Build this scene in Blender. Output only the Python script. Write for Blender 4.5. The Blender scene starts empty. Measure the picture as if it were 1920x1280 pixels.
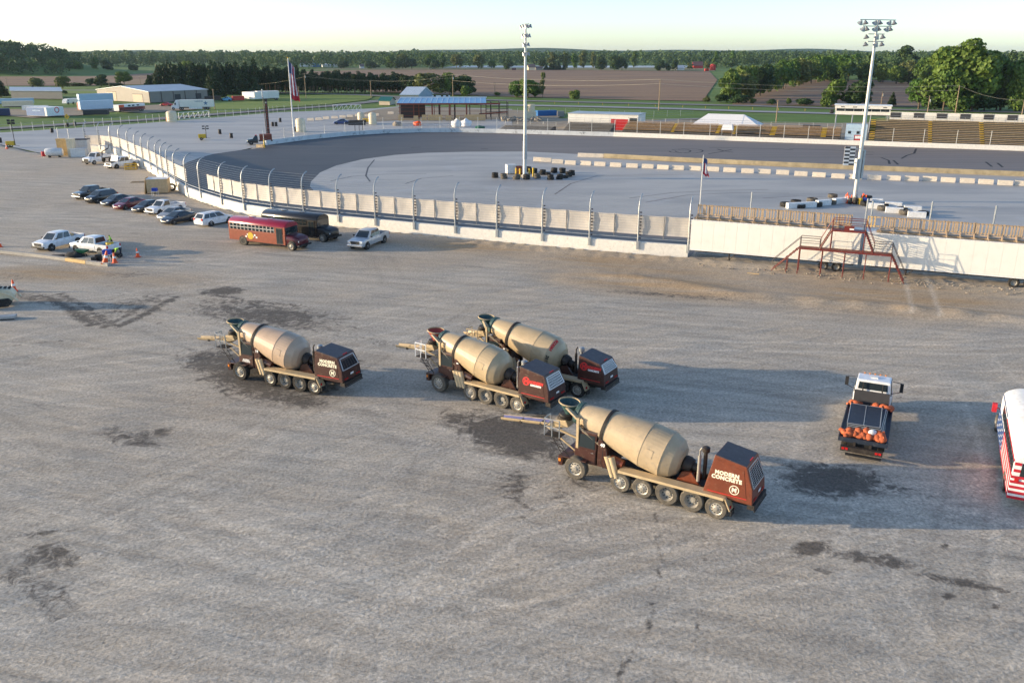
import bpy, bmesh, math, random
import numpy as np
from mathutils import Vector, Matrix
random.seed(7); RNG = np.random.default_rng(11)
PI = math.pi; R = math.radians
SC = bpy.context.scene; COL = SC.collection

# ---------------- camera, sky, sun, exposure ----------------
CAM_H = 21.5; FOC = 1600.0; PITCH = math.atan(543/FOC)
cam = bpy.data.cameras.new('camera'); camo = bpy.data.objects.new('camera', cam); COL.objects.link(camo)
camo.location = (0, 0, CAM_H); camo.rotation_euler = (PI/2-PITCH, 0, 0)
cam.sensor_width = 36; cam.lens = 36*FOC/1920; cam.clip_end = 30000; cam.clip_start = .5
SC.camera = camo
SUN_EL = R(9.2); SUN_DIR = (-1, .035)            # horizontal direction from the scene towards the sun
w = bpy.data.worlds.new('World'); SC.world = w; w.use_nodes = True
nt = w.node_tree; bg = nt.nodes['Background']
sky = nt.nodes.new('ShaderNodeTexSky'); sky.sky_type = 'NISHITA'; sky.sun_disc = False
sky.sun_elevation = SUN_EL; sky.sun_rotation = math.atan2(SUN_DIR[0], SUN_DIR[1])
sky.air_density = .64; sky.dust_density = .75; sky.ozone_density = 1.35; sky.altitude = 200
nt.links.new(sky.outputs[0], bg.inputs[0]); bg.inputs[1].default_value = .135
sl = bpy.data.lights.new('sun', 'SUN'); so = bpy.data.objects.new('sun', sl); COL.objects.link(so)
sl.energy = 2.9; sl.angle = R(.6); sl.color = (1, .79, .52)
so.rotation_euler = Vector((SUN_DIR[0]*math.cos(SUN_EL), SUN_DIR[1]*math.cos(SUN_EL), math.sin(SUN_EL))).to_track_quat('Z', 'Y').to_euler()
so.location = (-60, 40, 60)
vs = SC.view_settings; vs.view_transform = 'Standard'; vs.look = 'None'; vs.gamma = 1; vs.use_curve_mapping = False
vs.exposure = 1.36
SC.cycles.max_bounces = 5; SC.cycles.diffuse_bounces = 2; SC.cycles.transparent_max_bounces = 8; SC.cycles.volume_bounces = 0

# ---------------- measured places ----------------
_S, _C = math.sin(PITCH), math.cos(PITCH)
def ray(u, v):
    a = (u-960)/FOC; b = (v-640)/FOC
    return Vector((a, _C-b*_S, -(_S+b*_C)))
def G(u, v, z=0.0):                                # a point of the ground surveyed from the photograph
    d = ray(u, v); t = (z-CAM_H)/d.z
    return Vector((d.x*t, d.y*t, z))
def height(u, v0, v1):
    b = G(u, v0); d = ray(u, v1)
    return CAM_H+d.z*b.y/d.y
class Frame:                                       # a vertical reference plane through two ground points
    def __init__(s, a, b):
        s.o = Vector(a); e = Vector(b)-s.o; e.z = 0; s.len = e.length
        s.e = e/s.len; s.n = Vector((-s.e.y, s.e.x, 0)); s.a = math.atan2(s.e.y, s.e.x)
    def at(s, x, off=0, z=0): return s.o+s.e*x+s.n*off+Vector((0, 0, z))
    def sz(s, u, v, off=0):
        d = ray(u, v); t = (s.n.x*s.o.x+s.n.y*s.o.y+off)/(s.n.x*d.x+s.n.y*d.y)
        q = Vector((d.x*t, d.y*t, 0))-s.o
        return q.dot(s.e), CAM_H+d.z*t

# ---------------- mesh and object helpers ----------------
def vec(p): return Vector(p)
class M:
    def __init__(s): s.v = []; s.f = []; s.mi = []; s.m = 0
    def add(s, vs_, fs):
        o = len(s.v); s.v += [tuple(p) for p in vs_]
        for f in fs: s.f.append(tuple(o+i for i in f)); s.mi.append(s.m)
        return s
    def hexa(s, p):       # p: 8 points, bottom ring 0-3, top ring 4-7
        return s.add(p, [(3, 2, 1, 0), (4, 5, 6, 7), (0, 1, 5, 4), (1, 2, 6, 5), (2, 3, 7, 6), (3, 0, 4, 7)])
    def box(s, x0, x1, y0, y1, z0, z1, tx=0, ty=0):
        return s.hexa([(x0, y0, z0), (x1, y0, z0), (x1, y1, z0), (x0, y1, z0), (x0+tx, y0+ty, z1), (x1-tx, y0+ty, z1), (x1-tx, y1-ty, z1), (x0+tx, y1-ty, z1)])
    def rbox(s, c, d, ang=0, tilt=0):
        mt = Matrix.Translation(c) @ Matrix.Rotation(ang, 4, 'Z') @ Matrix.Rotation(tilt, 4, 'Y')
        x, y, z = d[0]/2, d[1]/2, d[2]/2
        return s.hexa([mt @ Vector(q) for q in [(-x, -y, -z), (x, -y, -z), (x, y, -z), (-x, y, -z), (-x, -y, z), (x, -y, z), (x, y, z), (-x, y, z)]])
    def prism(s, prof, y0, y1, y0t=None, y1t=None):   # profile in (x,z), extruded in y
        n = len(prof); zs = [q[1] for q in prof]; a, b = min(zs), max(zs)
        y0t = y0 if y0t is None else y0t; y1t = y1 if y1t is None else y1t
        k = lambda z: (z-a)/(b-a)
        vs_ = [(x, y0+(y0t-y0)*k(z), z) for x, z in prof]+[(x, y1+(y1t-y1)*k(z), z) for x, z in prof]
        fs = [tuple(range(n)), tuple(range(2*n-1, n-1, -1))]+[(i, i+n, (i+1) % n+n, (i+1) % n) for i in range(n)]
        return s.add(vs_, fs)
    def slab(s, poly, z0, z1):
        n = len(poly)
        return s.add([(x, y, z0) for x, y in poly]+[(x, y, z1) for x, y in poly], [tuple(range(n-1, -1, -1)), tuple(range(n, 2*n))]+[(i, (i+1) % n, (i+1) % n+n, i+n) for i in range(n)])
    def tube(s, p, q, r, r1=None, n=6, cap=True):
        p, q = Vector(p), Vector(q); r1 = r if r1 is None else r1
        ax = (q-p).normalized(); t = ax.cross(Vector((0, 0, 1)))
        if t.length < 1e-3: t = Vector((1, 0, 0))
        t.normalize(); b = ax.cross(t)
        vs_ = [p+(t*math.cos(2*PI*i/n)+b*math.sin(2*PI*i/n))*r for i in range(n)]+[q+(t*math.cos(2*PI*i/n)+b*math.sin(2*PI*i/n))*r1 for i in range(n)]
        fs = [(i, (i+1) % n, (i+1) % n+n, i+n) for i in range(n)]
        if cap: fs += [tuple(range(n-1, -1, -1)), tuple(range(n, 2*n))]
        return s.add(vs_, fs)
    def path(s, pts, r, n=5):
        for a, b in zip(pts, pts[1:]): s.tube(a, b, r, n=n)
        return s
    def lathe(s, prof, o=(0, 0, 0), ax=(0, 0, 1), n=16, closed=False, caps=True):   # prof: (radius, height)
        o, ax = Vector(o), Vector(ax).normalized(); t = ax.cross(Vector((0, 0, 1)))
        if t.length < 1e-3: t = Vector((1, 0, 0))
        t.normalize(); b = t.cross(ax); vs_ = []; k = len(prof)
        for r, h in prof:
            vs_ += [o+ax*h+(t*math.cos(2*PI*i/n)+b*math.sin(2*PI*i/n))*r for i in range(n)]
        fs = [(j*n+i, j*n+(i+1) % n, (j+1) % k*n+(i+1) % n, (j+1) % k*n+i) for j in range(k if closed else k-1) for i in range(n)]
        if not closed and caps:
            if prof[0][0] > 1e-3: fs.append(tuple(range(n-1, -1, -1)))
            if prof[-1][0] > 1e-3: fs.append(tuple(range((k-1)*n, k*n)))
        return s.add(vs_, fs)
    def loft(s, rings, cap=True):
        n = len(rings[0]); vs_ = [p for r in rings for p in r]
        fs = [(j*n+i, j*n+(i+1) % n, (j+1)*n+(i+1) % n, (j+1)*n+i) for j in range(len(rings)-1) for i in range(n)]
        if cap: fs += [tuple(range(n-1, -1, -1)), tuple(range((len(rings)-1)*n, len(rings)*n))]
        return s.add(vs_, fs)
    def plate(s, a, b, c, d, u0=0, u1=1, v0=0, v1=1, off=.006, th=.02):   # pane laid on the face a-b-c-d (a,b bottom; d,c top)
        a, b, c, d = map(Vector, (a, b, c, d)); nrm = (b-a).cross(d-a).normalized()
        f = lambda u, v: (a*(1-u)+b*u)*(1-v)+(d*(1-u)+c*u)*v
        q = [f(u0, v0), f(u1, v0), f(u1, v1), f(u0, v1)]
        return s.hexa([p-nrm*th for p in q]+[p+nrm*off for p in q])
    def ball(s, c, r, n=8, m=5, sq=1):
        rx, ry, rz = r if hasattr(r, '__len__') else (r, r, r)
        vs_ = [(c[0], c[1], c[2]-rz)]; fs = []
        for j in range(1, m):
            a = -PI/2+PI*j/m
            vs_ += [(c[0]+rx*math.cos(a)*math.cos(2*PI*i/n), c[1]+ry*math.cos(a)*math.sin(2*PI*i/n), c[2]+rz*math.sin(a)) for i in range(n)]
        vs_.append((c[0], c[1], c[2]+rz)); L = len(vs_)-1
        for i in range(n):
            fs.append((0, 1+(i+1) % n, 1+i)); fs.append((L, L-n+i, L-n+(i+1) % n))
            for j in range(m-2): fs.append((1+j*n+i, 1+j*n+(i+1) % n, 1+(j+1)*n+(i+1) % n, 1+(j+1)*n+i))
        return s.add(vs_, fs)
    def build(s, name, mat, parent=None, smooth=None, bevel=0, kind=None, fix=True):
        me = bpy.data.meshes.new(name); me.from_pydata(s.v, [], s.f)
        for m_ in (mat if isinstance(mat, (list, tuple)) else [mat]): me.materials.append(m_)
        if any(s.mi): me.polygons.foreach_set('material_index', s.mi)
        if fix or bevel:
            bm = bmesh.new(); bm.from_mesh(me)
            if fix: bmesh.ops.recalc_face_normals(bm, faces=bm.faces)
            if bevel:
                ed = [e for e in bm.edges if len(e.link_faces) == 2 and e.calc_face_angle(0) > .5]
                bmesh.ops.bevel(bm, geom=ed, offset=bevel, segments=2, affect='EDGES', profile=.6, clamp_overlap=True)
            bm.to_mesh(me); bm.free()
        if smooth:
            me.polygons.foreach_set('use_smooth', [True]*len(me.polygons)); me.set_sharp_from_angle(angle=R(smooth))
        o = bpy.data.objects.new(name, me); COL.objects.link(o)
        if parent: o.parent = parent
        if kind: o['kind'] = kind
        return o
def part(name, m, mat, parent, smooth=None, **k): return m.build(name, mat, parent, smooth, **k)
def tag(o, label, cat, group=None):
    o['label'] = label; o['category'] = cat
    if group: o['group'] = group
    return o
def thing(name, label, cat, loc=(0, 0, 0), rz=0, group=None):
    o = bpy.data.objects.new(name, None); COL.objects.link(o); o.empty_display_size = .2
    o.location = loc; o.rotation_euler = (0, 0, rz); return tag(o, label, cat, group)
def dup(root, loc, rz=None, label=None, scale=None, recolor=None, group=None):
    def rec(o, par):
        c = o.copy(); COL.objects.link(c)
        if par: c.parent = par
        if recolor and c.type == 'MESH':
            for i, sl_ in enumerate(o.material_slots):
                if sl_.material and sl_.material.name in recolor:
                    c.material_slots[i].link = 'OBJECT'; c.material_slots[i].material = recolor[sl_.material.name]
        for ch in o.children: rec(ch, c)
        return c
    c = rec(root, None); c.location = loc
    if rz is not None: c.rotation_euler = (0, 0, rz)
    if label: c['label'] = label
    if group: c['group'] = group
    if scale: c.scale = scale if hasattr(scale, '__len__') else (scale,)*3
    return c
def struct(name, m, mat, smooth=None):
    return m.build(name, mat, None, smooth, kind='structure')
ORD = 'first second third fourth fifth sixth seventh eighth ninth tenth eleventh twelfth thirteenth fourteenth fifteenth sixteenth seventeenth eighteenth nineteenth'.split()
TENS = ['', '', 'twent', 'thirt', 'fort', 'fift', 'sixt', 'sevent', 'eight', 'ninet']
def nth(i):
    if i < 19: return ORD[i]
    k = i+1
    if k % 10 == 0: return TENS[k//10]+'ieth'
    return TENS[k//10]+'y-'+ORD[k % 10-1]

# ---------------- materials ----------------
def nodes(name):
    m = bpy.data.materials.new(name); m.use_nodes = True
    t = m.node_tree; return m, t, t.nodes['Principled BSDF'], (lambda k: t.nodes.new('ShaderNode'+k)), t.links.new
def noise(N, L, co, scale, detail=3, rough=.55, dist=0):
    n = N('TexNoise'); n.inputs['Scale'].default_value = scale; n.inputs['Detail'].default_value = detail
    n.inputs['Roughness'].default_value = rough; n.inputs['Distortion'].default_value = dist; L(co, n.inputs['Vector']); return n.outputs['Fac']
def remap(N, L, x, a, b, c, d, smooth=False):
    n = N('MapRange'); n.inputs[1].default_value = a; n.inputs[2].default_value = b; n.inputs[3].default_value = c; n.inputs[4].default_value = d
    if smooth: n.interpolation_type = 'SMOOTHSTEP'
    L(x, n.inputs[0]); return n.outputs[0]
def math2(N, L, op, a, b):
    n = N('Math'); n.operation = op
    for i, x in enumerate((a, b)):
        if isinstance(x, (int, float)): n.inputs[i].default_value = x
        else: L(x, n.inputs[i])
    return n.outputs[0]
def mixc(N, L, f, a, b, mode='MIX'):
    n = N('Mix'); n.data_type = 'RGBA'; n.blend_type = mode
    for i, x in ((0, f), (6, a), (7, b)):
        if isinstance(x, (int, float)): n.inputs[i].default_value = x
        elif isinstance(x, tuple): n.inputs[i].default_value = (*x, 1)
        else: L(x, n.inputs[i])
    return n.outputs[2]
def pm(name, col, rough=.55, metal=0, var=.14, scale=2.5, dirt=None, dirt_amt=.35, bump=0, bscale=20, coat=0, spec=.4):
    m, t, P, N, L = nodes(name); tc = N('TexCoord').outputs['Object']
    f = noise(N, L, tc, scale, 4, .6); k = remap(N, L, f, .3, .7, 1-var, 1+var)
    c = mixc(N, L, 1.0, col, k, 'MULTIPLY')
    if dirt:
        d = remap(N, L, noise(N, L, tc, scale*1.7, 6, .7, .4), .52, .74, 0, dirt_amt, True); c = mixc(N, L, d, c, dirt)
    L(c, P.inputs['Base Color']); P.inputs['Roughness'].default_value = rough; P.inputs['Metallic'].default_value = metal
    P.inputs['Specular IOR Level'].default_value = spec; P.inputs['Coat Weight'].default_value = coat; P.inputs['Coat Roughness'].default_value = .12
    if bump:
        b = N('Bump'); b.inputs['Strength'].default_value = bump; b.inputs['Distance'].default_value = .05
        L(noise(N, L, tc, bscale, 4, .6), b.inputs['Height']); L(b.outputs[0], P.inputs['Normal'])
    return m
TAN = (.42, .33, .22); DUST = (.36, .31, .25)
MT = {}
def mk(key, *a, **k): MT[key] = pm(key, *a, **k); return MT[key]
mk('white_paint', (.78, .78, .76), .4, dirt=DUST, dirt_amt=.25)
mk('white_wall', (.78, .75, .68), .75, var=.08, dirt=(.45, .4, .32), dirt_amt=.6, bump=.2)
mk('white_trailer_skin', (.8, .78, .72), .45, var=.04, scale=.8, dirt=(.62, .58, .5), dirt_amt=.25)
mk('white_plastic', (.8, .8, .79), .5)
mk('car_white', (.78, .79, .8), .3, coat=.6, dirt=DUST, dirt_amt=.15)
mk('car_black', (.012, .013, .015), .28, coat=.7, var=.05, dirt=(.1, .09, .07), dirt_amt=.3)
mk('car_navy', (.015, .02, .03), .28, coat=.7, var=.05)
mk('car_grey', (.05, .055, .06), .3, .3, coat=.6)
mk('car_silver', (.36, .35, .33), .3, .5, coat=.5)
mk('pickup_silver', (.5, .52, .54), .3, .3, coat=.5)
mk('car_maroon', (.16, .012, .02), .28, coat=.7)
mk('car_blue', (.03, .06, .2), .3, coat=.6)
mk('car_red', (.5, .03, .03), .35, coat=.4)
mk('car_sky', (.12, .42, .68), .4)
mk('glass', (.02, .03, .035), .06, 0, var=.05, spec=.8)
mk('tyre', (.022, .021, .02), .85, var=.2, dirt=(.22, .19, .15), dirt_amt=.5)
mk('tyre_dusty', (.1, .09, .075), .9, var=.25, dirt=(.32, .27, .2), dirt_amt=.8)
mk('alloy', (.4, .4, .39), .4, .6, dirt=DUST, dirt_amt=.4)
mk('steel_rim', (.36, .34, .3), .5, .3, dirt=DUST, dirt_amt=.5)
mk('black_plastic', (.02, .02, .021), .6)
mk('dark_iron', (.035, .028, .024), .6, var=.3, dirt=(.2, .16, .12), dirt_amt=.4)
mk('headlight', (.75, .78, .8), .12)
mk('taillight', (.55, .02, .02), .25)
mk('amber_lens', (.8, .25, .03), .3)
mk('mixer_brown', (.055, .018, .013), .42, coat=.2, var=.2, dirt=(.22, .17, .12), dirt_amt=.5)
mk('mixer_rust_brown', (.17, .042, .018), .45, coat=.15, var=.15, dirt=(.3, .2, .13), dirt_amt=.3)
mk('mixer_roof', (.075, .058, .056), .32, var=.2, dirt=(.22, .2, .18), dirt_amt=.35)
mk('tan_paint', (.52, .4, .24), .5, var=.12, dirt=(.36, .3, .22), dirt_amt=.5)
mk('teal_steel', (.035, .085, .085), .6, var=.3, dirt=(.3, .28, .24), dirt_amt=.5)
mk('red_lining', (.4, .06, .04), .6)
mk('chute_blue', (.12, .13, .3), .5)
mk('chrome', (.6, .6, .6), .22, .9)
mk('letter_cream', (.85, .8, .62), .5, var=.02); mk('letter_red', (.62, .03, .03), .5, var=.02); mk('letter_white', (.85, .85, .83), .5, var=.02)
mk('letter_black', (.03, .03, .03), .5, var=.02); mk('letter_pale_blue', (.5, .7, .85), .5, var=.02); mk('letter_grey_blue', (.12, .22, .35), .5, var=.02)
mk('bus_hood', (.09, .01, .016), .3, coat=.4); mk('bus_maroon', (.27, .065, .032), .42, coat=.25, dirt=(.3, .14, .08), dirt_amt=.4)
mk('bus_roof_red', (.28, .012, .035), .3, coat=.4, var=.08)
mk('bus_black', (.012, .012, .013), .35, coat=.4)
mk('flag_red', (.48, .02, .035), .65); mk('flag_blue', (.03, .07, .2), .5); mk('flag_white', (.78, .78, .78), .5)
mk('galvanised', (.42, .44, .45), .45, .6, var=.1)
mk('pole_steel', (.6, .6, .56), .5, .25, var=.06)
mk('lamp_head', (.35, .36, .36), .4, .6)
mk('tarp', (.57, .53, .48), .7, var=.09, scale=.7, dirt=(.5, .44, .35), dirt_amt=.45, bump=.35, bscale=1.6)
mk('tarp_seam', (.24, .23, .21), .8)
mk('wood_weathered', (.42, .31, .2), .8, var=.28, scale=3)
mk('wood_new', (.58, .4, .18), .75, var=.2)
mk('plywood', (.58, .42, .24), .8, var=.15)
mk('osb', (.6, .4, .2), .8, var=.25, scale=6)
mk('scaffold_red', (.15, .022, .018), .5, dirt=(.2, .09, .06))
mk('rust_steel', (.22, .055, .03), .6, var=.25)
mk('dark_steel', (.05, .035, .035), .55)
mk('concrete', (.38, .36, .32), .85, var=.12, scale=1.5, dirt=(.34, .31, .27), bump=.3)
mk('barrier_concrete', (.66, .58, .47), .85, var=.12, dirt=(.45, .38, .3), bump=.3)
mk('pit_wall_concrete', (.42, .34, .21), .85, var=.25, scale=.6, dirt=(.2, .17, .13), dirt_amt=.6)
mk('wall_pale', (.6, .62, .62), .75, var=.08, scale=.5, dirt=(.06, .07, .08), dirt_amt=.75)
mk('yellow_paint', (.65, .42, .03), .5, dirt=(.4, .28, .1))
mk('orange', (.85, .1, .02), .5, var=.1); mk('sandbag_orange', (.5, .12, .045), .75, var=.3, scale=5)
mk('hivis', (.45, .85, .06), .6); mk('skin', (.35, .2, .13), .6); mk('cloth_dark', (.03, .035, .05), .85); mk('cloth_grey', (.2, .2, .2), .85); mk('hair', (.02, .015, .01), .8)
mk('green_plastic', (.01, .12, .06), .5); mk('blue_plastic', (.02, .06, .4), .45)
mk('trailer_blue', (.005, .11, .33), .5); mk('trailer_pale_blue', (.42, .56, .68), .5, var=.08); mk('trailer_navy', (.02, .035, .1), .5)
mk('metal_siding', (.25, .23, .205), .6, var=.06, scale=.4); mk('siding_shadow', (.3, .27, .23), .7)
mk('metal_roof', (.4, .44, .48), .4, .3, var=.1, scale=.3)
mk('roof_blue', (.17, .38, .6), .4, .1, var=.06, scale=.3); mk('roof_white', (.72, .76, .8), .4, .1); mk('shed_wall_tan', (.5, .42, .32), .7); mk('shed_wall_blue', (.3, .38, .46), .7)
mk('roof_green', (.01, .12, .1), .5); mk('roof_dark', (.09, .075, .08), .8); mk('roof_maroon', (.13, .06, .06), .7); mk('barn_red', (.5, .04, .03), .7)
mk('tank_cream', (.7, .6, .42), .5); mk('tank_white', (.68, .68, .66), .45)
mk('bench_grey', (.26, .25, .235), .6, .2, var=.15); mk('bench_wood', (.46, .29, .14), .75, var=.25, scale=1.5); mk('bench_gold', (.47, .35, .19), .7, var=.2, scale=1.5)
mk('stand_dark', (.09, .08, .07), .9, var=.3)
mk('tent_white', (.82, .81, .8), .6, var=.03)
mk('bark', (.11, .085, .06), .9, var=.3); mk('bark_pine', (.19, .13, .085), .9, var=.3); mk('utility_wood', (.3, .22, .14), .85, var=.2)
mk('rubble', (.3, .26, .21), .9, var=.4, scale=1)
mk('asphalt_pile', (.03, .03, .032), .95, var=.4, scale=6)
mk('wire', (.3, .3, .3), .6); mk('wire_pale', (.55, .5, .38), .6)
mk('screen_black', (.05, .05, .055), .6)
def leafmat(name, col, var=.35, warm=(.16, .2, .05), trans=.22):
    m, t, P, N, L = nodes(name); tc = N('TexCoord').outputs['Object']; oi = N('ObjectInfo')
    f = noise(N, L, tc, .45, 3, .6); k = remap(N, L, f, .3, .7, 1-var, 1+var)
    g = noise(N, L, tc, 2.5, 2, .6); k = math2(N, L, 'MULTIPLY', k, remap(N, L, g, .3, .7, .75, 1.25))
    base = mixc(N, L, remap(N, L, oi.outputs['Random'], 0, 1, 0, .45), col, warm)
    c = mixc(N, L, 1.0, base, k, 'MULTIPLY'); L(c, P.inputs['Base Color']); P.inputs['Roughness'].default_value = .6; P.inputs['Specular IOR Level'].default_value = .2
    tr = N('BsdfTranslucent'); L(c, tr.inputs[0]); mx = N('MixShader'); mx.inputs[0].default_value = trans
    L(P.outputs[0], mx.inputs[1]); L(tr.outputs[0], mx.inputs[2]); L(mx.outputs[0], t.nodes['Material Output'].inputs[0]); MT[name] = m; return m
leafmat('leaf_green', (.085, .17, .03)); leafmat('leaf_bright', (.12, .19, .035)); leafmat('leaf_dark', (.045, .09, .03), warm=(.07, .1, .03))
leafmat('leaf_olive', (.13, .15, .05)); leafmat('needle', (.03, .06, .024), warm=(.05, .075, .03), trans=.1); leafmat('leaf_far', (.075, .125, .045), .4, warm=(.075, .125, .045))
# ---------------- ground materials ----------------
def ground_mat(name, cols, scale=(1, 1), rough=.9, bump=.4, fine=8, ang=0, extra=None, spec=.25, grain=.16):
    m, t, P, N, L = nodes(name); co = N('TexCoord').outputs['Object']
    mp = N('Mapping'); mp.inputs['Scale'].default_value = (scale[0], scale[1], 1); mp.inputs['Rotation'].default_value = (0, 0, ang); L(co, mp.inputs[0])
    f = noise(N, L, mp.outputs[0], 1, 6, .65, .3); r = N('ValToRGB'); L(remap(N, L, f, .28, .72, 0, 1), r.inputs[0])
    e = r.color_ramp.elements; e[0].color = (*cols[0], 1); e[1].color = (*cols[-1], 1)
    for i, c in enumerate(cols[1:-1]): q = e.new((i+1)/(len(cols)-1)); q.color = (*c, 1)
    g = noise(N, L, co, fine, 4, .7); c = mixc(N, L, 1.0, r.outputs[0], remap(N, L, g, .25, .75, 1-grain, 1+grain), 'MULTIPLY')
    if extra: c = extra(N, L, co, c)
    L(c, P.inputs['Base Color']); P.inputs['Roughness'].default_value = rough; P.inputs['Specular IOR Level'].default_value = spec
    if bump:
        b = N('Bump'); b.inputs['Strength'].default_value = bump; b.inputs['Distance'].default_value = .06
        L(math2(N, L, 'ADD', g, f), b.inputs['Height']); L(b.outputs[0], P.inputs['Normal'])
    MT[name] = m; return m
ground_mat('grass', [(.07, .13, .025), (.11, .19, .035), (.16, .22, .05)], (.02, .06), fine=1.2, bump=.6)
ground_mat('meadow', [(.12, .2, .035), (.18, .25, .05), (.26, .28, .08)], (.02, .12), fine=1.5, bump=.6)
ground_mat('far_grass', [(.16, .17, .07), (.24, .22, .11), (.12, .15, .05)], (.004, .03), fine=.3, bump=0)
def furrows(N, L, co, c):
    wv = N('TexWave'); wv.bands_direction = 'Y'; wv.inputs['Scale'].default_value = .09; wv.inputs['Distortion'].default_value = 5; wv.inputs['Detail'].default_value = 2; wv.inputs['Detail Scale'].default_value = .25; L(co, wv.inputs[0])
    return mixc(N, L, 1.0, c, remap(N, L, wv.outputs['Fac'], 0, 1, .84, 1.14), 'MULTIPLY')
ground_mat('ploughed', [(.185, .115, .078), (.225, .14, .09), (.3, .19, .11), (.2, .125, .085)], (.006, .03), fine=.5, bump=.5, extra=furrows)
ground_mat('tan_field', [(.26, .17, .1), (.32, .22, .13)], (.01, .05), fine=.4, bump=.2)
def sun_tint_grooves(N, L, co, c):      # grazing sun painted in as lighter, browner paving rightward; streaked rubber grooves
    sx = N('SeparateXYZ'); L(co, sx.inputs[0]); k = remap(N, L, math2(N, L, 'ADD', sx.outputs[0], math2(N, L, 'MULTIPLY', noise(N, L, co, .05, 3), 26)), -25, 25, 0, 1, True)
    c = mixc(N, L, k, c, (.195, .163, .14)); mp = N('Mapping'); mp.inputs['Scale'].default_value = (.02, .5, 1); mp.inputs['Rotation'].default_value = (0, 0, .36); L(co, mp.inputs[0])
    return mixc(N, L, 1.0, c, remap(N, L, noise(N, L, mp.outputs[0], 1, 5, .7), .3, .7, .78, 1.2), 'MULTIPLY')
ground_mat('asphalt', [(.05, .052, .058), (.068, .068, .072), (.085, .082, .082)], (.06, .3), fine=14, rough=.6, bump=.1, spec=.4, ang=.35, grain=.1, extra=sun_tint_grooves)
ground_mat('road_grey', [(.2, .195, .185), (.26, .25, .235)], (.05, .3), fine=6, rough=.8, bump=.1)
ground_mat('road_pale', [(.3, .31, .32), (.36, .36, .36)], (.05, .3), fine=6, rough=.8, bump=.1)
ground_mat('dirt', [(.24, .19, .14), (.34, .28, .2), (.3, .24, .17)], (.12, .3), fine=3, bump=.5)
def joints(N, L, co, c):
    d = noise(N, L, co, .11, 4, .6); s = remap(N, L, d, .56, .66, 0, .3, True)
    return mixc(N, L, s, c, (.5, .5, .5))
ground_mat('apron_concrete', [(.3, .295, .285), (.38, .37, .35), (.47, .45, .41), (.36, .355, .345)], (.02, .11), rough=.6, fine=3, bump=.12, spec=.45, extra=joints, ang=.12, grain=.06)
ground_mat('infield_concrete', [(.3, .295, .285), (.37, .36, .34), (.47, .45, .41), (.35, .345, .335)], (.03, .1), rough=.6, fine=3, bump=.12, spec=.45, extra=joints, ang=-.1, grain=.06)
ground_mat('mist_pale', [(.5, .56, .6), (.6, .64, .66)], (.01, .05), rough=.4, bump=0, fine=1)  # pale tone standing in for mist
# gravel: pale crushed stone with darker wet ground, painted shade and tan dirt where the lot has them
def gravel_mat():
    m, t, P, N, L = nodes('gravel'); co = N('TexCoord').outputs['Object']
    def stretched(ang, sx, sy, d=5):
        mp = N('Mapping'); mp.vector_type = 'TEXTURE'; mp.inputs['Rotation'].default_value = (0, 0, ang); mp.inputs['Scale'].default_value = (sx, sy, 1); L(co, mp.inputs[0])
        return noise(N, L, mp.outputs[0], 1, d, .62, .25)
    s1 = stretched(R(-14), 9, 1.1); s2 = stretched(R(24), 14, 1.6); big = noise(N, L, co, .05, 4, .6)
    grain = noise(N, L, co, 5.5, 5, .75); vo = N('TexVoronoi'); vo.inputs['Scale'].default_value = 9; L(co, vo.inputs['Vector'])
    c = mixc(N, L, remap(N, L, s1, .36, .64, 0, 1), (.35, .315, .262), (.56, .505, .418))
    c = mixc(N, L, remap(N, L, s2, .4, .7, 0, .7), c, (.43, .392, .335))
    c = mixc(N, L, remap(N, L, big, .35, .7, 0, .6), c, (.47, .39, .295))
    at = N('Attribute'); at.attribute_name = 'tan'
    tn = math2(N, L, 'MULTIPLY', at.outputs['Fac'], remap(N, L, s1, .3, .6, .4, 1.2))
    c = mixc(N, L, tn, c, (.42, .3, .18))
    a3 = N('Attribute'); a3.attribute_name = 'pale'; c = mixc(N, L, math2(N, L, 'MULTIPLY', a3.outputs['Fac'], remap(N, L, grain, .35, .65, .35, 1)), c, (.75, .67, .55))
    a4 = N('Attribute'); a4.attribute_name = 'rut'; c = mixc(N, L, 1.0, c, remap(N, L, a4.outputs['Fac'], 0, 1, 1, .62), 'MULTIPLY')
    a2 = N('Attribute'); a2.attribute_name = 'wet'  # wet ground together with the painted shade patches
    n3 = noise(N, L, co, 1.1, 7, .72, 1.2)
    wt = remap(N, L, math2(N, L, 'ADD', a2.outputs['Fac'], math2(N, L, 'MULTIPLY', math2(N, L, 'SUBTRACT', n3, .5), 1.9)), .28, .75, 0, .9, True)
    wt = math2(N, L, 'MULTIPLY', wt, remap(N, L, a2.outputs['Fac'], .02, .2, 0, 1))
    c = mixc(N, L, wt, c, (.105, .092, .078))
    c = mixc(N, L, 1.0, c, remap(N, L, grain, .25, .75, .58, 1.42), 'MULTIPLY')
    c = mixc(N, L, 1.0, c, remap(N, L, vo.outputs['Color'], 0, 1, .82, 1.18), 'MULTIPLY')
    L(c, P.inputs['Base Color']); P.inputs['Roughness'].default_value = .9; P.inputs['Specular IOR Level'].default_value = .2
    b = N('Bump'); b.inputs['Strength'].default_value = .85; b.inputs['Distance'].default_value = 1
    hh = math2(N, L, 'ADD', math2(N, L, 'MULTIPLY', grain, .045), math2(N, L, 'ADD', math2(N, L, 'MULTIPLY', s1, .2), math2(N, L, 'MULTIPLY', s2, .16))); L(hh, b.inputs['Height']); L(b.outputs[0], P.inputs['Normal'])
    MT['gravel'] = m
gravel_mat()

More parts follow.
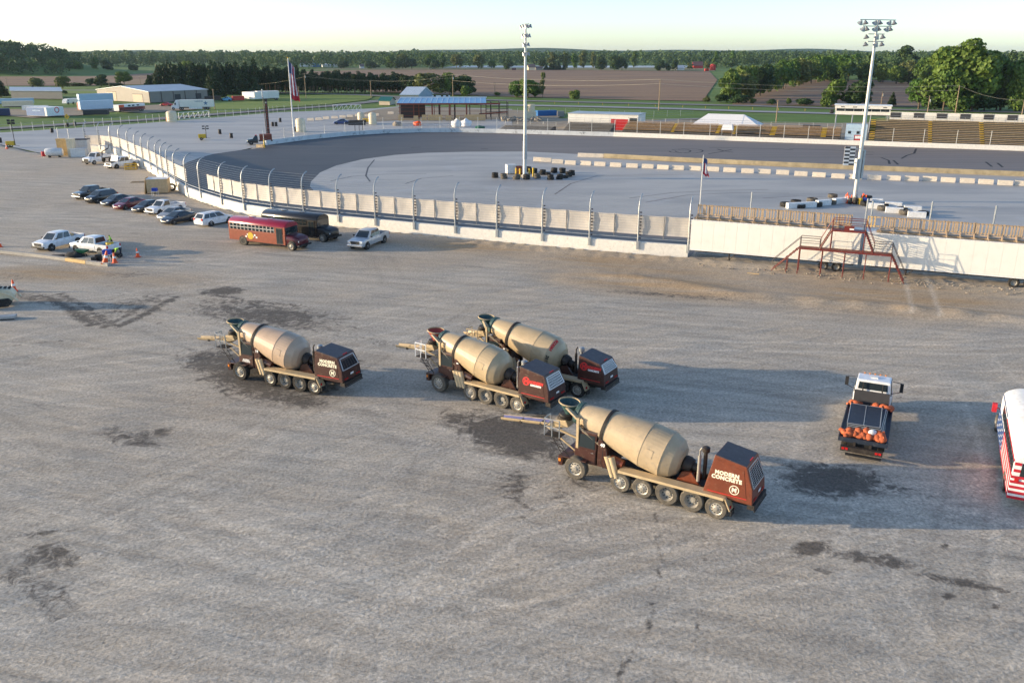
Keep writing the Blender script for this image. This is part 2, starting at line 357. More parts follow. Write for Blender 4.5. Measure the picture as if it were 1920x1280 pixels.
# ---------------- ground sheets ----------------
def sheet(name, pts, mat, z=0.0):
    m = M(); m.add([(p[0], p[1], z) for p in pts], [tuple(range(len(pts)))])
    bm_o = struct(name, m, MT[mat]); return bm_o
def px(*uv): return [G(u, v) for u, v in uv]
def ribbon(name, pts, w, mat, z, kind='structure'):
    m = M(); L_ = []; Rr = []
    for i, p in enumerate(pts):
        d = (pts[min(i+1, len(pts)-1)]-pts[max(i-1, 0)]); d.z = 0; d.normalize(); n = Vector((-d.y, d.x, 0))
        ww = w[i] if isinstance(w, list) else w
        L_.append(p+n*ww/2); Rr.append(p-n*ww/2)
    vs_ = [(q.x, q.y, z) for q in L_+Rr]; k = len(pts)
    m.add(vs_, [(i+k, i+1+k, i+1, i) for i in range(k-1)]); return struct(name, m, MT[mat])
sheet('ground', [(-8000, -200), (8000, -200), (8000, 9000), (-8000, 9000)], 'grass', -.25)
WALL_PX = [(255, 308), (273, 317), (287, 325), (300, 334), (313, 343), (332, 356), (357, 370), (390, 382), (425, 393), (470, 404), (550, 414.5), (640, 424.5), (731.6, 433.5), (810.6, 441.5), (889.7, 448.8), (1013, 460), (1106, 468.5), (1195.6, 476), (1292, 483)]
WALL = px((163, 284), (180, 284.5), (200, 286), (220, 290), (238, 298), *WALL_PX)
w_e = (WALL[-1]-WALL[-2]).normalized()
WALL_END = WALL[-1]+w_e*62
FAR_PX = [(497, 277), (500, 272.5), (575, 262.5), (650, 255), (720, 250.6), (790, 248.6), (860, 248.4), (930, 249.8), (985, 251.4), (1150, 256.2), (1280, 261), (1379, 264.6), (1560, 271), (1730, 277), (1920, 283.5)]
FAR = px(*FAR_PX)
far_e = (FAR[-1]-FAR[-5]).normalized(); FAR_END = FAR[-1]+far_e*80
inner = [Vector(p) for p in WALL]
# track, infield
edge_px = px((497, 277.5), (450, 282), (400, 289), (375, 296), (353, 304), (338, 312), (324, 327))
w_n = Vector((-w_e.y, w_e.x, 0))
trk = [p for p in WALL[8:]]+[WALL[-1]+w_n*3.3+w_e*.3, WALL_END+w_n*3.3, FAR_END]+FAR[::-1]+edge_px
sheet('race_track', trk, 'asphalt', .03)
IN_TOP = px((985, 284.6), (1085, 289.5), (1132, 297), (1280, 305), (1460, 312.8), (1607, 319), (1920, 331.5), (2200, 343))
IN_L = px((583, 341), (600, 324), (630, 311), (680, 299), (740, 291), (800, 287), (880, 285))
def offs(p0, p1, p2, d):
    e = (p2-p0); e.z = 0; e.normalize(); return p1+Vector((-e.y, e.x, 0))*d
near_in = [offs(WALL[i-1], WALL[i], WALL[min(i+1, len(WALL)-1)], 19.5) for i in range(15, len(WALL))]+[offs(WALL[-1], WALL_END, WALL_END+w_e, 19.5)]
infl = px((581, 350), (592, 362), (618, 372), (660, 379))+near_in+IN_TOP[::-1]+IN_L[::-1]
sheet('infield', infl, 'infield_concrete', .036)
apron_px = [(-300, 258), (0, 249), (160, 239), (275, 231), (400, 221), (520, 211), (615, 207.5), (702, 203.5), (760, 199), (960, 205), (960, 235), (985, 251.5), (930, 249.8), (860, 248.4), (790, 248.6), (720, 250.6), (650, 255), (575, 262.5), (500, 272.5), (450, 282), (400, 289), (353, 304), (338, 313)]
aw = [G(*q) for q in apron_px]+[WALL[i] for i in (11, 10, 9, 8, 7, 6, 5, 4, 3, 2, 1, 0)]+px((120, 289), (75, 287), (0, 271), (-300, 262))
sheet('paved_apron', aw, 'apron_concrete', .024)
sheet('building_yard', px((660, 236), (700, 229), (748, 226), (960, 224), (1040, 226), (1060, 212), (960, 206), (760, 200), (705, 206), (640, 222)), 'dirt', .028)
sheet('spectator_ground', [FAR[8]+Vector((0, .5, 0)), FAR_END+Vector((0, .5, 0)), G(2300, 250), G(1900, 232), G(1660, 228), G(1560, 231), G(1440, 230), G(1290, 225), G(1195, 224), G(1060, 222), G(1000, 219), G(950, 230)], 'dirt', -.02)
# roads and fields
ribbon('main_road', px((-60, 168), (300, 170), (420, 172.5), (560, 174.8), (680, 178), (760, 182), (900, 187), (1075, 191), (1280, 195.5), (1411, 198.2), (1560, 203), (1671, 205.3), (1920, 210.5), (2300, 218)), 9, 'road_grey', -.02)
ribbon('access_road', px((700, 188), (800, 192), (937, 196.5), (1125, 200.3), (1280, 204), (1411, 208.8), (1537, 212), (1700, 216.5), (1950, 222)), 9, 'road_pale', -.016)
ribbon('perimeter_road', px((-200, 253), (0, 240.5), (160, 230.5), (275, 224.2), (400, 214), (520, 205.5), (620, 198.5), (700, 190.5), (735, 186), (760, 183)), 8, 'road_grey', -.012)
sheet('ploughed_field', px((560, 134), (700, 131.2), (1000, 130.8), (1330, 134), (1345, 150), (1320, 186), (1335, 190), (1200, 187.5), (1075, 184.5), (900, 180), (700, 172), (640, 160)), 'ploughed', -.03)
sheet('second_field', px((1372, 196), (1402, 172), (1520, 150), (1640, 150), (1800, 158), (1860, 170), (1830, 200), (1600, 200)), 'ploughed', -.03)
sheet('left_field', px((-250, 143), (60, 140), (100, 135.5), (290, 136), (290, 158), (150, 161), (-250, 161)), 'ploughed', -.03)
sheet('stubble_strip', px((200, 150), (280, 148), (285, 158.5), (180, 160)), 'tan_field', -.026)
sheet('far_meadow', px((100, 134), (300, 134), (300, 131.5), (140, 131.5)), 'far_grass', -.03)
sheet('far_pasture', px((560, 131), (1000, 130.5), (1340, 133.5), (1340, 127), (900, 127.2), (640, 127.5)), 'far_grass', -.034)
sheet('near_meadow', px((-200, 166), (0, 163), (185, 163), (184, 175), (-200, 182)), 'meadow', -.036)
sheet('lawn', px((395, 190), (640, 176), (700, 180), (690, 187), (620, 195), (520, 202), (430, 210), (395, 212)), 'meadow', -.04)
sheet('mist_sheet', px((830, 126.9), (1310, 126.9), (1300, 123.4), (860, 123.4)), 'mist_pale', -.02)  # pale sheet painted in for mist lying over the far field
sheet('trailer_yard', px((-100, 222), (0, 216), (60, 221), (150, 216), (215, 209), (275, 212), (330, 208), (400, 202), (330, 194), (230, 200), (0, 205)), 'dirt', -.045)

ribbon('lot_path', px((1205, 232), (1260, 224), (1330, 222), (1420, 226)), 5, 'road_grey', -.01)
def mark(pts, w_): ribbon('tyre_mark', pts, w_, 'rubber', .0365)
ground_mat('rubber', [(.02, .02, .022), (.035, .034, .034)], (.5, .5), rough=.7, bump=0)
for cu, cv, ru, rv in ((1292, 283.5, 26, 4.2), (1275, 283.8, 20, 3.6)): mark([G(cu+ru*math.cos(a*.35), cv+rv*math.sin(a*.35)) for a in range(-7, 10)], .35)
for pts in ([(1328, 289), (1352, 285), (1372, 281)], [(1345, 280), (1358, 284), (1375, 286)], [(1470, 281), (1487, 281.3)], [(1616, 290), (1637, 290.4)], [(1652, 296), (1666, 301), (1668, 308)], [(1675, 301), (1684, 309)], [(1848, 304), (1860, 313)], [(1870, 306), (1880, 314)], [(1690, 298), (1700, 292), (1714, 288), (1718, 279)], [(770, 277.5), (790, 276.6)], [(902, 279.2), (915, 279.4)], [(1480, 279), (1560, 282), (1640, 286)], [(1330, 277), (1420, 278.6), (1470, 280)]): mark(px(*pts), .45)
def imark(pts, w_): ribbon('tyre_mark', px(*pts), w_, 'asphalt', .0405)
for pts in ([(702, 300), (690, 315), (686, 330), (694, 341)], [(760, 345), (790, 335), (850, 330)], [(1040, 365), (1070, 345), (1120, 330), (1300, 327)], [(1180, 372), (1260, 362), (1330, 358), (1440, 356)], [(1210, 380), (1290, 366), (1380, 362), (1480, 363)], [(1430, 372), (1500, 368), (1560, 371)], [(620, 340), (660, 331), (720, 327), (800, 326)]): imark(pts, .3)
# gravel lot with its low bank in front of the trailers
STAINS_AND_SHADE = [(500, 590, 190, 32, .7, .1), (250, 575, 120, 30, .5, -.1), (490, 700, 150, 48, 1, .12), (400, 678, 80, 32, .8, 0), (560, 750, 70, 16, .8, .12), (830, 672, 55, 38, .75, .2), (960, 815, 120, 42, 1, .2), (870, 790, 60, 25, .7, .2), (960, 905, 55, 30, .6, 0),  # wet patches; some at the left paint in shade of unseen things
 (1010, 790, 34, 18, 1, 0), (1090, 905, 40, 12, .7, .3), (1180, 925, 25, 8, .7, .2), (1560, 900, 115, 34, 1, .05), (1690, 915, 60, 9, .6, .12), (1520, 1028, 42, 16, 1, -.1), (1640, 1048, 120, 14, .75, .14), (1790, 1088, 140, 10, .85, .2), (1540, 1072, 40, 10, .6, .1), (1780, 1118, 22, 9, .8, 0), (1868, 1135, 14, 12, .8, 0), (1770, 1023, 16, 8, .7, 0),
 (250, 822, 90, 22, .6, .1), (100, 1045, 60, 38, .7, .2), (420, 545, 50, 9, .9, 0), (80, 1000, 70, 8, .7, -.1), (660, 690, 40, 12, .6, .1), (70, 560, 70, 14, .6, .1), (20, 520, 60, 10, .4, 0), (240, 515, 60, 8, .5, 0), (1060, 930, 30, 25, .5, 0), (300, 810, 30, 10, .7, 0), (980, 970, 10, 5, .8, 0), (1700, 760, 160, 30, .28, 0), (1300, 740, 150, 30, .2, 0), (1250, 553, 250, 6, .55, .07), (700, 640, 100, 14, .4, .1)]  # the long thin patch paints the shade line along the bank
TANS = [(90, 512, 170, 16, .95, 0), (300, 525, 140, 15, .5, 0), (900, 470, 260, 12, .5, .1), (1250, 535, 270, 24, 1, .09), (1700, 565, 300, 30, 1, .06), (1200, 505, 260, 34, .75, .09), (1650, 545, 330, 44, .75, .08), (870, 462, 180, 12, .9, .07), (1150, 490, 180, 12, .9, .07), (400, 330, 60, 30, .3, 0), (1200, 500, 150, 14, .6, .07), (300, 460, 200, 30, .25, 0), (750, 490, 250, 18, .3, 0)]
LINES = [([(85, 555), (130, 580), (175, 610)], .8, .75), ([(110, 550), (160, 575), (205, 610)], .8, .6), ([(120, 555), (150, 590), (165, 612)], .9, .5), ([(330, 555), (280, 585), (215, 615)], .7, .7), ([(300, 552), (240, 590), (190, 615)], .6, .6), ([(0, 1075), (60, 1110), (115, 1160)], .5, .5), ([(20, 1060), (85, 1090), (150, 1140)], .45, .5),
 ([(1225, 960), (1240, 1050), (1215, 1180), (1150, 1280)], .18, .55), ([(1320, 980), (1322, 1100), (1300, 1240)], .15, .4), ([(1145, 1060), (1190, 1040), (1240, 1000)], .15, .4), ([(380, 548), (470, 565), (540, 572)], .8, .6), ([(400, 560), (480, 575), (620, 600)], .7, .5), ([(500, 620), (600, 640), (700, 690)], .5, .4), ([(120, 930), (300, 960), (480, 1000)], .3, .35), ([(560, 900), (760, 960), (900, 1050)], .3, .3), ([(1420, 850), (1560, 900), (1750, 930)], .5, .5), ([(900, 880), (930, 900), (1000, 960)], .4, .5), ([(0, 650), (200, 630), (400, 580)], .5, .35)]
def grid_axis(segs):
    out = []
    for a, b, s in segs: out += list(np.arange(a, b, s))
    return np.array(out)
def lot():
    xs = grid_axis([(-175, -48, 1.2), (-48, 44, .32), (44, 95, 1.0)]); ys = grid_axis([(6, 78, .32), (78, 125, .7), (125, 226, 1.3)])
    X, Y = np.meshgrid(xs, ys); nx, ny = len(xs), len(ys)
    def ell(lst):
        A = np.zeros_like(X)
        for u, v, ru, rv, s, k in lst:
            c = G(u, v); ax = G(u+ru, v+k*ru)-c; ay = G(u, v-rv)-c; det = ax.x*ay.y-ax.y*ay.x
            dx, dy = X-c.x, Y-c.y; p = (dx*ay.y-dy*ay.x)/det; q = (ax.x*dy-ax.y*dx)/det
            A = np.maximum(A, s*np.clip(1.25-np.sqrt(p*p+q*q), 0, 1)**.8)
        return A
    wet = ell(STAINS_AND_SHADE); tan = ell(TANS)
    def dist(pts):
        D = np.full_like(X, 1e9)
        for k, (a, b) in enumerate(zip(pts, pts[1:])):
            ex, ey = b.x-a.x, b.y-a.y; tr_ = ((X-a.x)*ex+(Y-a.y)*ey)/(ex*ex+ey*ey); t = np.clip(tr_, 0, 1)
            d_ = np.hypot(X-a.x-t*ex, Y-a.y-t*ey)
            if k == 0: d_ = np.where(tr_ < 0, 1e9, d_)
            if k == len(pts)-2: d_ = np.where(tr_ > 1, 1e9, d_)
            D = np.minimum(D, d_)
        return D
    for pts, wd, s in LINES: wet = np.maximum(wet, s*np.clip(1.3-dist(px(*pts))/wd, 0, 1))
    rut = np.zeros_like(X); pale = np.zeros_like(X); rt = random.Random(21)
    for i in range(95):
        u0, v0 = rt.uniform(-300, 2100), rt.uniform(560, 1330) if i % 4 else rt.uniform(330, 560); a = rt.choice([R(-14), R(-20), R(-8), R(24), R(32), R(-33), R(64)])+rt.gauss(0, .08); c = G(u0, v0); Ls = rt.uniform(8, 26); pts = []; cv = rt.gauss(0, .02)
        for k in range(6): q = (k/5-.5)*Ls*2; aa = a+cv*q; pts.append(Vector((c.x+math.cos(aa)*q, c.y+math.sin(aa)*q, 0)))
        d = dist(pts); g_ = rt.uniform(.9, 1.1); wd = rt.uniform(.16, .32); f_ = np.clip(1.2-np.abs(d-g_)/wd, 0, 1)*rt.uniform(.25, .65)
        if i % 5 < 3: pale = np.maximum(pale, f_)
        else: rut = np.maximum(rut, f_*.7)
    def fbm(sc, seed):
        r = np.random.default_rng(seed); Z = np.zeros_like(X)
        for k in range(14):
            a = r.uniform(0, 2*PI); f = sc*r.uniform(.5, 2.2); Z += np.sin((X*math.cos(a)+Y*math.sin(a))*f+r.uniform(0, 6.3))/14*1.6
        return Z
    ca, sa = math.cos(R(-14)), math.sin(R(-14)); Xo, Yo = X, Y; X, Y = (X*ca+Y*sa)*.45, (-X*sa+Y*ca)*1.0
    Z = .034*fbm(2.2, 3)+.045*fbm(.75, 15); X, Y = Xo, Yo; Z += .03*fbm(.3, 5)-.015*pale
    bank = px((1030, 522), (1120, 515), (1250, 533), (1400, 556), (1500, 563), (1700, 582), (1960, 608))
    d = dist(bank); Z += (.4+.16*fbm(.9, 9))*np.exp(-(d/1.5)**2)*np.clip((X-4)/9, 0, 1)
    d2 = dist([WALL[-5], WALL[-3], WALL[-1], WALL_END]); Z += (.16+.16*fbm(2.1, 12))*np.exp(-((d2-1.6)/1.5)**2)*(X > -6)
    # inside the speedway wall the lot drops away under the paving
    for a, b in zip(WALL+[WALL_END], WALL[1:]+[WALL_END]):
        if (b-a).length < .01: continue
    def inside(poly):
        c = np.zeros(X.shape, bool); n = len(poly)
        for i in range(n):
            a, b = poly[i], poly[(i+1) % n]
            cond = ((a.y > Y) != (b.y > Y)) & (X < (b.x-a.x)*(Y-a.y)/((b.y-a.y) or 1e-9)+a.x); c ^= cond
        return c
    Z = np.where(inside(trk) | inside(aw), -.5, Z)
    V = np.stack([X, Y, Z], -1).reshape(-1, 3)
    ii = np.arange(nx*ny).reshape(ny, nx)
    F = np.stack([ii[:-1, :-1], ii[:-1, 1:], ii[1:, 1:], ii[1:, :-1]], -1).reshape(-1, 4)
    keep = (inside(trk+[]) | inside(aw)).reshape(-1); F = F[~keep[F].all(1)]
    lx = px((-400, 268), (0, 268)); F = F[(V[F[:, 0], 1] < 224)]
    me = bpy.data.meshes.new('gravel_lot'); me.from_pydata(V.tolist(), [], F.tolist()); me.materials.append(MT['gravel'])
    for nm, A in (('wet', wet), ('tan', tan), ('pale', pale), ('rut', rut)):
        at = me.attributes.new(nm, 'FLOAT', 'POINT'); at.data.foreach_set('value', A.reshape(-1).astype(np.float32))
    me.polygons.foreach_set('use_smooth', [True]*len(me.polygons))
    o = bpy.data.objects.new('gravel_lot', me); COL.objects.link(o); o['kind'] = 'structure'
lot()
# ---------------- hills, woods and trees ----------------
def quads_mesh(name, C, Nn, S, mat, parent=None):       # leaf clumps: centres, normals, sizes
    n = len(C); r = RNG.normal(size=(n, 3)); T = np.cross(Nn, r); T /= np.linalg.norm(T, axis=1, keepdims=True)+1e-9; B = np.cross(Nn, T)
    S = S[:, None]; a = S*RNG.uniform(.6, 1.1, (n, 1)); b = S*RNG.uniform(.6, 1.1, (n, 1)); k = RNG.uniform(-.4, .4, (n, 1))*S
    V = np.stack([C-T*a-B*b*.6, C+T*a*.7-B*b, C+T*a+B*b*.7+Nn*k, C-T*a*.6+B*b], 1).reshape(-1, 3)
    me = bpy.data.meshes.new(name); me.vertices.add(4*n); me.vertices.foreach_set('co', V.astype(np.float32).ravel())
    me.loops.add(4*n); me.loops.foreach_set('vertex_index', np.arange(4*n, dtype=np.int32))
    me.polygons.add(n); me.polygons.foreach_set('loop_start', np.arange(0, 4*n, 4, dtype=np.int32)); me.polygons.foreach_set('loop_total', np.full(n, 4, np.int32))
    me.materials.append(mat); me.update(calc_edges=True); me.validate()
    o = bpy.data.objects.new(name, me); COL.objects.link(o)
    if parent: o.parent = parent
    return o
def cloud(n, lobes, size, flat=.5):
    lob = np.array(lobes); wgt = (lob[:, 3]*lob[:, 4]+lob[:, 4]*lob[:, 5]); idx = RNG.choice(len(lob), n, p=wgt/wgt.sum())
    d = RNG.normal(size=(n, 3)); d[:, 2] += .15; d /= np.linalg.norm(d, axis=1, keepdims=True)
    rad = 1-np.abs(RNG.normal(0, .14, (n, 1))); rad[RNG.random(n) < .12] *= .6
    L = lob[idx]; C = L[:, :3]+d*L[:, 3:]*rad
    Nn = d/L[:, 3:]+RNG.normal(0, flat, (n, 3))/L[:, 3:].mean(1, keepdims=True); Nn /= np.linalg.norm(Nn, axis=1, keepdims=True)
    return C, Nn, size*RNG.uniform(.55, 1.15, n)
def lobes_for(kind, seed):
    r = random.Random(seed); out = []
    if kind == 'broad':       # unit tree: height 1, crown width 1 (scaled later)
        out.append((0, 0, .55, .33, .33, .34))
        for i in range(15):
            a = r.uniform(0, 2*PI); q = r.uniform(.16, .36); z = r.uniform(.17, .84)
            q *= 1-max(0, z-.62)*1.5; s = r.uniform(.13, .22); out.append((q*math.cos(a), q*math.sin(a), z, s, s, s*.85))
    elif kind == 'round':
        out.append((0, 0, .52, .44, .44, .42))
        for i in range(12):
            a = r.uniform(0, 2*PI); z = r.uniform(.14, .82); q = .36*math.sqrt(max(.05, 1-((z-.5)/.5)**2)); s = r.uniform(.12, .18); out.append((q*math.cos(a), q*math.sin(a), z, s, s, s))
    elif kind == 'tall':
        for i in range(11):
            z = .16+.077*i; q = r.uniform(.05, .2); a = r.uniform(0, 2*PI); s = .24*(1-.35*abs(z-.5)/.5); out.append((q*math.cos(a), q*math.sin(a), z, s, s, .11))
    elif kind == 'bush':
        for i in range(8):
            a = r.uniform(0, 2*PI); q = r.uniform(0, .33); s = r.uniform(.2, .34); out.append((q*math.cos(a), q*math.sin(a), r.uniform(.25, .62), s, s, s*1.1))
    elif kind == 'spruce':
        for i in range(14):
            z = .08+.066*i; s = .46*(1-z)**.8+.04; out.append((r.uniform(-.03, .03), r.uniform(-.03, .03), z, s, s, .05))
    elif kind == 'pine':      # bare lower trunk
        for i in range(12):
            z = .4+.048*i; s = .34*(1-((z-.55)/.62)**2)+.02; a = r.uniform(0, 2*PI); out.append((.07*math.cos(a), .07*math.sin(a), z, s, s, .05))
    elif kind == 'poplar':
        for i in range(9):
            z = .2+.085*i; s = .3 if i % 3 else .16; out.append((r.uniform(-.12, .12), r.uniform(-.12, .12), z, s, s, .07))
    return out
PROTO = {}
def proto_tree(kind, mat, n, size, seed, spec, label, trunk='bark'):
    t = thing(spec, label, 'tree'); C, Nn, S = cloud(n, lobes_for(kind, seed), size, .55)
    c = quads_mesh('crown', C, Nn, S, MT[mat], t)
    m = M(); r = random.Random(seed+5); h = {'pine': .95, 'spruce': .9, 'bush': .45, 'poplar': .85}.get(kind, .62); tr = .03 if kind in ('pine', 'poplar') else .03
    m.tube((0, 0, -.02), (0, 0, h*.5), tr, tr*.8, 7); m.tube((0, 0, h*.5), (r.uniform(-.03, .03), r.uniform(-.03, .03), h), tr*.8, tr*.3, 6)
    if kind in ('broad', 'round', 'tall'):
        for i in range(5):
            a = r.uniform(0, 2*PI); z = r.uniform(.22, .45); m.tube((0, 0, z), (.26*math.cos(a), .26*math.sin(a), z+r.uniform(.15, .3)), tr*.6, tr*.15, 5)
    m.build('trunk', MT[trunk], t, 40)
    PROTO.setdefault(kind+'/'+mat, []).append(t); return t
SPEC = {'broad': (2600, .042, 'broadleaf_tree'), 'round': (2200, .045, 'broadleaf_tree'), 'tall': (1800, .045, 'broadleaf_tree'), 'pine': (1100, .05, 'pine_tree'), 'spruce': (1900, .05, 'spruce_tree'), 'bush': (900, .07, 'bush'), 'poplar': (700, .06, 'poplar_tree')}
def plant(kind, mat, loc, w, h, label, group=None, rz=None):
    lst = PROTO.setdefault(kind+'/'+mat, []); n, size, nm = SPEC[kind]
    s = (w, w*random.uniform(.9, 1.1), h); rz = random.uniform(0, 6.28) if rz is None else rz
    if len(lst) < 3:
        t = proto_tree(kind, mat, n, size, len(lst)*7+sum(map(ord, kind+mat)), nm, label, 'bark_pine' if mat == 'needle' else 'bark')
        t.location = loc; t.scale = s; t.rotation_euler = (0, 0, rz)
    else: t = dup(random.choice(lst), loc, rz, label, s)
    if 'group' in t: del t['group']
    if nm == 'bush': t['category'] = 'bush'
    if group: t['group'] = group
    return t
def tree(u, vb, vt, wpx, kind, mat, label, group=None):
    b = G(u, vb); d = math.hypot(b.x, b.y); h = height(u, vb, vt); wd = wpx*math.sqrt(b.y**2+b.x**2)/FOC
    nm = None
    t = plant(kind, mat, (b.x, b.y, -.05), wd, max(h, .5), label, group)
    return t
# pine row beyond the lawn
r = random.Random(3); pn = [-1]*4
for u in np.arange(285, 860, 7.4):
    far = u > 480
    for row in (0, 1):
        uu = u+r.uniform(-4, 4)+row*3.5; vb = (175.5 if far else 176.5)-row*1.6+r.uniform(-.5, .5)
        if 772 < uu: continue
        vt = (136 if far else 119)+r.uniform(-5, 6)+(4 if uu > 640 else 0)-row*3
        if uu < 300: vt = 140
        if 480 < uu < 560: vt -= 8
        pn[row if far else 2+row] += 1
        if far:
            tree(uu, vb, vt, r.uniform(13, 19), 'pine', 'needle', f'{nth(pn[row])} dark pine from the left in the {("front", "back")[row]} rank beyond the lawn', 'pines in the row beyond the lawn')
        else:
            tree(uu, vb, vt, r.uniform(24, 33), 'spruce', 'needle', f'{nth(pn[2+row])} evergreen from the left in the {("front", "back")[row]} rank behind the warehouse', 'evergreens behind the warehouse')
tree(403, 185, 119, 44, 'spruce', 'needle', 'large spruce standing at the right end of the grey warehouse')
tree(322, 168, 118, 34, 'round', 'leaf_bright', 'bright green treetop rising among the dark evergreens, left one')
tree(352, 168, 112, 40, 'round', 'leaf_bright', 'bright green treetop rising among the dark evergreens, right one')
tree(298, 166, 138, 30, 'broad', 'leaf_dark', 'low dark tree at the left edge of the evergreen stand')
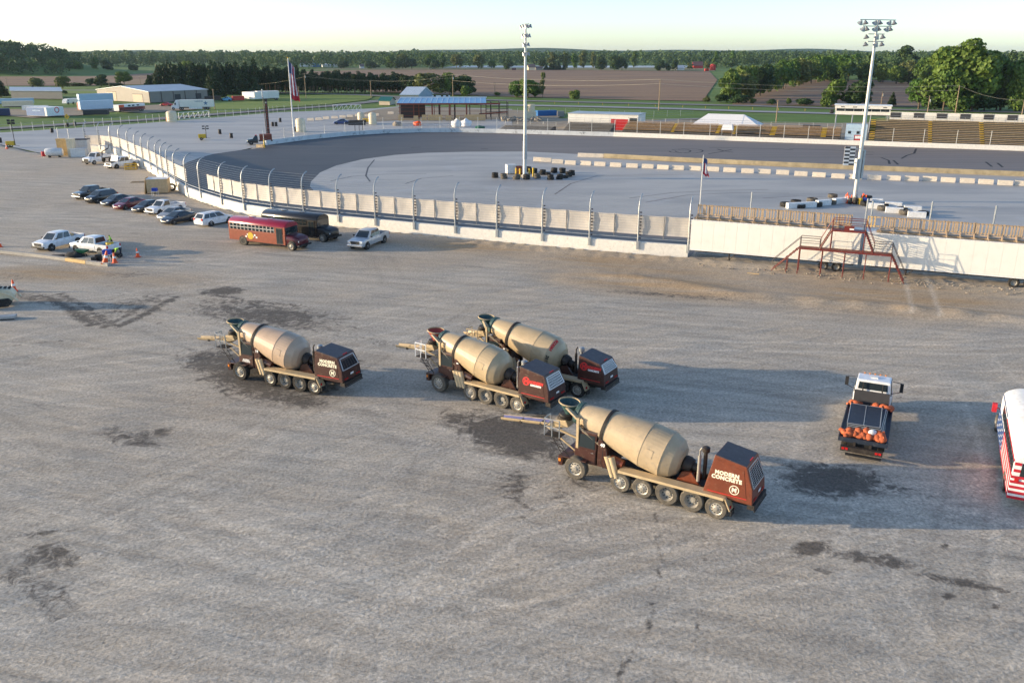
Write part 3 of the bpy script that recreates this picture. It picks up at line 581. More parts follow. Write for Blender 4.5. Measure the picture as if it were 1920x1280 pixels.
for u, vb, vt, wp, ki, ma, la in [
 (806, 178, 134, 62, 'round', 'leaf_olive', 'large drooping olive tree behind the pale gabled shed'), (778, 177, 140, 34, 'broad', 'leaf_dark', 'dark ragged tree left of the drooping olive tree'),
 (843, 178, 133, 30, 'round', 'leaf_bright', 'yellow-green tree beside the utility pole behind the trailer office'), (868, 178, 138, 46, 'broad', 'leaf_dark', 'dark wide tree right of the utility pole'), (875, 180, 158, 24, 'bush', 'leaf_bright', 'small pale bush in front of the dark wide tree'),
 (762, 176, 140, 24, 'pine', 'needle', 'sparse pine at the right end of the pine row'),
 (968, 182, 149, 34, 'round', 'leaf_green', 'left tree of the green clump at the field edge behind the light pole'), (990, 183, 147, 40, 'broad', 'leaf_green', 'middle tree of the green clump at the field edge behind the light pole'), (1003, 182, 152, 30, 'round', 'leaf_green', 'right tree of the green clump at the field edge behind the light pole'),
 (1017, 183, 133, 14, 'poplar', 'leaf_olive', 'thin straggly poplar right of the green clump'), (1076, 186, 166, 22, 'bush', 'leaf_bright', 'round bush at the field edge below the brown field'), (933, 179.5, 172, 14, 'bush', 'leaf_green', 'small bush at the foot of the short pole by the road'),
 (1369, 192, 127, 50, 'broad', 'leaf_green', 'front left tree of the hedgerow beside the brown field'), (1392, 190, 134, 46, 'round', 'leaf_olive', 'olive tree second in the hedgerow beside the brown field'), (1425, 180, 117, 50, 'broad', 'leaf_dark', 'dark tall tree third in the hedgerow'), (1445, 168, 121, 40, 'broad', 'leaf_green', 'hedgerow tree right of the dark tall one'),
 (1478, 158, 110, 46, 'round', 'leaf_bright', 'bright tree midway along the hedgerow'), (1505, 154, 106, 46, 'broad', 'leaf_green', 'green tree midway along the hedgerow'), (1535, 150, 100, 52, 'round', 'leaf_bright', 'tall pale tree towards the far end of the hedgerow'), (1563, 150, 106, 40, 'broad', 'leaf_dark', 'dark tree at the far end of the hedgerow'),
 (1350, 192, 174, 26, 'bush', 'leaf_dark', 'dark bush under the front of the hedgerow'), (1385, 194, 176, 34, 'bush', 'leaf_dark', 'second dark bush under the hedgerow'), (1326, 191, 180, 14, 'bush', 'leaf_olive', 'little olive bush left of the hedgerow'), (1412, 194, 184, 14, 'bush', 'leaf_bright', 'little bright bush right of the hedgerow'),
 (1447, 196, 184, 20, 'bush', 'leaf_dark', 'left dark roadside bush below the second field'), (1508, 197, 182, 34, 'bush', 'leaf_dark', 'wide dark roadside bush below the second field'), (1479, 196, 182, 10, 'bush', 'leaf_bright', 'slim bright shrub between the roadside bushes'),
 (1563, 199, 145, 44, 'broad', 'leaf_bright', 'yellow-green leafy tree left of the press box'), (1606, 200, 146, 56, 'broad', 'leaf_dark', 'dark tree behind the press box'), (1548, 200, 172, 22, 'bush', 'leaf_green', 'bush at the foot of the yellow-green tree'),
 (1590, 152, 100, 42, 'broad', 'leaf_green', 'green tree behind the second field, left'), (1622, 154, 112, 40, 'tall', 'leaf_green', 'tall tree behind the second field near the light pole'), (1655, 155, 118, 30, 'round', 'leaf_bright', 'round bright tree right of the light pole'), (1680, 157, 121, 34, 'round', 'leaf_bright', 'second round bright tree right of the light pole'), (1703, 157, 110, 40, 'round', 'leaf_olive', 'reddish olive tree behind the second field'), (1730, 160, 105, 44, 'broad', 'leaf_green', 'green tree left of the huge tree'),
 (1695, 148, 88, 60, 'tall', 'leaf_dark', 'tall dark tree rising behind the round bright trees'), (1672, 198, 172, 16, 'spruce', 'needle', 'small spruce right of the press box'), (1722, 204, 148, 50, 'broad', 'leaf_green', 'tree with forked pale trunks in front of the huge tree'), (1752, 205, 176, 44, 'bush', 'leaf_dark', 'dark brush under the huge tree, left'),
 (1768, 207, 128, 56, 'broad', 'leaf_green', 'leafy green tree filling the left side below the huge tree'), (1822, 207, 122, 60, 'broad', 'leaf_green', 'leafy green tree filling the right side below the huge tree'), (1798, 208, 168, 44, 'bush', 'leaf_green', 'green brush hiding the trunk foot of the huge tree'), (1845, 207, 172, 46, 'bush', 'leaf_dark', 'dark brush under the huge tree, right'), (1822, 206, 165, 30, 'bush', 'leaf_olive', 'light brush at the foot of the huge tree'), (1875, 206, 108, 66, 'broad', 'leaf_green', 'large green tree right of the huge tree'), (1868, 206, 122, 44, 'round', 'leaf_olive', 'olive tree in front of the large green tree at the right'), (1912, 208, 120, 52, 'round', 'leaf_bright', 'bright tree at the right edge of the view'), (1903, 209, 168, 34, 'bush', 'leaf_bright', 'bright bush at the right edge of the view'), (1950, 207, 112, 60, 'broad', 'leaf_green', 'green tree at the far right edge'),
 (1868, 160, 98, 34, 'broad', 'leaf_dark', 'dark tree far behind at the right'), (1900, 150, 100, 40, 'tall', 'leaf_dark', 'tall dark tree far behind at the right edge'),
 (118, 166, 141, 26, 'round', 'leaf_olive', 'hazy olive tree by the grassy road at the left'), (190, 162, 138, 24, 'broad', 'leaf_dark', 'dark green tree at the edge of the left field'), (233, 159, 134, 28, 'broad', 'leaf_green', 'green tree standing above the warehouse roof'), (170, 161, 144, 16, 'bush', 'leaf_dark', 'low dark bush left of the dark green tree'), (62, 168, 160, 9, 'spruce', 'needle', 'tiny blue spruce on the grass at the left'), (2, 182, 148, 30, 'spruce', 'needle', 'dark evergreen at the left edge of the view'), (70, 162, 143, 26, 'bush', 'leaf_olive', 'pale dusty brush in the left field'), (215, 162, 154, 40, 'bush', 'leaf_dark', 'dark hedge above the warehouse'), (122, 176, 168, 12, 'bush', 'leaf_dark', 'bush at the corner of the low tan building'), (145, 161, 154, 30, 'bush', 'leaf_olive', 'scrub along the left field'),
 (142, 136.5, 112, 28, 'round', 'leaf_green', 'round tree at the far edge of the left field'), (180, 135, 108, 20, 'tall', 'leaf_green', 'slim tall tree at the far edge of the left field'), (203, 135, 110, 20, 'broad', 'leaf_dark', 'dark slim tree at the far edge of the left field'), (112, 136, 126, 30, 'bush', 'leaf_dark', 'dark thicket at the far edge of the left field'), (252, 134, 120, 18, 'round', 'leaf_dark', 'small dark tree at the far edge of the left field'), (95, 135, 110, 22, 'broad', 'leaf_dark', 'dark tree at the foot of the wooded hill')]:
    tree(u, vb, vt, wp, ki, ma, la)
ht = proto_tree('broad', 'leaf_bright', 6500, .03, 91, 'broadleaf_tree', 'huge spreading green tree rising above the skyline at the right'); PROTO['broad/leaf_bright'].pop()
ht.location = G(1796, 206); ht.scale = (29, 27, height(1796, 206, 74)/.97)
# lone trees along the far side of the fields
for i, (u, vb, vt, wp, ki, ma) in enumerate([(645, 128.6, 113, 20, 'round', 'leaf_dark'), (697, 129, 114, 26, 'broad', 'leaf_dark'), (746, 129.3, 111, 18, 'round', 'leaf_dark'), (733, 129, 102, 22, 'broad', 'leaf_green'), (772, 129, 110, 26, 'broad', 'leaf_dark'), (755, 129, 99, 22, 'round', 'leaf_olive'), (806, 129, 101, 26, 'broad', 'leaf_green'), (816, 129.5, 112, 20, 'round', 'leaf_dark'), (830, 128, 100, 18, 'tall', 'leaf_green'), (856, 128.5, 101, 22, 'broad', 'leaf_olive'), (897, 129, 100, 30, 'broad', 'leaf_olive'), (922, 128.5, 112, 14, 'round', 'leaf_green'), (953, 130.5, 109, 22, 'broad', 'leaf_dark'), (1016, 128, 111, 16, 'round', 'leaf_dark'), (1024, 131.5, 119, 12, 'spruce', 'needle'), (1033, 131.5, 118, 12, 'spruce', 'needle'), (1041, 131.5, 116, 13, 'spruce', 'needle'), (1048, 131.5, 116, 12, 'spruce', 'needle'), (1057, 131.5, 121, 9, 'spruce', 'needle'), (1035, 130, 99, 24, 'tall', 'leaf_olive'), (1060, 130, 99, 20, 'tall', 'leaf_olive'), (1076, 129.5, 101, 18, 'tall', 'leaf_green'), (1094, 128, 96, 24, 'tall', 'leaf_olive'), (1112, 127.5, 99, 16, 'tall', 'leaf_olive'), (1127, 132, 103, 22, 'broad', 'leaf_dark'), (1153, 132.5, 103, 24, 'broad', 'leaf_dark'), (1166, 132.5, 105, 22, 'broad', 'leaf_dark'), (1188, 127, 97, 20, 'tall', 'leaf_green'), (1237, 133, 111, 22, 'broad', 'leaf_dark'), (1252, 133, 117, 12, 'broad', 'leaf_dark'), (1264, 132, 110, 14, 'broad', 'leaf_dark'), (1293, 131, 118, 14, 'broad', 'leaf_olive'), (1325, 131.5, 114, 12, 'broad', 'leaf_olive'), (1340, 131, 97, 14, 'tall', 'leaf_green'), (1372, 128, 96, 18, 'tall', 'leaf_green')]):
    tree(u, vb, vt, wp, ki, ma, f'{nth(i)} tree from the left in the line at the far edge of the brown fields', 'lone trees at the far edge of the fields')
for i in range(16):
    q = i/15; u = 1398+q*165; vb = 186-36*q**.8; tree(u+random.uniform(-5, 5), vb-1, 124-22*q+random.uniform(-5, 5), random.uniform(36, 50), random.choice(['broad', 'round', 'broad']), random.choice(['leaf_green', 'leaf_bright', 'leaf_olive', 'leaf_green']), f'{nth(i)} tree from the near end along the back of the hedgerow beside the brown field', 'trees along the hedgerow')
def undergrowth():
    Cs, Ns, Ss = [], [], []
    for u in np.arange(470, 770, 5):
        b = G(u, 173.6); C, Nn, S = cloud(60, lobes_for('bush', int(u) % 5), 1, .6); Cs.append(C*np.array([7, 5, random.uniform(6, 9.5)])+np.array([b.x, b.y+8, 0])); Ns.append(Nn); Ss.append(S*.9)
    quads_mesh('undergrowth', np.concatenate(Cs), np.concatenate(Ns), np.concatenate(Ss), MT['leaf_dark'])['kind'] = 'stuff'
undergrowth()
def far_woods():
    Cs, Ns, Ss = [], [], []
    base = [cloud(110, lobes_for('round', s)+lobes_for('broad', s+3), 1, .6) for s in range(6)]
    rr = random.Random(5)
    def put(x, y, z, w_, h_):
        C, Nn, S = base[rr.randrange(6)]; a = rr.uniform(0, 6.28); ca, sa = math.cos(a), math.sin(a)
        q = C*np.array([w_, w_, h_]); q = np.stack([q[:, 0]*ca-q[:, 1]*sa+x, q[:, 0]*sa+q[:, 1]*ca+y, q[:, 2]+z], 1)
        nn = np.stack([Nn[:, 0]*ca-Nn[:, 1]*sa, Nn[:, 0]*sa+Nn[:, 1]*ca, Nn[:, 2]], 1)
        Cs.append(q); Ns.append(nn); Ss.append(S*w_*.085)
    for y0, dx, hh in ((1290, 10, 20), (1330, 11, 23), (1385, 13, 22), (1450, 15, 23), (1540, 18, 23), (1660, 22, 24), (1820, 26, 24), (2050, 34, 24), (2400, 42, 25), (2900, 60, 25)):
        x = -.66*y0
        while x < .66*y0:
            yy = y0+rr.uniform(-20, 20); e = 160*math.sin(x/170+1)*math.sin(x/61) if y0 < 1500 else 0
            u = 960+FOC*x/(yy+e)/1.02
            if y0 < 1340 and (840 < u < 1330): x += dx; continue
            put(x, yy+e+(80 if u < 300 and y0 < 1400 else 0), 0, dx*rr.uniform(1.0, 1.5), hh*rr.uniform(.72, 1.08)); x += dx*rr.uniform(.8, 1.2)
    # right-hand woods closer in, behind the second field
    for i in range(260):
        x = rr.uniform(230, 560); y = rr.uniform(640, 1150)
        if x < 20+.30*y+ (y-640)*.0 or x < .27*y: continue
        put(x, y, 0, rr.uniform(11, 17), rr.uniform(15, 22))
    quads_mesh('far_woods', np.concatenate(Cs), np.concatenate(Ns), np.concatenate(Ss), MT['leaf_far'])['kind'] = 'stuff'
    # wooded hill at the left
    Cs.clear(); Ns.clear(); Ss.clear()
    for i in range(420):
        x = rr.uniform(-760, -400); y = rr.uniform(835, 1030); hz = 20*math.exp(-((x+575)/85)**2)*min(1, (y-820)/60)
        if x > -430+(y-835)*-.35+rr.uniform(-10, 10): continue
        put(x, y, hz, rr.uniform(11, 16), rr.uniform(12, 18))
    quads_mesh('hill_woods', np.concatenate(Cs), np.concatenate(Ns), np.concatenate(Ss), MT['leaf_far'])['kind'] = 'stuff'
far_woods()
def hills():
    m = M(); n = 90; vs_ = []
    for j in range(4):
        for i in range(n):
            x = -4200+8400*i/(n-1); h = 24+8*math.sin(x/520+.6)+6*math.sin(x/233+2)+3*math.sin(x/90)
            vs_.append((x, 3600+j*260, (0, max(8, h), max(8, h)*.9, 0)[j]))
    m.add(vs_, [(j*n+i, j*n+i+1, (j+1)*n+i+1, (j+1)*n+i) for j in range(3) for i in range(n-1)])
    struct('hills', m, MT['leaf_far'], 60)
    m = M(); vs_ = []; n = 30
    for j in range(12):
        for i in range(n):
            x = -780+400*i/(n-1); y = 815+25*j; vs_.append((x, y, -.05+19*math.exp(-((x+575)/85)**2)*max(0, min(1, (y-820)/60))*max(0, min(1, (1085-y)/50))))
    m.add(vs_, [(j*n+i, j*n+i+1, (j+1)*n+i+1, (j+1)*n+i) for j in range(11) for i in range(n-1)])
    struct('wooded_hill', m, MT['grass'], 60)
hills()
# ---------------- speedway wall, catch fence, trailers ----------------
def on_wall(u):       # point of the wall line seen at column u
    for a, b in zip(WALL, WALL[1:]):
        ua, ub = [960+FOC*p.x/(_C*p.y+_S*CAM_H) for p in (a, b)]
        if ua <= u <= ub:
            t = (u-ua)/(ub-ua); return a.lerp(b, t), (b-a).normalized()
    return WALL[-1], (WALL[-1]-WALL[-2]).normalized()
POSTS = [163, 189, 211, 228.5, 244, 258, 271, 285, 298, 308, 319, 332, 353, 379, 418, 460, 512, 572, 636, 706, 778, 855, 933, 1017, 1105, 1195, 1289]
wt = thing('retaining_wall', 'long curving white concrete wall below the catch fence', 'wall')
pw = [on_wall(u) for u in POSTS]; pw[0] = (WALL[0], pw[0][1])
for i, ((a, ea), (b, eb)) in enumerate(zip(pw, pw[1:])):
    e = (b-a).normalized(); n = Vector((-e.y, e.x, 0)); g = e*.006; h = 1.34+.012*(i % 3); m = M()
    na, nb = n*.45, n*.45
    m.hexa([a+g+Vector((0, 0, -.3)), b-g+Vector((0, 0, -.3)), b-g+nb+Vector((0, 0, -.3)), a+g+na+Vector((0, 0, -.3)), a+g+n*.03+Vector((0, 0, h)), b-g+n*.03+Vector((0, 0, h)), b-g+nb+Vector((0, 0, h)), a+g+na+Vector((0, 0, h))])
    m.build('wall_panel', MT['white_wall'], wt)
fence = thing('catch_fence', 'tall catch fence of curved steel posts and cables with cream tarps', 'fence')
def post_mesh():
    m = M(); pts = [(0, -.1, .7), (0, -.1, 4.9)]+[(0, -.1+1.3*(1-math.cos(a)), 4.9+1.65*math.sin(a)) for a in (R(18), R(36), R(54), R(72), R(86))]
    m.path(pts, .085, 7); m.box(-.16, .16, -.16, .0, .55, 1.5); m.box(-.2, .2, -.2, .3, 1.36, 1.44)
    o = m.build('fence_post', MT['galvanised'], fence, 40)
    b = M()
    for k in range(9): b.box(.1, .3, -.06, .06, 1.75+.36*k, 1.87+.36*k)
    q = b.build('cable_bracket', MT['dark_steel'], o); q['kind'] = 'stuff'
    return o, q
po, pq = post_mesh()
for i, (p, e) in enumerate(pw):
    if i: o = po.copy(); COL.objects.link(o); q = pq.copy(); COL.objects.link(q); q.parent = o
    else: o = po
    o.location = p+Vector((0, 0, 0)); o.rotation_euler = (0, 0, math.atan2(e.y, e.x))
for k in range(16):
    z = 2.0+.285*k; off = -.1 if z < 4.9 else -.1+1.3*(1-math.cos(math.asin(min(1, (z-4.9)/1.65)))); m = M()
    pts = [p+Vector((-e.y, e.x, 0))*off+Vector((0, 0, z)) for p, e in pw]; m.path(pts, .011, 4); m.build('cable', MT['galvanised'], fence)
m = M(); m.path([p+Vector((-e.y, e.x, 0))*.3+Vector((0, 0, 1.75)) for p, e in pw], .05, 5); m.build('guard_rail', MT['galvanised'], fence)
def tarp(a, b, e, z0, z1, z2=None, seed=0):
    z2 = z1 if z2 is None else z2; rr = random.Random(seed); m = M(); nx, nz = 8, 5; vs_ = []; L = (b-a); n = Vector((-e.y, e.x, 0))
    tb = -.1*abs(rr.gauss(0, .4))
    for j in range(nz+1):
        for i in range(nx+1):
            u, v = i/nx, j/nz; top = z1+(z2-z1)*u; z = z0+(top-z0)*v-(.05*math.sin(PI*u) if v == 1 else 0)
            k = .12+.1*math.sin(PI*u)*math.sin(PI*v)+rr.uniform(-.035, .035); vs_.append(a+L*u+n*k+Vector((0, 0, z)))
    m.add(vs_, [(j*(nx+1)+i, j*(nx+1)+i+1, (j+1)*(nx+1)+i+1, (j+1)*(nx+1)+i) for j in range(nz) for i in range(nx)])
    m.build('tarp', MT['tarp'], fence, 80)
for i, u in enumerate(POSTS[:-1]):
    (a, ea), (b, eb) = pw[i], pw[i+1]; e = (b-a).normalized(); k = lambda u_: max(0, min(1, (u_-163)/190))
    z0, z1, z2 = 1.5+.7*k(u), 3.6+.77*k(u), 3.6+.77*k(POSTS[i+1])
    if u == 353: continue
    if u == 379: a = a.lerp(b, .35)
    n = 2 if u >= 379 else 1
    for q in range(n):
        p0, p1 = a.lerp(b, q/n+.004), a.lerp(b, (q+1)/n-.004); tarp(p0, p1, e, z0, z1, z2, i*3+q)
    if n == 2:
        mm = a.lerp(b, .5)+Vector((-e.y, e.x, 0))*.05; m = M(); m.tube(mm+Vector((0, 0, z0-.35)), mm+Vector((0, 0, z1)), .04, n=5); m.build('seam_post', MT['tarp_seam'], fence)
for i, (u, v) in enumerate(((113.7, 282), (133.4, 283))):
    p = G(u, v); m = M(); m.tube((0, 0, 0), (0, 0, 5), .1, n=7); m.box(-.25, .25, -.25, .25, 0, .1); o = m.build('fence_post', MT['galvanised']); o.location = p
    tag(o, ['straight bare steel post left of the curved fence, outer one', 'straight bare steel post left of the curved fence, nearer the tarps'][i], 'post')
# far barrier wall of the track
fw = thing('track_wall', 'low white scuffed barrier wall along the far side of the track', 'wall')
FP = FAR[1:]+[FAR_END]; segs = []
for a, b in zip(FP, FP[1:]):
    L = (b-a).length; k = max(1, round(L/6.1)); segs += [(a.lerp(b, i/k), a.lerp(b, (i+1)/k)) for i in range(k)]
for a, b in segs:
    e = (b-a).normalized(); n = Vector((-e.y, e.x, 0)); g = e*.008; m = M()
    m.hexa([a+g, b-g, b-g+n*.6, a+g+n*.6]+[p+Vector((0, 0, 1.12)) for p in (a+g+n*.12, b-g+n*.12, b-g+n*.5, a+g+n*.5)]); m.build('wall_panel', MT['wall_pale'] if a.x < 26 else MT['white_wall'], fw)
ff = thing('spectator_fence', 'slim steel post fence with wires behind the far track wall', 'fence')
d = 0; last = -9; fpts = []
for a, b in segs:
    e = (b-a).normalized(); n = Vector((-e.y, e.x, 0)); fpts.append((a+n*.8, e))
m0 = M(); m0.path([(0, 0, 0), (0, 0, 4.2)], .07, 5); fp0 = m0.build('fence_post', MT['pole_steel'], ff)
for i, (p, e) in enumerate(fpts):
    o = fp0 if i == 0 else fp0.copy()
    if i: COL.objects.link(o)
    o.location = p; o.scale = (1, 1, 1 if p.x > -40 else .85)
for z in (1.5, 2.3, 3.1, 3.9):
    m = M(); m.path([p+Vector((0, 0, z)) for p, e in fpts], .02, 4); m.build('fence_wire', MT['galvanised'], ff)
# pit wall and infield blocks
pf = px((1132, 296.5), (1280, 304), (1460, 312.5), (1607, 318.8), (1920, 331.5), (2150, 341)); pt = thing('pit_wall', 'low stained yellowish concrete pit wall between track and infield', 'wall')
for a, b in zip(pf, pf[1:]):
    k = max(1, round((b-a).length/4)); e = (b-a).normalized(); n = Vector((-e.y, e.x, 0))
    for i in range(k):
        p, q = a.lerp(b, i/k)+e*.008, a.lerp(b, (i+1)/k)-e*.008; m = M(); m.hexa([p, q, q+n*.45, p+n*.45]+[x+Vector((0, 0, .92)) for x in (p, q, q+n*.45, p+n*.45)])
        m.build('wall_panel', MT['pit_wall_concrete'], pt)
def jersey(m, L=2.3, h=.82): m.prism([(-.36, 0), (.36, 0), (.36, .12), (.24, .3), (.2, h), (-.2, h), (-.24, .3), (-.36, .12)], -L/2, L/2)
jb = [(980+x/4, 270+y/4) for x, y in [(122, 132), (178, 137), (265, 148), (360, 157), (475, 161), (582, 167), (700, 174), (823, 180), (940, 185), (1055, 192), (1168, 196), (1295, 200), (1430, 206), (1555, 213), (1690, 220), (1815, 224)]]+[(1420+x/3.84, 260+y/3.84) for x, y in [(185, 260), (317, 270), (447, 278), (585, 288), (710, 293), (845, 298), (985, 302), (1115, 306), (1245, 308), (1378, 316), (1515, 322), (1650, 330), (1790, 338), (1915, 342)]]
m = M(); jersey(m); j0 = m.build('concrete_barrier', MT['barrier_concrete'], bevel=.03); j1 = None
for i, (u, v) in enumerate(jb):
    o = j0 if i == 0 else j0.copy()
    if i: COL.objects.link(o)
    o.location = G(u, v)+Vector((0, .3, 0.034)); o.rotation_euler = (0, 0, R(-108+random.uniform(-3, 3)-(6 if i > 2 else 0)+90+90))
    o.location.z = .036; tag(o, f'{nth(i)} cream concrete barrier from the left in the long infield row', 'barrier', 'concrete barriers in a row across the infield')
for i, u in enumerate((1093.5, 1107.5, 1122)):
    o = j0.copy(); COL.objects.link(o); o.location = G(u, 294.6+i*.5); o.location.z = .036; o.rotation_euler = (0, 0, R(72)); tag(o, f'{nth(i)} of three whitish barriers leading up to the pit wall', 'barrier', 'barriers at the end of the pit wall')
# tyres
def tyre_mesh(m, r, w, z): m.lathe([(r*.55, 0), (r*.93, 0), (r, w*.2), (r, w*.8), (r*.93, w), (r*.55, w), (r*.6, w*.8), (r*.6, w*.2)], (0, 0, z), (0, 0, 1), 18, True)
TY = {}
def tyre(loc, rr, label, group, k=1.0, dusty=False, flat=True, rz=0):
    key = dusty
    if key not in TY: m = M(); tyre_mesh(m, .62, .46, 0); TY[key] = [m.build('tyre', MT['tyre_dusty' if dusty else 'tyre'], None, 35), 0]
    e = TY[key]; o = e[0] if not e[1] else e[0].copy()
    if e[1]: COL.objects.link(o)
    e[1] = 1; o.location = loc; o.scale = (k, k, k); o.rotation_euler = (0, 0, rz) if flat else (PI/2, 0, rz); return tag(o, label, 'tyre', group)
tp = [(880+x/8, 270+y/8, n, d_) for x, y, n, d_ in [(385, 515, 2, 0), (520, 530, 2, 1), (710, 540, 2, 1), (860, 543, 2, 0), (1018, 525, 2, 1), (1222, 545, 2, 0), (1360, 538, 2, 0), (1440, 518, 1, 0), (1490, 500, 2, 0), (1540, 478, 2, 0), (1275, 440, 2, 0), (1400, 445, 2, 0), (1100, 470, 2, 0), (1175, 472, 1, 0), (975, 450, 2, 0), (885, 425, 2, 0)]]
for i, (u, v, n, d_) in enumerate(tp):
    p = G(u, v); p.y += .6
    for k in range(n): tyre((p.x+random.uniform(-.08, .08), p.y+random.uniform(-.08, .08), .04+k*.47), .62, f'{"upper" if k else "lower" if n == 2 else "single"} tyre of the {nth(i)} stack around the tall infield light pole', 'tyre stacks around the light pole', random.uniform(.95, 1.08) if k == 0 else random.uniform(.86, 1), bool(d_))
pl = [(1420+x/3.84, 260+y/3.84) for x, y in [(210, 494), (285, 475), (318, 506), (402, 462), (435, 494), (540, 478), (548, 452), (790, 488), (792, 468), (915, 522), (915, 500), (1055, 528), (1075, 554), (1205, 560)]]
for i, (u, v) in enumerate(pl):
    p = G(u, v); tyre((p.x, p.y+.6, .04+(.45 if i in (6, 8) else 0)), .62, f'{nth(i)} big tyre from the left between the white blocks at the right light pole', 'tyres between the white blocks', random.uniform(1.15, 1.35), i in (3, 5, 6, 9, 12))
m = M(); m.box(-1.15, 1.15, -.38, .38, 0, .78); wb0 = m.build('barrier_block', MT['white_paint'], bevel=.04)
for i, (x, y, an) in enumerate([(270, 505, 14), (372, 500, 14), (480, 485, 18), (598, 470, 24), (855, 508, -22), (992, 540, -18), (1155, 572, -18), (850, 472, -20), (985, 500, -20), (1125, 530, -18)]):
    o = wb0 if i == 0 else wb0.copy()
    if i: COL.objects.link(o)
    p = G(1420+x/3.84, 260+y/3.84); o.location = (p.x, p.y+.4, .036); o.rotation_euler = (0, 0, R(an)); tag(o, f'{nth(i)} white block of the chain of blocks by the right light pole', 'barrier', 'white blocks by the light pole')
# light poles
def lamp_head(m): m.lathe([(.06, .3), (.12, .22), (.2, .08), (.34, -.12), (.3, -.13)], (0, 0, 0), (.45, 0, .9), 9)
def light_pole(u, v, vt, rz, label, rows, lean=0):
    t = thing('light_pole', label, 'light pole', G(u, v)+Vector((0, 0, .03)), rz); h = height(u, v, vt); m = M(); m.tube((0, 0, .6), (0, 0, h), .34, .17, 12); m.build('shaft', MT['pole_steel'], t, 40)
    m = M(); m.lathe([(.6, 0), (.6, .5), (.36, .75)], n=12); m.build('footing', MT['concrete'], t)
    for zz, hw, k in rows:
        z = h-zz; m = M(); m.tube((-.05, -hw, z), (-.05, hw, z), .06, n=6); m.build('cross_arm', MT['lamp_head'], t)
        for i in range(k):
            m = M(); lamp_head(m); o = m.build('floodlight', MT['lamp_head'], t, 40); o.location = (-.25 if i % 2 else .2, -hw+2*hw*i/(k-1), z-.42); o.rotation_euler = (0, .2 if i % 2 else -.2, PI*(i % 2)); o.scale = (1.25,)*3
    for s, z0, z1 in ((-1, 3.4, 7.6), (1, 3.4, 6.4)):
        m = M(); m.box(-.25, .25, s*.4, s*.75, z0, z1); m.build('ballast_box', MT['galvanised'], t, bevel=.02)
    return t
light_pole(984, 334, 46, R(10), 'tall steel floodlight pole standing among tyre stacks in the infield', [(0, 3.0, 6), (1.5, 2.2, 5), (2.9, 1.3, 3), (4.4, 1.3, 3)])
light_pole(1602, 378, 38, R(112), 'tall steel floodlight pole at the right with four rows of lamps', [(0, 3.3, 6), (.85, 2.7, 6), (1.9, 1.5, 3), (2.9, 1.5, 3)])
# things at the foot of the poles
def drum_(name, label, cat, p, r, h, mat, bands=True, group=None):
    m = M(); prof = [(r*.96, 0), (r, .03)]
    for k in (1, 2): prof += [(r, h*k/3-.02), (r*1.04, h*k/3), (r, h*k/3+.02)] if bands else []
    prof += [(r, h-.03), (r*.92, h)]; m.lathe(prof, n=14); o = m.build(name, MT[mat], None, 40); o.location = p; return tag(o, label, cat, group)
def cone(p, label, s=1.0, tilt=0, group=None):
    t = thing('traffic_cone', label, 'cone', p, random.uniform(0, 3), group); m = M(); m.box(-.2*s, .2*s, -.2*s, .2*s, 0, .04*s); m.lathe([(.16*s, .04*s), (.035*s, .75*s), (0, .76*s)], n=10); m.build('body', MT['orange'], t, 40)
    if s >= .9: m = M(); m.lathe([(.112*s, .36*s), (.088*s, .5*s), (.083*s, .5*s), (.107*s, .36*s)], n=10); m.build('white_band', MT['letter_white'], t)
    if tilt: t.rotation_euler.y = tilt; t.location.z += .14
    return t
p2 = G(1602, 380)
for i, (dx, dy, s) in enumerate([(-1.5, -.3, 1.7), (-1.1, .2, 1.9), (-1.3, -.9, 1.6), (-.8, -.7, 1.7), (1.1, -.2, 1.9), (1.5, .3, 1.6), (.8, -.7, 1.5), (1.3, -.9, 1.7)]):
    cone((p2.x+dx, p2.y+dy, .036), f'{nth(i)} orange cone crowded round the foot of the right light pole', s, group='cones at the foot of the light pole')
for i, (dx, dy, mt_) in enumerate([(-.5, -1.5, 'dark_iron'), (.2, -1.6, 'yellow_paint'), (.9, -1.5, 'blue_plastic'), (-1.2, -1.3, 'dark_iron')]):
    drum_('drum', ['dark drum at the foot of the right light pole', 'yellow drum at the foot of the right light pole', 'blue drum at the foot of the right light pole', 'black drum left of the others at the right light pole'][i], 'drum', (p2.x+dx, p2.y+dy, .036), .33, .9, mt_)
p1 = G(984, 331)
t = thing('liquid_tote', 'white caged liquid tote beside the tall infield light pole', 'container', (G(958, 326.5).x, G(958, 326.5).y, .036), .3)
m = M(); m.box(-.9, .9, -.7, .7, .15, 1.75); m.build('tank', MT['tank_white'], t, bevel=.06); m = M(); m.box(-.92, .92, -.72, .72, 0, .14); m.build('pallet', MT['wood_weathered'], t)
for i, (dx, dy) in enumerate([(-1.6, -.7), (-.9, -1.4), (.8, -1.4), (1.5, -.5)]):
    m = M(); m.tube((0, 0, 0), (0, 0, 1.5), .16, n=10); m.lathe([(.16, 1.5), (.1, 1.6), (0, 1.62)], n=10); o = m.build('bollard', MT['yellow_paint'], None, 40); o.location = (p1.x+dx, p1.y+dy, .036); tag(o, f'{nth(i)} yellow bollard guarding the tall infield light pole', 'bollard', 'yellow bollards round the light pole')
o = drum_('storage_bin', 'rusty brown bin between the tote and the light pole', 'bin', (G(973, 327).x, G(973, 327).y, .036), .6, 1.5, 'rust_steel')
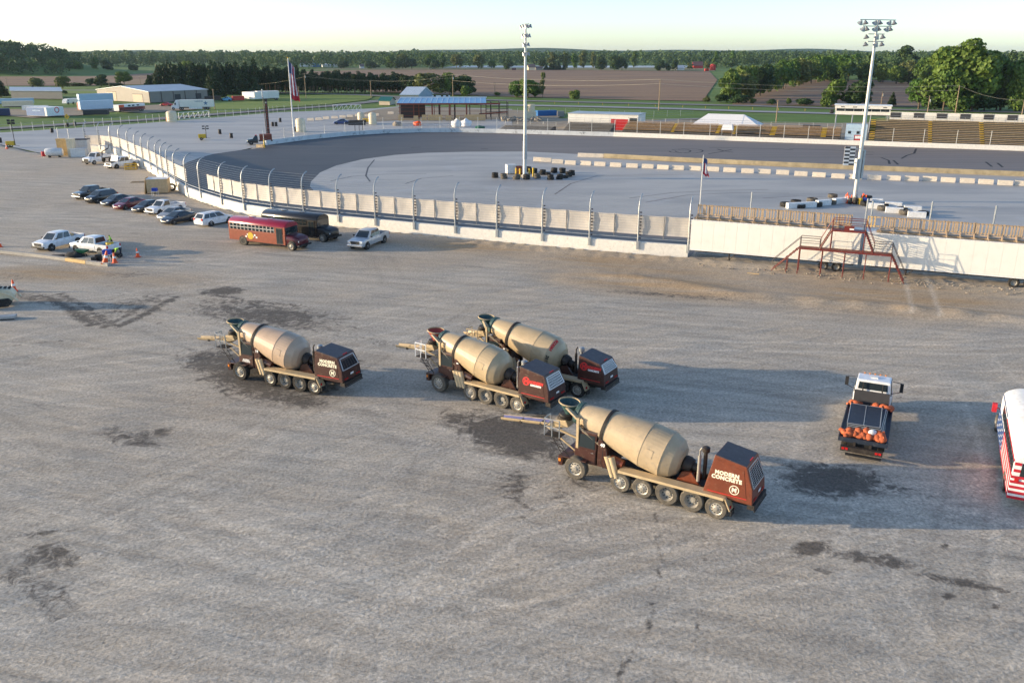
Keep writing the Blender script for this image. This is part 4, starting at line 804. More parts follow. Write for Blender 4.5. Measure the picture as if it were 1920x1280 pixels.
# chequered sign
t = thing('chequered_sign', 'black and white chequered board beside the right light pole', 'sign', (p2.x-.9, p2.y-.2, .036), R(-6)); zc = height(1602, 378, 309); zt_ = height(1602, 378, 274)
m = M(); m.box(-1.55, -.0, -.03, .03, zc, zt_); m.build('board', MT['white_paint'], t); m = M(); m.box(0, .7, -.04, .04, zc+.3, zc+.42); m.box(0, .7, -.04, .04, zt_-.4, zt_-.28); m.build('bracket', MT['galvanised'], t)
m = M(); n = 10
for j in range(n):
    for i in range(2):
        if (i+j) % 2: a = -1.53+.76*i; m.box(a, a+.75, -.036, .036, zc+.02+(zt_-zc-.04)*j/n, zc+.02+(zt_-zc-.04)*(j+1)/n)
o = m.build('black_checks', MT['screen_black'], t); o['kind'] = 'stuff'
# flags
def flag_cloth(name, w_, h_, parent, folds, z_top):       # a limp flag hanging down its pole
    nx, nz = 26, 30; m = M(); vs_ = []
    for j in range(nz+1):
        for i in range(nx+1):
            s = i/nx; v = j/nz; x = .1+w_*s*(.75+.35*v)*(1-.12*math.sin(5*v)); y = .22*w_*math.sin(folds*s*PI*1.0+2.2*v)*(.3+s); z = z_top-h_*v-.9*w_*s*(1-.55*v)-.12*math.sin(9*s+4*v)
            vs_.append((x, y, z))
    for j in range(nz):
        for i in range(nx):
            m.m = 2 if (j < nz*.3 and i < nx*.62) else (0 if int((i+.5)/nx*4.999+j/nz*1.5+.5) % 2 == 0 or j > nz*.86 else 1)
            k = len(m.f); m.f.append((j*(nx+1)+i, j*(nx+1)+i+1, (j+1)*(nx+1)+i+1, (j+1)*(nx+1)+i)); m.mi.append(m.m)
    m.v = vs_; return m.build(name, [MT['flag_red'], MT['flag_white'], MT['flag_blue']], parent, 60, fix=False)
t = thing('flagpole', 'tall white flagpole at the bend of the far track wall', 'flagpole', G(551.8, 261)); hp = height(551.8, 261, 109.5); m = M(); m.tube((0, 0, 0), (0, 0, hp), .2, .1, 10); m.build('pole', MT['white_paint'], t, 40); m = M(); m.ball((0, 0, hp+.1), .17); m.build('finial', MT['yellow_paint'], t, 60)
f = flag_cloth('flag', 1.75, height(551.8, 261, 118)-height(551.8, 261, 190), None, 2.6, hp-.6); f.location = G(551.8, 261); f.rotation_euler = (0, 0, R(8)); tag(f, 'large red white and blue striped flag hanging limp from the tall white flagpole', 'flag')
b = G(1312.5, 386); t = thing('flagpole', 'slim flagpole rising behind the wooden rail at the end of the tarps', 'flagpole', b); hp = height(1312.5, 386, 291); m = M(); m.tube((0, 0, 0), (0, 0, hp), .09, .06, 8); m.build('pole', MT['pole_steel'], t, 40)
f = flag_cloth('flag', .95, hp*.36, None, 2.2, hp-.2); f.location = b; f.rotation_euler = (0, 0, R(20)); tag(f, 'small striped flag hanging on the slim pole behind the wooden rail', 'flag')
# ---------------- the two white trailers with the deck rail and red stairs ----------------
TF = Frame(G(1568, 510), G(1896.7, 540))
def wheel_simple(m_t, m_r, x, y, r, w_, s=1):
    m_t.lathe([(r*.58, 0), (r*.9, 0), (r, w_*.2), (r, w_*.8), (r*.9, w_), (r*.58, w_)], (x, y-w_*s if s > 0 else y+w_, r), (0, s, 0), 18); m_r.lathe([(0, w_*.55), (r*.2, w_*.62), (r*.25, w_*.5), (r*.5, w_*.6), (r*.57, w_*.92), (r*.6, w_*.92)], (x, y-w_*s if s > 0 else y+w_, r), (0, s, 0), 16)
def add_wheels(t, spots, r, w_, y, tm='tyre', rm='steel_rim'):
    for x in spots:
        for s in (1, -1):
            a, b = M(), M(); wheel_simple(a, b, x, y*s, r, w_, s); q = a.build('wheel', MT[tm], t, 35); b.build('rim', MT[rm], q, 35)
def box_trailer(label, s0, s1, wheels):
    t = thing('box_trailer', label, 'trailer', TF.at(s0), TF.a); L = s1-s0; z0, z1, D = .98, 4.32, 2.55
    m = M(); m.box(.02, L-.02, .02, D, z0+.12, z1-.05); m.build('box', MT['white_trailer_skin'], t); n = round(L/1.22)
    for i in range(n):
        m = M(); m.box(L*i/n+.006, L*(i+1)/n-.006, -.012, .018, z0+.16, z1-.1); m.build('side_panel', MT['white_trailer_skin'], t)
    m = M(); m.box(0, L, -.03, .03, z0, z0+.15); m.box(0, L, -.03, .03, z1-.09, z1); m.build('rail', MT['white_paint'], t)
    m = M(); m.box(.5, L-.4, .6, D-.6, .72, z0+.11); m.build('chassis', MT['dark_iron'], t)
    for x in wheels:
        a, b = M(), M(); wheel_simple(a, b, x, .38, .5, .36, -1); a = M(); b = M()
        a.lathe([(.28, 0), (.45, 0), (.5, .07), (.5, .3), (.45, .36), (.28, .36)], (x, .42, .5), (0, -1, 0), 20, caps=False); b.lathe([(0, .2), (.1, .24), (.12, .18), (.25, .22), (.28, .33), (.3, .33)], (x, .42, .5), (0, -1, 0), 18, caps=False)
        q = a.build('wheel', MT['tyre'], t, 35); b.build('rim', MT['steel_rim'], q, 35)
    m = M(); m.tube((4.2, .7, 0), (4.2, .7, .8), .07); m.tube((4.2, .7, .1), (4.9, .7, .8), .05); m.box(4.05, 4.35, .55, .85, 0, .05); m.build('landing_gear', MT['dark_iron'], t)
    return t
box_trailer('long white box trailer parked at the end of the tarp fence', -15.25, 1.93, (13.9, 15.2)); box_trailer('long white box trailer running out of the right edge of the view', 2.3, 19.5, (13.7, 15.0))
OFF = .95
def deck_rail(u0, u1, label, mat, pitch=.265, joists=True):
    s0 = TF.sz(u0, 400, OFF)[0]; s1 = TF.sz(u1, 400+(u1-u0)*.065, OFF)[0]; t = thing('deck_railing', label, 'railing', TF.at(s0, OFF), TF.a); L = s1-s0; zt_ = TF.sz(1308, 383, OFF)[1]; zb = zt_-1.12
    m = M(); m.box(0, .14, -.028, .0, zb, zt_); s_ = None; n = int(L/pitch)
    for i in range(n):
        if s_ is None: s_ = m.build('slat', MT[mat], t)
        else: q = s_.copy(); COL.objects.link(q); q.parent = t; q.location = (i*pitch+random.uniform(-.015, .015), 0, random.uniform(-.03, .03)); q.rotation_euler = (0, random.uniform(-.015, .015), 0)
    for z in (zb+.12, zt_-.1): m = M(); m.box(0, L, .003, .05, z-.05, z+.05); m.build('rail', MT[mat], t)
    if joists:
        m = M(); m.box(-.3, L+.2, -.35, .7, 4.34, 4.42); m.build('deck', MT['wood_weathered'], t)
        for i in range(int(L/1.2)+1):
            x = i*1.2; m = M(); m.box(x, x+.09, .06, .15, 4.42, zt_+.02); m.build('post', MT[mat], t)
            m = M(); m.hexa([(x, -.85, 4.36), (x+.09, -.85, 4.36), (x+.09, -.03, 4.5), (x, -.03, 4.5), (x, -.85, 4.46), (x+.09, -.85, 4.46), (x+.09, -.03, 4.86), (x, -.03, 4.86)]); m.build('brace', MT[mat], t)
        m = M(); m.box(-.1, L+.1, -.12, -.03, zb-.12, zb-.02); m.box(-.1, L+.1, -.2, -.13, zb-.35, zb-.26); m.build('ledger', MT['wood_weathered'], t)
deck_rail(1308, 1597, 'weathered wooden slat railing on top of the left white trailer', 'wood_weathered'); deck_rail(1654, 2060, 'weathered wooden slat railing on top of the right white trailer', 'wood_weathered'); deck_rail(1628, 1652, 'short fresh yellow wooden railing panel between the two long railings', 'wood_new', .3, False)
def stairs():
    t = thing('stair_scaffold', 'red steel double stair scaffold with two landings in front of the white trailers', 'stairs', TF.at(0), TF.a); F0, B0 = -2.3, -1.2
    q = lambda x, y: TF.sz(1400+x/5.647, 390+y/5.647, F0)
    lo0, lo1, up0, up1 = q(560, 428), q(1535, 492), q(905, 235), q(1258, 252); g0, g1 = q(258, 660), q(1665, 790); ul, ur = q(770, 430), q(1342, 470)
    zl = (lo0[1]+lo1[1])/2; zu = (up0[1]+up1[1])/2
    def beam(name, pts, r=.05, mat='scaffold_red'):
        m = M()
        for y in (F0, B0): m.path([(x, y, z) for x, z in pts], r, 5)
        o = m.build(name, MT[mat], t)
    def deck(name, x0, x1, z, mat='scaffold_red'): m = M(); m.box(x0, x1, F0, B0, z-.05, z); m.build(name, MT[mat], t); m = M(); m.box(x0, x1, F0-.06, F0-.004, z-.14, z+.02); m.build('toe_board', MT['scaffold_red'], t)
    deck('landing', lo0[0], lo1[0], zl, 'rust_steel'); deck('landing', up0[0], up1[0], zu, 'scaffold_red')
    for a, b in ((g0, (lo0[0], zl)), ((ul[0], zl), (up0[0], zu)), ((lo1[0], zl), (g1[0], 0)), ((up1[0], zu), (ur[0], zl))):
        a = (a[0], max(0, a[1])); beam('stringer', [a, b], .05); n = 9
        for i in range(1, n):
            m = M(); x = a[0]+(b[0]-a[0])*i/n; z = a[1]+(b[1]-a[1])*i/n; m.box(x-.13, x+.13, F0+.05, B0-.05, z-.02, z+.02); m.build('tread', MT['rust_steel'], t)
        hz = 1.0; beam('handrail', [(a[0], a[1]+hz), (b[0], b[1]+hz)], .03, 'dark_steel' if a[1] < 1 or b[1] < 1 else 'scaffold_red')
    for x in (lo0[0], q(780, 640)[0], q(1020, 640)[0], q(1240, 690)[0], q(1510, 690)[0]): beam('leg', [(x, 0), (x, zl)], .05)
    beam('leg', [(q(420, 600)[0], 0), (q(420, 600)[0], zl*.55)], .04)
    for x in (up0[0], up1[0]): beam('leg', [(x, zl), (x, zu)], .05)
    for x0, x1, z, mt_ in ((lo0[0], ul[0], zl, 'dark_steel'), (ur[0], lo1[0], zl, 'dark_steel'), (up0[0], up1[0], zu, 'scaffold_red')):
        beam('guard_rail', [(x0, z), (x0, z+1.05), (x1, z+1.05), (x1, z)], .035, mt_); beam('guard_rail', [(x0, z+.55), (x1, z+.55)], .025, mt_)
    m = M(); x0 = up0[0]+(up1[0]-up0[0])*.36; m.box(x0, x0+(up1[0]-up0[0])*.3, F0-.05, F0-.01, zu-.02, zu+.48); m.build('sign_panel', MT['scaffold_red'], t); m = M(); m.box(x0+.5, x0+.9, F0-.056, F0-.045, zu+.12, zu+.26); m.build('sign_mark', MT['letter_white'], t)
stairs()
for i, (u, v, h) in enumerate([(1407, 397, 5.6), (1420+775/3.84, 260+605/3.84, 7.2), (1420+818/3.84, 260+575/3.84, 5), (1420+1243/3.84, 260+585/3.84, 5.6), (1420+1700/3.84, 260+615/3.84, 5.8)]):
    p = TF.at(TF.sz(u, v, 4.2)[0], 4.2); m = M(); m.tube((0, 0, 0), (0, 0, TF.sz(u, [388-28, 260+430/3.84, 260+448/3.84, 260+452/3.84, 260+482/3.84][i], 4.2)[1]), .09, n=7); m.tube((.25, 0, 1.2), (.25, 0, 4.2), .03, n=4); o = m.build('steel_post', MT['galvanised'], None, 40); o.location = p; tag(o, f'{nth(i)} plain steel post from the left standing behind the wooden railings', 'post', 'steel posts behind the railings')
# ---------------- vehicles ----------------
def text(name, s, size, mat, parent, origin, right, up, fat=.0, align='CENTER', ext=.006, shear=0, sp=1):
    cu = bpy.data.curves.new(name, 'FONT'); cu.body = s; cu.size = size; cu.align_x = align; cu.extrude = ext; cu.offset = fat; cu.resolution_u = 2; cu.shear = shear; cu.space_line = .86; cu.space_character = sp
    o = bpy.data.objects.new(name, cu); COL.objects.link(o); dg = bpy.context.evaluated_depsgraph_get(); me = bpy.data.meshes.new_from_object(o.evaluated_get(dg)); bpy.data.objects.remove(o)
    me.materials.clear(); me.materials.append(MT[mat]); q = bpy.data.objects.new(name, me); COL.objects.link(q); q.parent = parent
    x = Vector(right).normalized(); y = Vector(up); y = (y-x*y.dot(x)).normalized(); z = x.cross(y)
    q.matrix_local = Matrix(((x.x, y.x, z.x, origin[0]), (x.y, y.y, z.y, origin[1]), (x.z, y.z, z.z, origin[2]), (0, 0, 0, 1))); return q
WH = {}
def wheel(t, x, y, r, w_, side, style='alloy', tm='tyre', deep=False):
    key = (r, w_, style, tm, deep)
    if key not in WH:
        a, b = M(), M(); a.lathe([(r*.6, 0), (r*.92, 0), (r, w_*.16), (r, w_*.84), (r*.92, w_), (r*.6, w_)], (0, 0, 0), (0, 1, 0), 22, caps=False)
        rim = 'steel_rim' if style == 'steel' else 'alloy'
        if deep: b.lathe([(r*.61, w_*1.01), (r*.58, w_*.9), (r*.5, w_*.5), (r*.3, w_*.45), (r*.24, w_*.62), (0, w_*.64)], (0, 0, 0), (0, 1, 0), 20, caps=False)
        else: b.lathe([(r*.61, w_*1.0), (r*.56, w_*.92), (r*.5, w_*.86), (r*.22, w_*.94), (r*.16, w_*1.04), (0, w_*1.05)], (0, 0, 0), (0, 1, 0), 20, caps=False)
        h = M(); n = 10 if style == 'steel' else 5
        for i in range(n):
            an = 2*PI*i/n; rr = r*(.41 if style == 'steel' else .38); s_ = r*(.045 if style == 'steel' else .1); y_ = w_*(.56 if deep else .92)
            h.lathe([(s_, y_-.02), (s_, y_+.02)], (rr*math.cos(an), 0, rr*math.sin(an)), (0, 1, 0), 6)
        WH[key] = (a.build('wheel', MT[tm], None, 35), b.build('rim', MT[rim], None, 35), h.build('rim_hole', MT['black_plastic'], None))
        WH[key][1].parent = WH[key][0]; WH[key][2].parent = WH[key][1]; WH[key][2]['kind'] = 'stuff'; first = True
    W_ = WH[key]; o = W_[0].copy(); COL.objects.link(o); p = W_[1].copy(); COL.objects.link(p); p.parent = o; o.parent = t
    o.location = (x, y-w_ if side > 0 else y+w_, r); o.rotation_euler = (0, random.uniform(0, 6), 0) if side > 0 else (0, random.uniform(0, 6), PI)
    k = W_[2]
    q = k.copy(); COL.objects.link(q); q.parent = p; return o
def drop_wheel_sources():
    for a, b, c in WH.values():
        for q in (c, b, a): bpy.data.objects.remove(q)
def body_loft(st):      # stations: x, z low, z shoulder, half width, z centre top
    rings = []
    for x, zl, zs, w_, zt_ in st:
        zm = zl+(zs-zl)*.45
        half = [(.84*w_, zl), (.97*w_, zl+.07), (w_, zm), (.985*w_, zs-.1), (.93*w_, zs-.01), (.72*w_, zt_-.012), (.35*w_, zt_)]
        rings.append([(x, y, z) for y, z in half]+[(x, -y, z) for y, z in half[::-1]])
    m = M(); m.loft(rings); return m
def glass_set(t, A, side_splits, mat='glass', rear=True, front=True):
    # A: base/roof corners dict: x of base front/rear, roof front/rear, half widths, z base, z roof
    bf, br, rf, rr, wb, wr, zb, zr = A
    if front: m = M(); m.plate((bf, -wb, zb), (bf, wb, zb), (rf, wr, zr), (rf, -wr, zr), .07, .93, .06, .92); m.build('windscreen', MT[mat], t)
    if rear: m = M(); m.plate((br, wb, zb), (br, -wb, zb), (rr, -wr, zr), (rr, wr, zr), .1, .9, .12, .9); m.build('rear_window', MT[mat], t)
    for s in (1, -1):
        for a, b in side_splits:
            q = [(bf, s*wb, zb), (br, s*wb, zb), (rr, s*wr, zr), (rf, s*wr, zr)]
            L = bf-br; f = lambda k, e: max(0, min(1, k))
            # split along x so that panes follow the slanted pillars
            base0, base1 = bf-L*a, bf-L*b; Lr = rf-rr; top0, top1 = rf-Lr*a, rf-Lr*b
            P4 = [(base1, s*wb, zb), (base0, s*wb, zb), (top0, s*wr, zr), (top1, s*wr, zr)]
            if s > 0: P4 = [P4[1], P4[0], P4[3], P4[2]]
            m = M(); m.plate(*P4, .025, .975, .06, .93); m.build('side_window', MT[mat], t)
def cabin(t, A, mat, z_dome=.05):
    bf, br, rf, rr, wb, wr, zb, zr = A; m = M()
    base = [(bf, -wb, zb), (bf, wb, zb), (br, wb, zb), (br, -wb, zb)]; top = [(rf, -wr, zr), (rf, wr, zr), (rr, wr, zr), (rr, -wr, zr)]
    cx = (rf+rr)/2; dome = [(cx+(x-cx)*.8, y*.75, zr+z_dome) for x, y, z in top]
    m.loft([base, top, dome]); m.build('cabin', MT[mat], t, 30, bevel=.03)
def wheels4(t, xf, xr, hw, r, style='alloy', w_=.22):
    for x in (xf, xr):
        for s in (1, -1):
            m = M(); m.lathe([(r+.07, -.26), (r+.07, .002), (r+.05, .006), (0, .006)], (x, hw*s, r+.015), (0, s, 0), 20); m.build('wheel_arch', MT['black_plastic'], t)
            wheel(t, x, (hw+.02)*s, r, w_, s, style)
def lamps(t, front, rear, mats=('headlight', 'taillight')):
    for (x, y, z, dx, dy, dz), nm, mt_ in ((front, 'headlight', mats[0]), (rear, 'taillight', mats[1])):
        for s in (1, -1): m = M(); m.box(x-dx, x+dx, y*s-dy, y*s+dy, z-dz, z+dz); m.build(nm, MT[mt_], t, bevel=.02)
def mirrors(t, x, y, z, mat='black_plastic'):
    for s in (1, -1): m = M(); m.box(x-.06, x+.06, s*(y+.12)-.1, s*(y+.12)+.1, z-.07, z+.08); m.build('mirror', MT[mat], t, bevel=.02)
def handles(t, xs, y, z):
    for x in xs:
        for s in (1, -1): m = M(); m.box(x-.09, x+.09, s*y-.012, s*y+.012, z-.015, z+.015); m.build('door_handle', MT['chrome'], t)
def grille(t, x, hw, z0, z1, mat='black_plastic', name='grille'): m = M(); m.box(x-.03, x+.02, -hw, hw, z0, z1); m.build(name, MT[mat], t, bevel=.015)
def plate_(t, x, z): m = M(); m.box(x-.01, x+.01, -.16, .16, z-.06, z+.06); m.build('number_plate', MT['letter_white'], t)
def sedan(name, label, cat, loc, rz, paint, group, fast=False):
    t = thing(name, label, cat, loc, rz, group)
    body_loft([(2.4, .32, .52, .5, .53), (2.26, .2, .68, .8, .7), (1.75, .17, .82, .91, .84), (1.2, .17, .95, .93, .98), (0, .17, .98, .93, 1.0), (-1.2, .17, 1.02, .93, 1.04), (-2.0, .2, 1.05, .9, 1.1), (-2.3, .26, 1.0, .83, 1.07), (-2.4, .36, .9, .74, .95)]).build('body', MT[paint], t, 50)
    A = (1.3, -2.05 if fast else -1.85, .2, -.95, .85, .6, .96, 1.45); cabin(t, A, paint); glass_set(t, A, [(.1, .5), (.52, .88)]); wheels4(t, 1.45, -1.42, .91, .36); lamps(t, (2.2, .62, .66, .12, .16, .06), (-2.34, .62, .84, .07, .18, .07)); mirrors(t, .75, .86, 1.0, paint); handles(t, (-.1, -1.0), .925, .86); grille(t, 2.36, .42, .42, .58); plate_(t, -2.41, .72); return t
def suv(name, label, cat, loc, rz, paint, group, L=0):
    t = thing(name, label, cat, loc, rz, group); e = L
    body_loft([(2.38, .4, .72, .6, .74), (2.26, .26, .92, .86, .95), (1.7, .22, 1.03, .95, 1.07), (1.2, .22, 1.1, .96, 1.15), (-1.6, .24, 1.14, .96, 1.17), (-2.2-e, .28, 1.14, .93, 1.17), (-2.4-e, .4, 1.02, .86, 1.04)]).build('body', MT[paint], t, 50)
    A = (1.35, -2.36-e, .4, -1.85-e, .89, .7, 1.1, 1.72); cabin(t, A, paint); glass_set(t, A, [(.09, .4), (.41, .7), (.71, .95)]); wheels4(t, 1.45, -1.42, .945, .4); lamps(t, (2.2, .64, .86, .12, .17, .07), (-2.36-e, .74, 1.05, .08, .14, .12)); mirrors(t, .8, .9, 1.16, paint); handles(t, (-.05, -1.05), .965, 1.0); grille(t, 2.34, .46, .6, .82)
    for s in (1, -1): m = M(); m.tube((.1, s*.6, 1.79), (-1.8, s*.6, 1.79), .02, n=5); m.build('roof_rack', MT['chrome'], t)
    plate_(t, -2.44-e, .85); return t
def pickup(name, label, cat, loc, rz, paint, group=None, crew=True, k=1.0, lid=False, trim='chrome', bedz=.72):
    t = thing(name, label, cat, loc, rz, group); cb = -1.0 if crew else -.25; z = 1.16
    body_loft([(2.82, .5, .9, .8, .92), (2.74, .36, 1.0, .93, 1.05), (1.9, .32, z-.02, .99, z+.02), (1.15, .32, z, 1.0, z+.03), (cb, .34, z, 1.0, z+.01)]).build('body', MT[paint], t, 40)
    m = M()
    for s in (1, -1): m.hexa([(-2.78, s*.86, .42), (cb-.04, s*.86, .42), (cb-.04, s*.99, .36), (-2.78, s*.99, .42), (-2.78, s*.88, z), (cb-.04, s*.88, z), (cb-.04, s*.985, z), (-2.78, s*.985, z)])
    m.box(cb-.1, cb-.04, -.88, .88, .5, z); m.build('bed_side', MT[paint], t, bevel=.02)['kind'] = 'stuff'
    m = M(); m.box(-2.86, -2.785, -.97, .97, .5, z); m.build('tailgate', MT[paint], t, bevel=.02)
    m = M(); m.box(-2.78, cb-.1, -.86, .86, .5, bedz); m.build('bed_liner', MT['black_plastic'], t)
    if lid: m = M(); m.box(-2.8, cb-.06, -.93, .93, z+.004, z+.03); m.build('bed_cover', MT['black_plastic'], t, bevel=.01)
    A = (1.5, cb, .75, cb+.1, .9, .73, z-.02, 1.83); cabin(t, A, paint); glass_set(t, A, [(.14, .55), (.57, .96)] if crew else [(.18, .95)]); wheels4(t, 1.85, -1.75, .985, .4*1.0, w_=.26)
    lamps(t, (2.74, .74, .92, .08, .16, .1), (-2.84, .9, .95, .04, .08, .16)); mirrors(t, 1.2, .98, 1.28); handles(t, (.1, -.7) if crew else (.25,), 1.0, 1.04); grille(t, 2.82, .55, .66, .98); m = M(); m.box(2.76, 2.95, -.95, .95, .42, .62); m.build('front_bumper', MT[trim], t, bevel=.04); m = M(); m.box(-3.02, -2.87, -.92, .92, .42, .6); m.build('rear_bumper', MT[trim], t, bevel=.03)
    if k != 1: t.scale = (k, k, k)
    return t
def row(u, v, hd, xf, hw, z=0):   # vehicle origin from the ground contact of its near (left) front wheel
    p = G(u, v); f = Vector((math.cos(hd), math.sin(hd), 0)); l = Vector((-f.y, f.x, 0)); q = p-f*xf-l*hw; q.z = z; return q
HD = R(-116); g = 'cars parked in the row by the speedway wall'
pickup('pickup_truck', 'black crew cab pickup at the far end of the parked row', 'pickup', row(162.5, 374.5, HD, 1.85, 1), HD, 'car_black', g, lid=False)
suv('suv', 'black sport utility car second in the parked row', 'car', row(184.2, 381.8, HD, 1.42, .95), HD, 'car_black', g)
sedan('sedan', 'dark grey sedan between the black utility car and the maroon sedan', 'car', row(213.5, 387.5, HD, 1.42, .9), HD, 'car_grey', g, True)
sedan('sedan', 'maroon sedan in the parked row', 'car', row(236.7, 393.7, HD, 1.42, .9), HD, 'car_maroon', g, True)
sedan('sedan', 'black sedan between the maroon sedan and the white pickup', 'car', row(272.5, 399.2, HD, 1.42, .9), HD, 'car_black', g)
pickup('pickup_truck', 'white regular cab pickup in the parked row', 'pickup', row(301.7, 403.8, HD, 1.85, 1), HD, 'car_white', g, crew=False)
sedan('sedan', 'silver sedan half hidden behind the dark blue sedan', 'car', row(321, 413.3, HD, 1.42, .9), HD, 'car_silver', g, True)
sedan('sedan', 'dark navy sedan at the near end of the parked row', 'car', row(328, 421.3, R(-118), 1.42, .9), R(-118), 'car_navy', g)
pw_ = G(397, 425); hw_ = R(58); suv('suv', 'white sport utility car parked beside the maroon bus, nose to the wall', 'car', Vector((pw_.x, pw_.y, 0))+Vector((math.cos(hw_), math.sin(hw_), 0))*1.42+Vector((-math.sin(hw_), math.cos(hw_), 0))*.95, hw_, 'car_white', g, .3)
pickup('pickup_truck', 'silver crew cab pickup parked in front of the black bus', 'pickup', row(690.4, 467.3, R(-112), 1.85, 1), R(-112), 'pickup_silver', k=1.07)
t = pickup('pickup_truck', 'white crew cab work pickup with a cardboard box in its bed', 'pickup', row(98.75, 470.6, R(-112), 1.85, 1), R(-112), 'car_white', trim='black_plastic')
hb = t.location+Vector((math.cos(R(-112)), math.sin(R(-112)), 0))*-1.5; m = M(); m.rbox((0, 0, .3), (.8, .7, .6)); o = m.build('cardboard_box', MT['plywood'], None, bevel=.01); o.location = (hb.x, hb.y, .74); o.rotation_euler = (0, 0, R(-110)); tag(o, 'cardboard box riding in the bed of the left white work pickup', 'box')
h2 = R(158); p = G(143, 473.3); t = pickup('pickup_truck', 'white crew cab work pickup with tailgate end towards two workers', 'pickup', row(143, 473.3, h2, 1.85, 1), h2, 'car_white', trim='black_plastic'); WP2 = t
hb = t.location+Vector((math.cos(h2), math.sin(h2), 0))*-2.3; drum_('cable_spool', 'yellow spool in the bed of the right white work pickup', 'spool', (hb.x, hb.y, .73), .42, .6, 'yellow_paint')
t = pickup('pickup_truck', 'white truck with raised open hood beside the white wall', 'pickup', row(221, 316.5, R(-118), 1.85, 1), R(-118), 'car_white', crew=True, k=1.12); m = M(); m.hexa([(1.5, -.85, 1.22), (1.55, -.85, 1.22), (1.55, .85, 1.22), (1.5, .85, 1.22), (1.15, -.85, 2.2), (1.2, -.85, 2.2), (1.2, .85, 2.2), (1.15, .85, 2.2)]); m.build('open_hood', MT['car_white'], t); m = M(); m.box(1.6, 2.7, -.75, .75, 1.1, 1.24); m.build('engine_bay', MT['dark_iron'], t)
# utility truck with a flat bed and small crane
def utility_truck():
    h = R(-112); t = thing('utility_truck', 'white utility truck with black grille and crane bed left of the open hood truck', 'truck', row(178, 309, h, 2.0, 1.1), h)
    body_loft([(3.0, .55, 1.15, .9, 1.17), (2.9, .5, 1.3, 1.02, 1.34), (2.0, .5, 1.42, 1.08, 1.48), (1.4, .5, 1.45, 1.1, 1.5), (.1, .5, 1.45, 1.1, 1.46)]).build('body', MT['car_white'], t, 40)
    A = (1.6, .1, 1.0, .18, 1.0, .85, 1.42, 2.25); cabin(t, A, 'car_white'); glass_set(t, A, [(.15, .95)]); m = M(); m.box(-3.4, -.1, -1.1, 1.1, .95, 1.15); m.build('flat_bed', MT['dark_steel'], t)
    for s in (1, -1): m = M(); m.box(-3.3, -.2, s*1.0-.12, s*1.0+.12, 1.15, 1.7); m.build('bed_box', MT['car_white'], t, bevel=.03)
    m = M(); m.tube((-1.2, 0, 1.15), (-1.2, 0, 2.2), .14); m.tube((-1.2, 0, 2.2), (-2.9, 0, 2.7), .1); m.tube((-2.9, 0, 2.7), (-3.3, 0, 3.5), .07); m.build('crane', MT['dark_iron'], t)
    for x in (2.0, -2.2):
        for s in (1, -1): wheel(t, x, 1.1*s, .46, .28, s, 'steel')
    grille(t, 3.0, .6, .75, 1.2); m = M(); m.box(2.95, 3.2, -1.05, 1.05, .45, .75); m.build('front_bumper', MT['black_plastic'], t); lamps(t, (2.95, .8, 1.05, .06, .16, .1), (-3.4, .9, .95, .03, .1, .06)); mirrors(t, 1.2, 1.15, 1.7)
utility_truck()
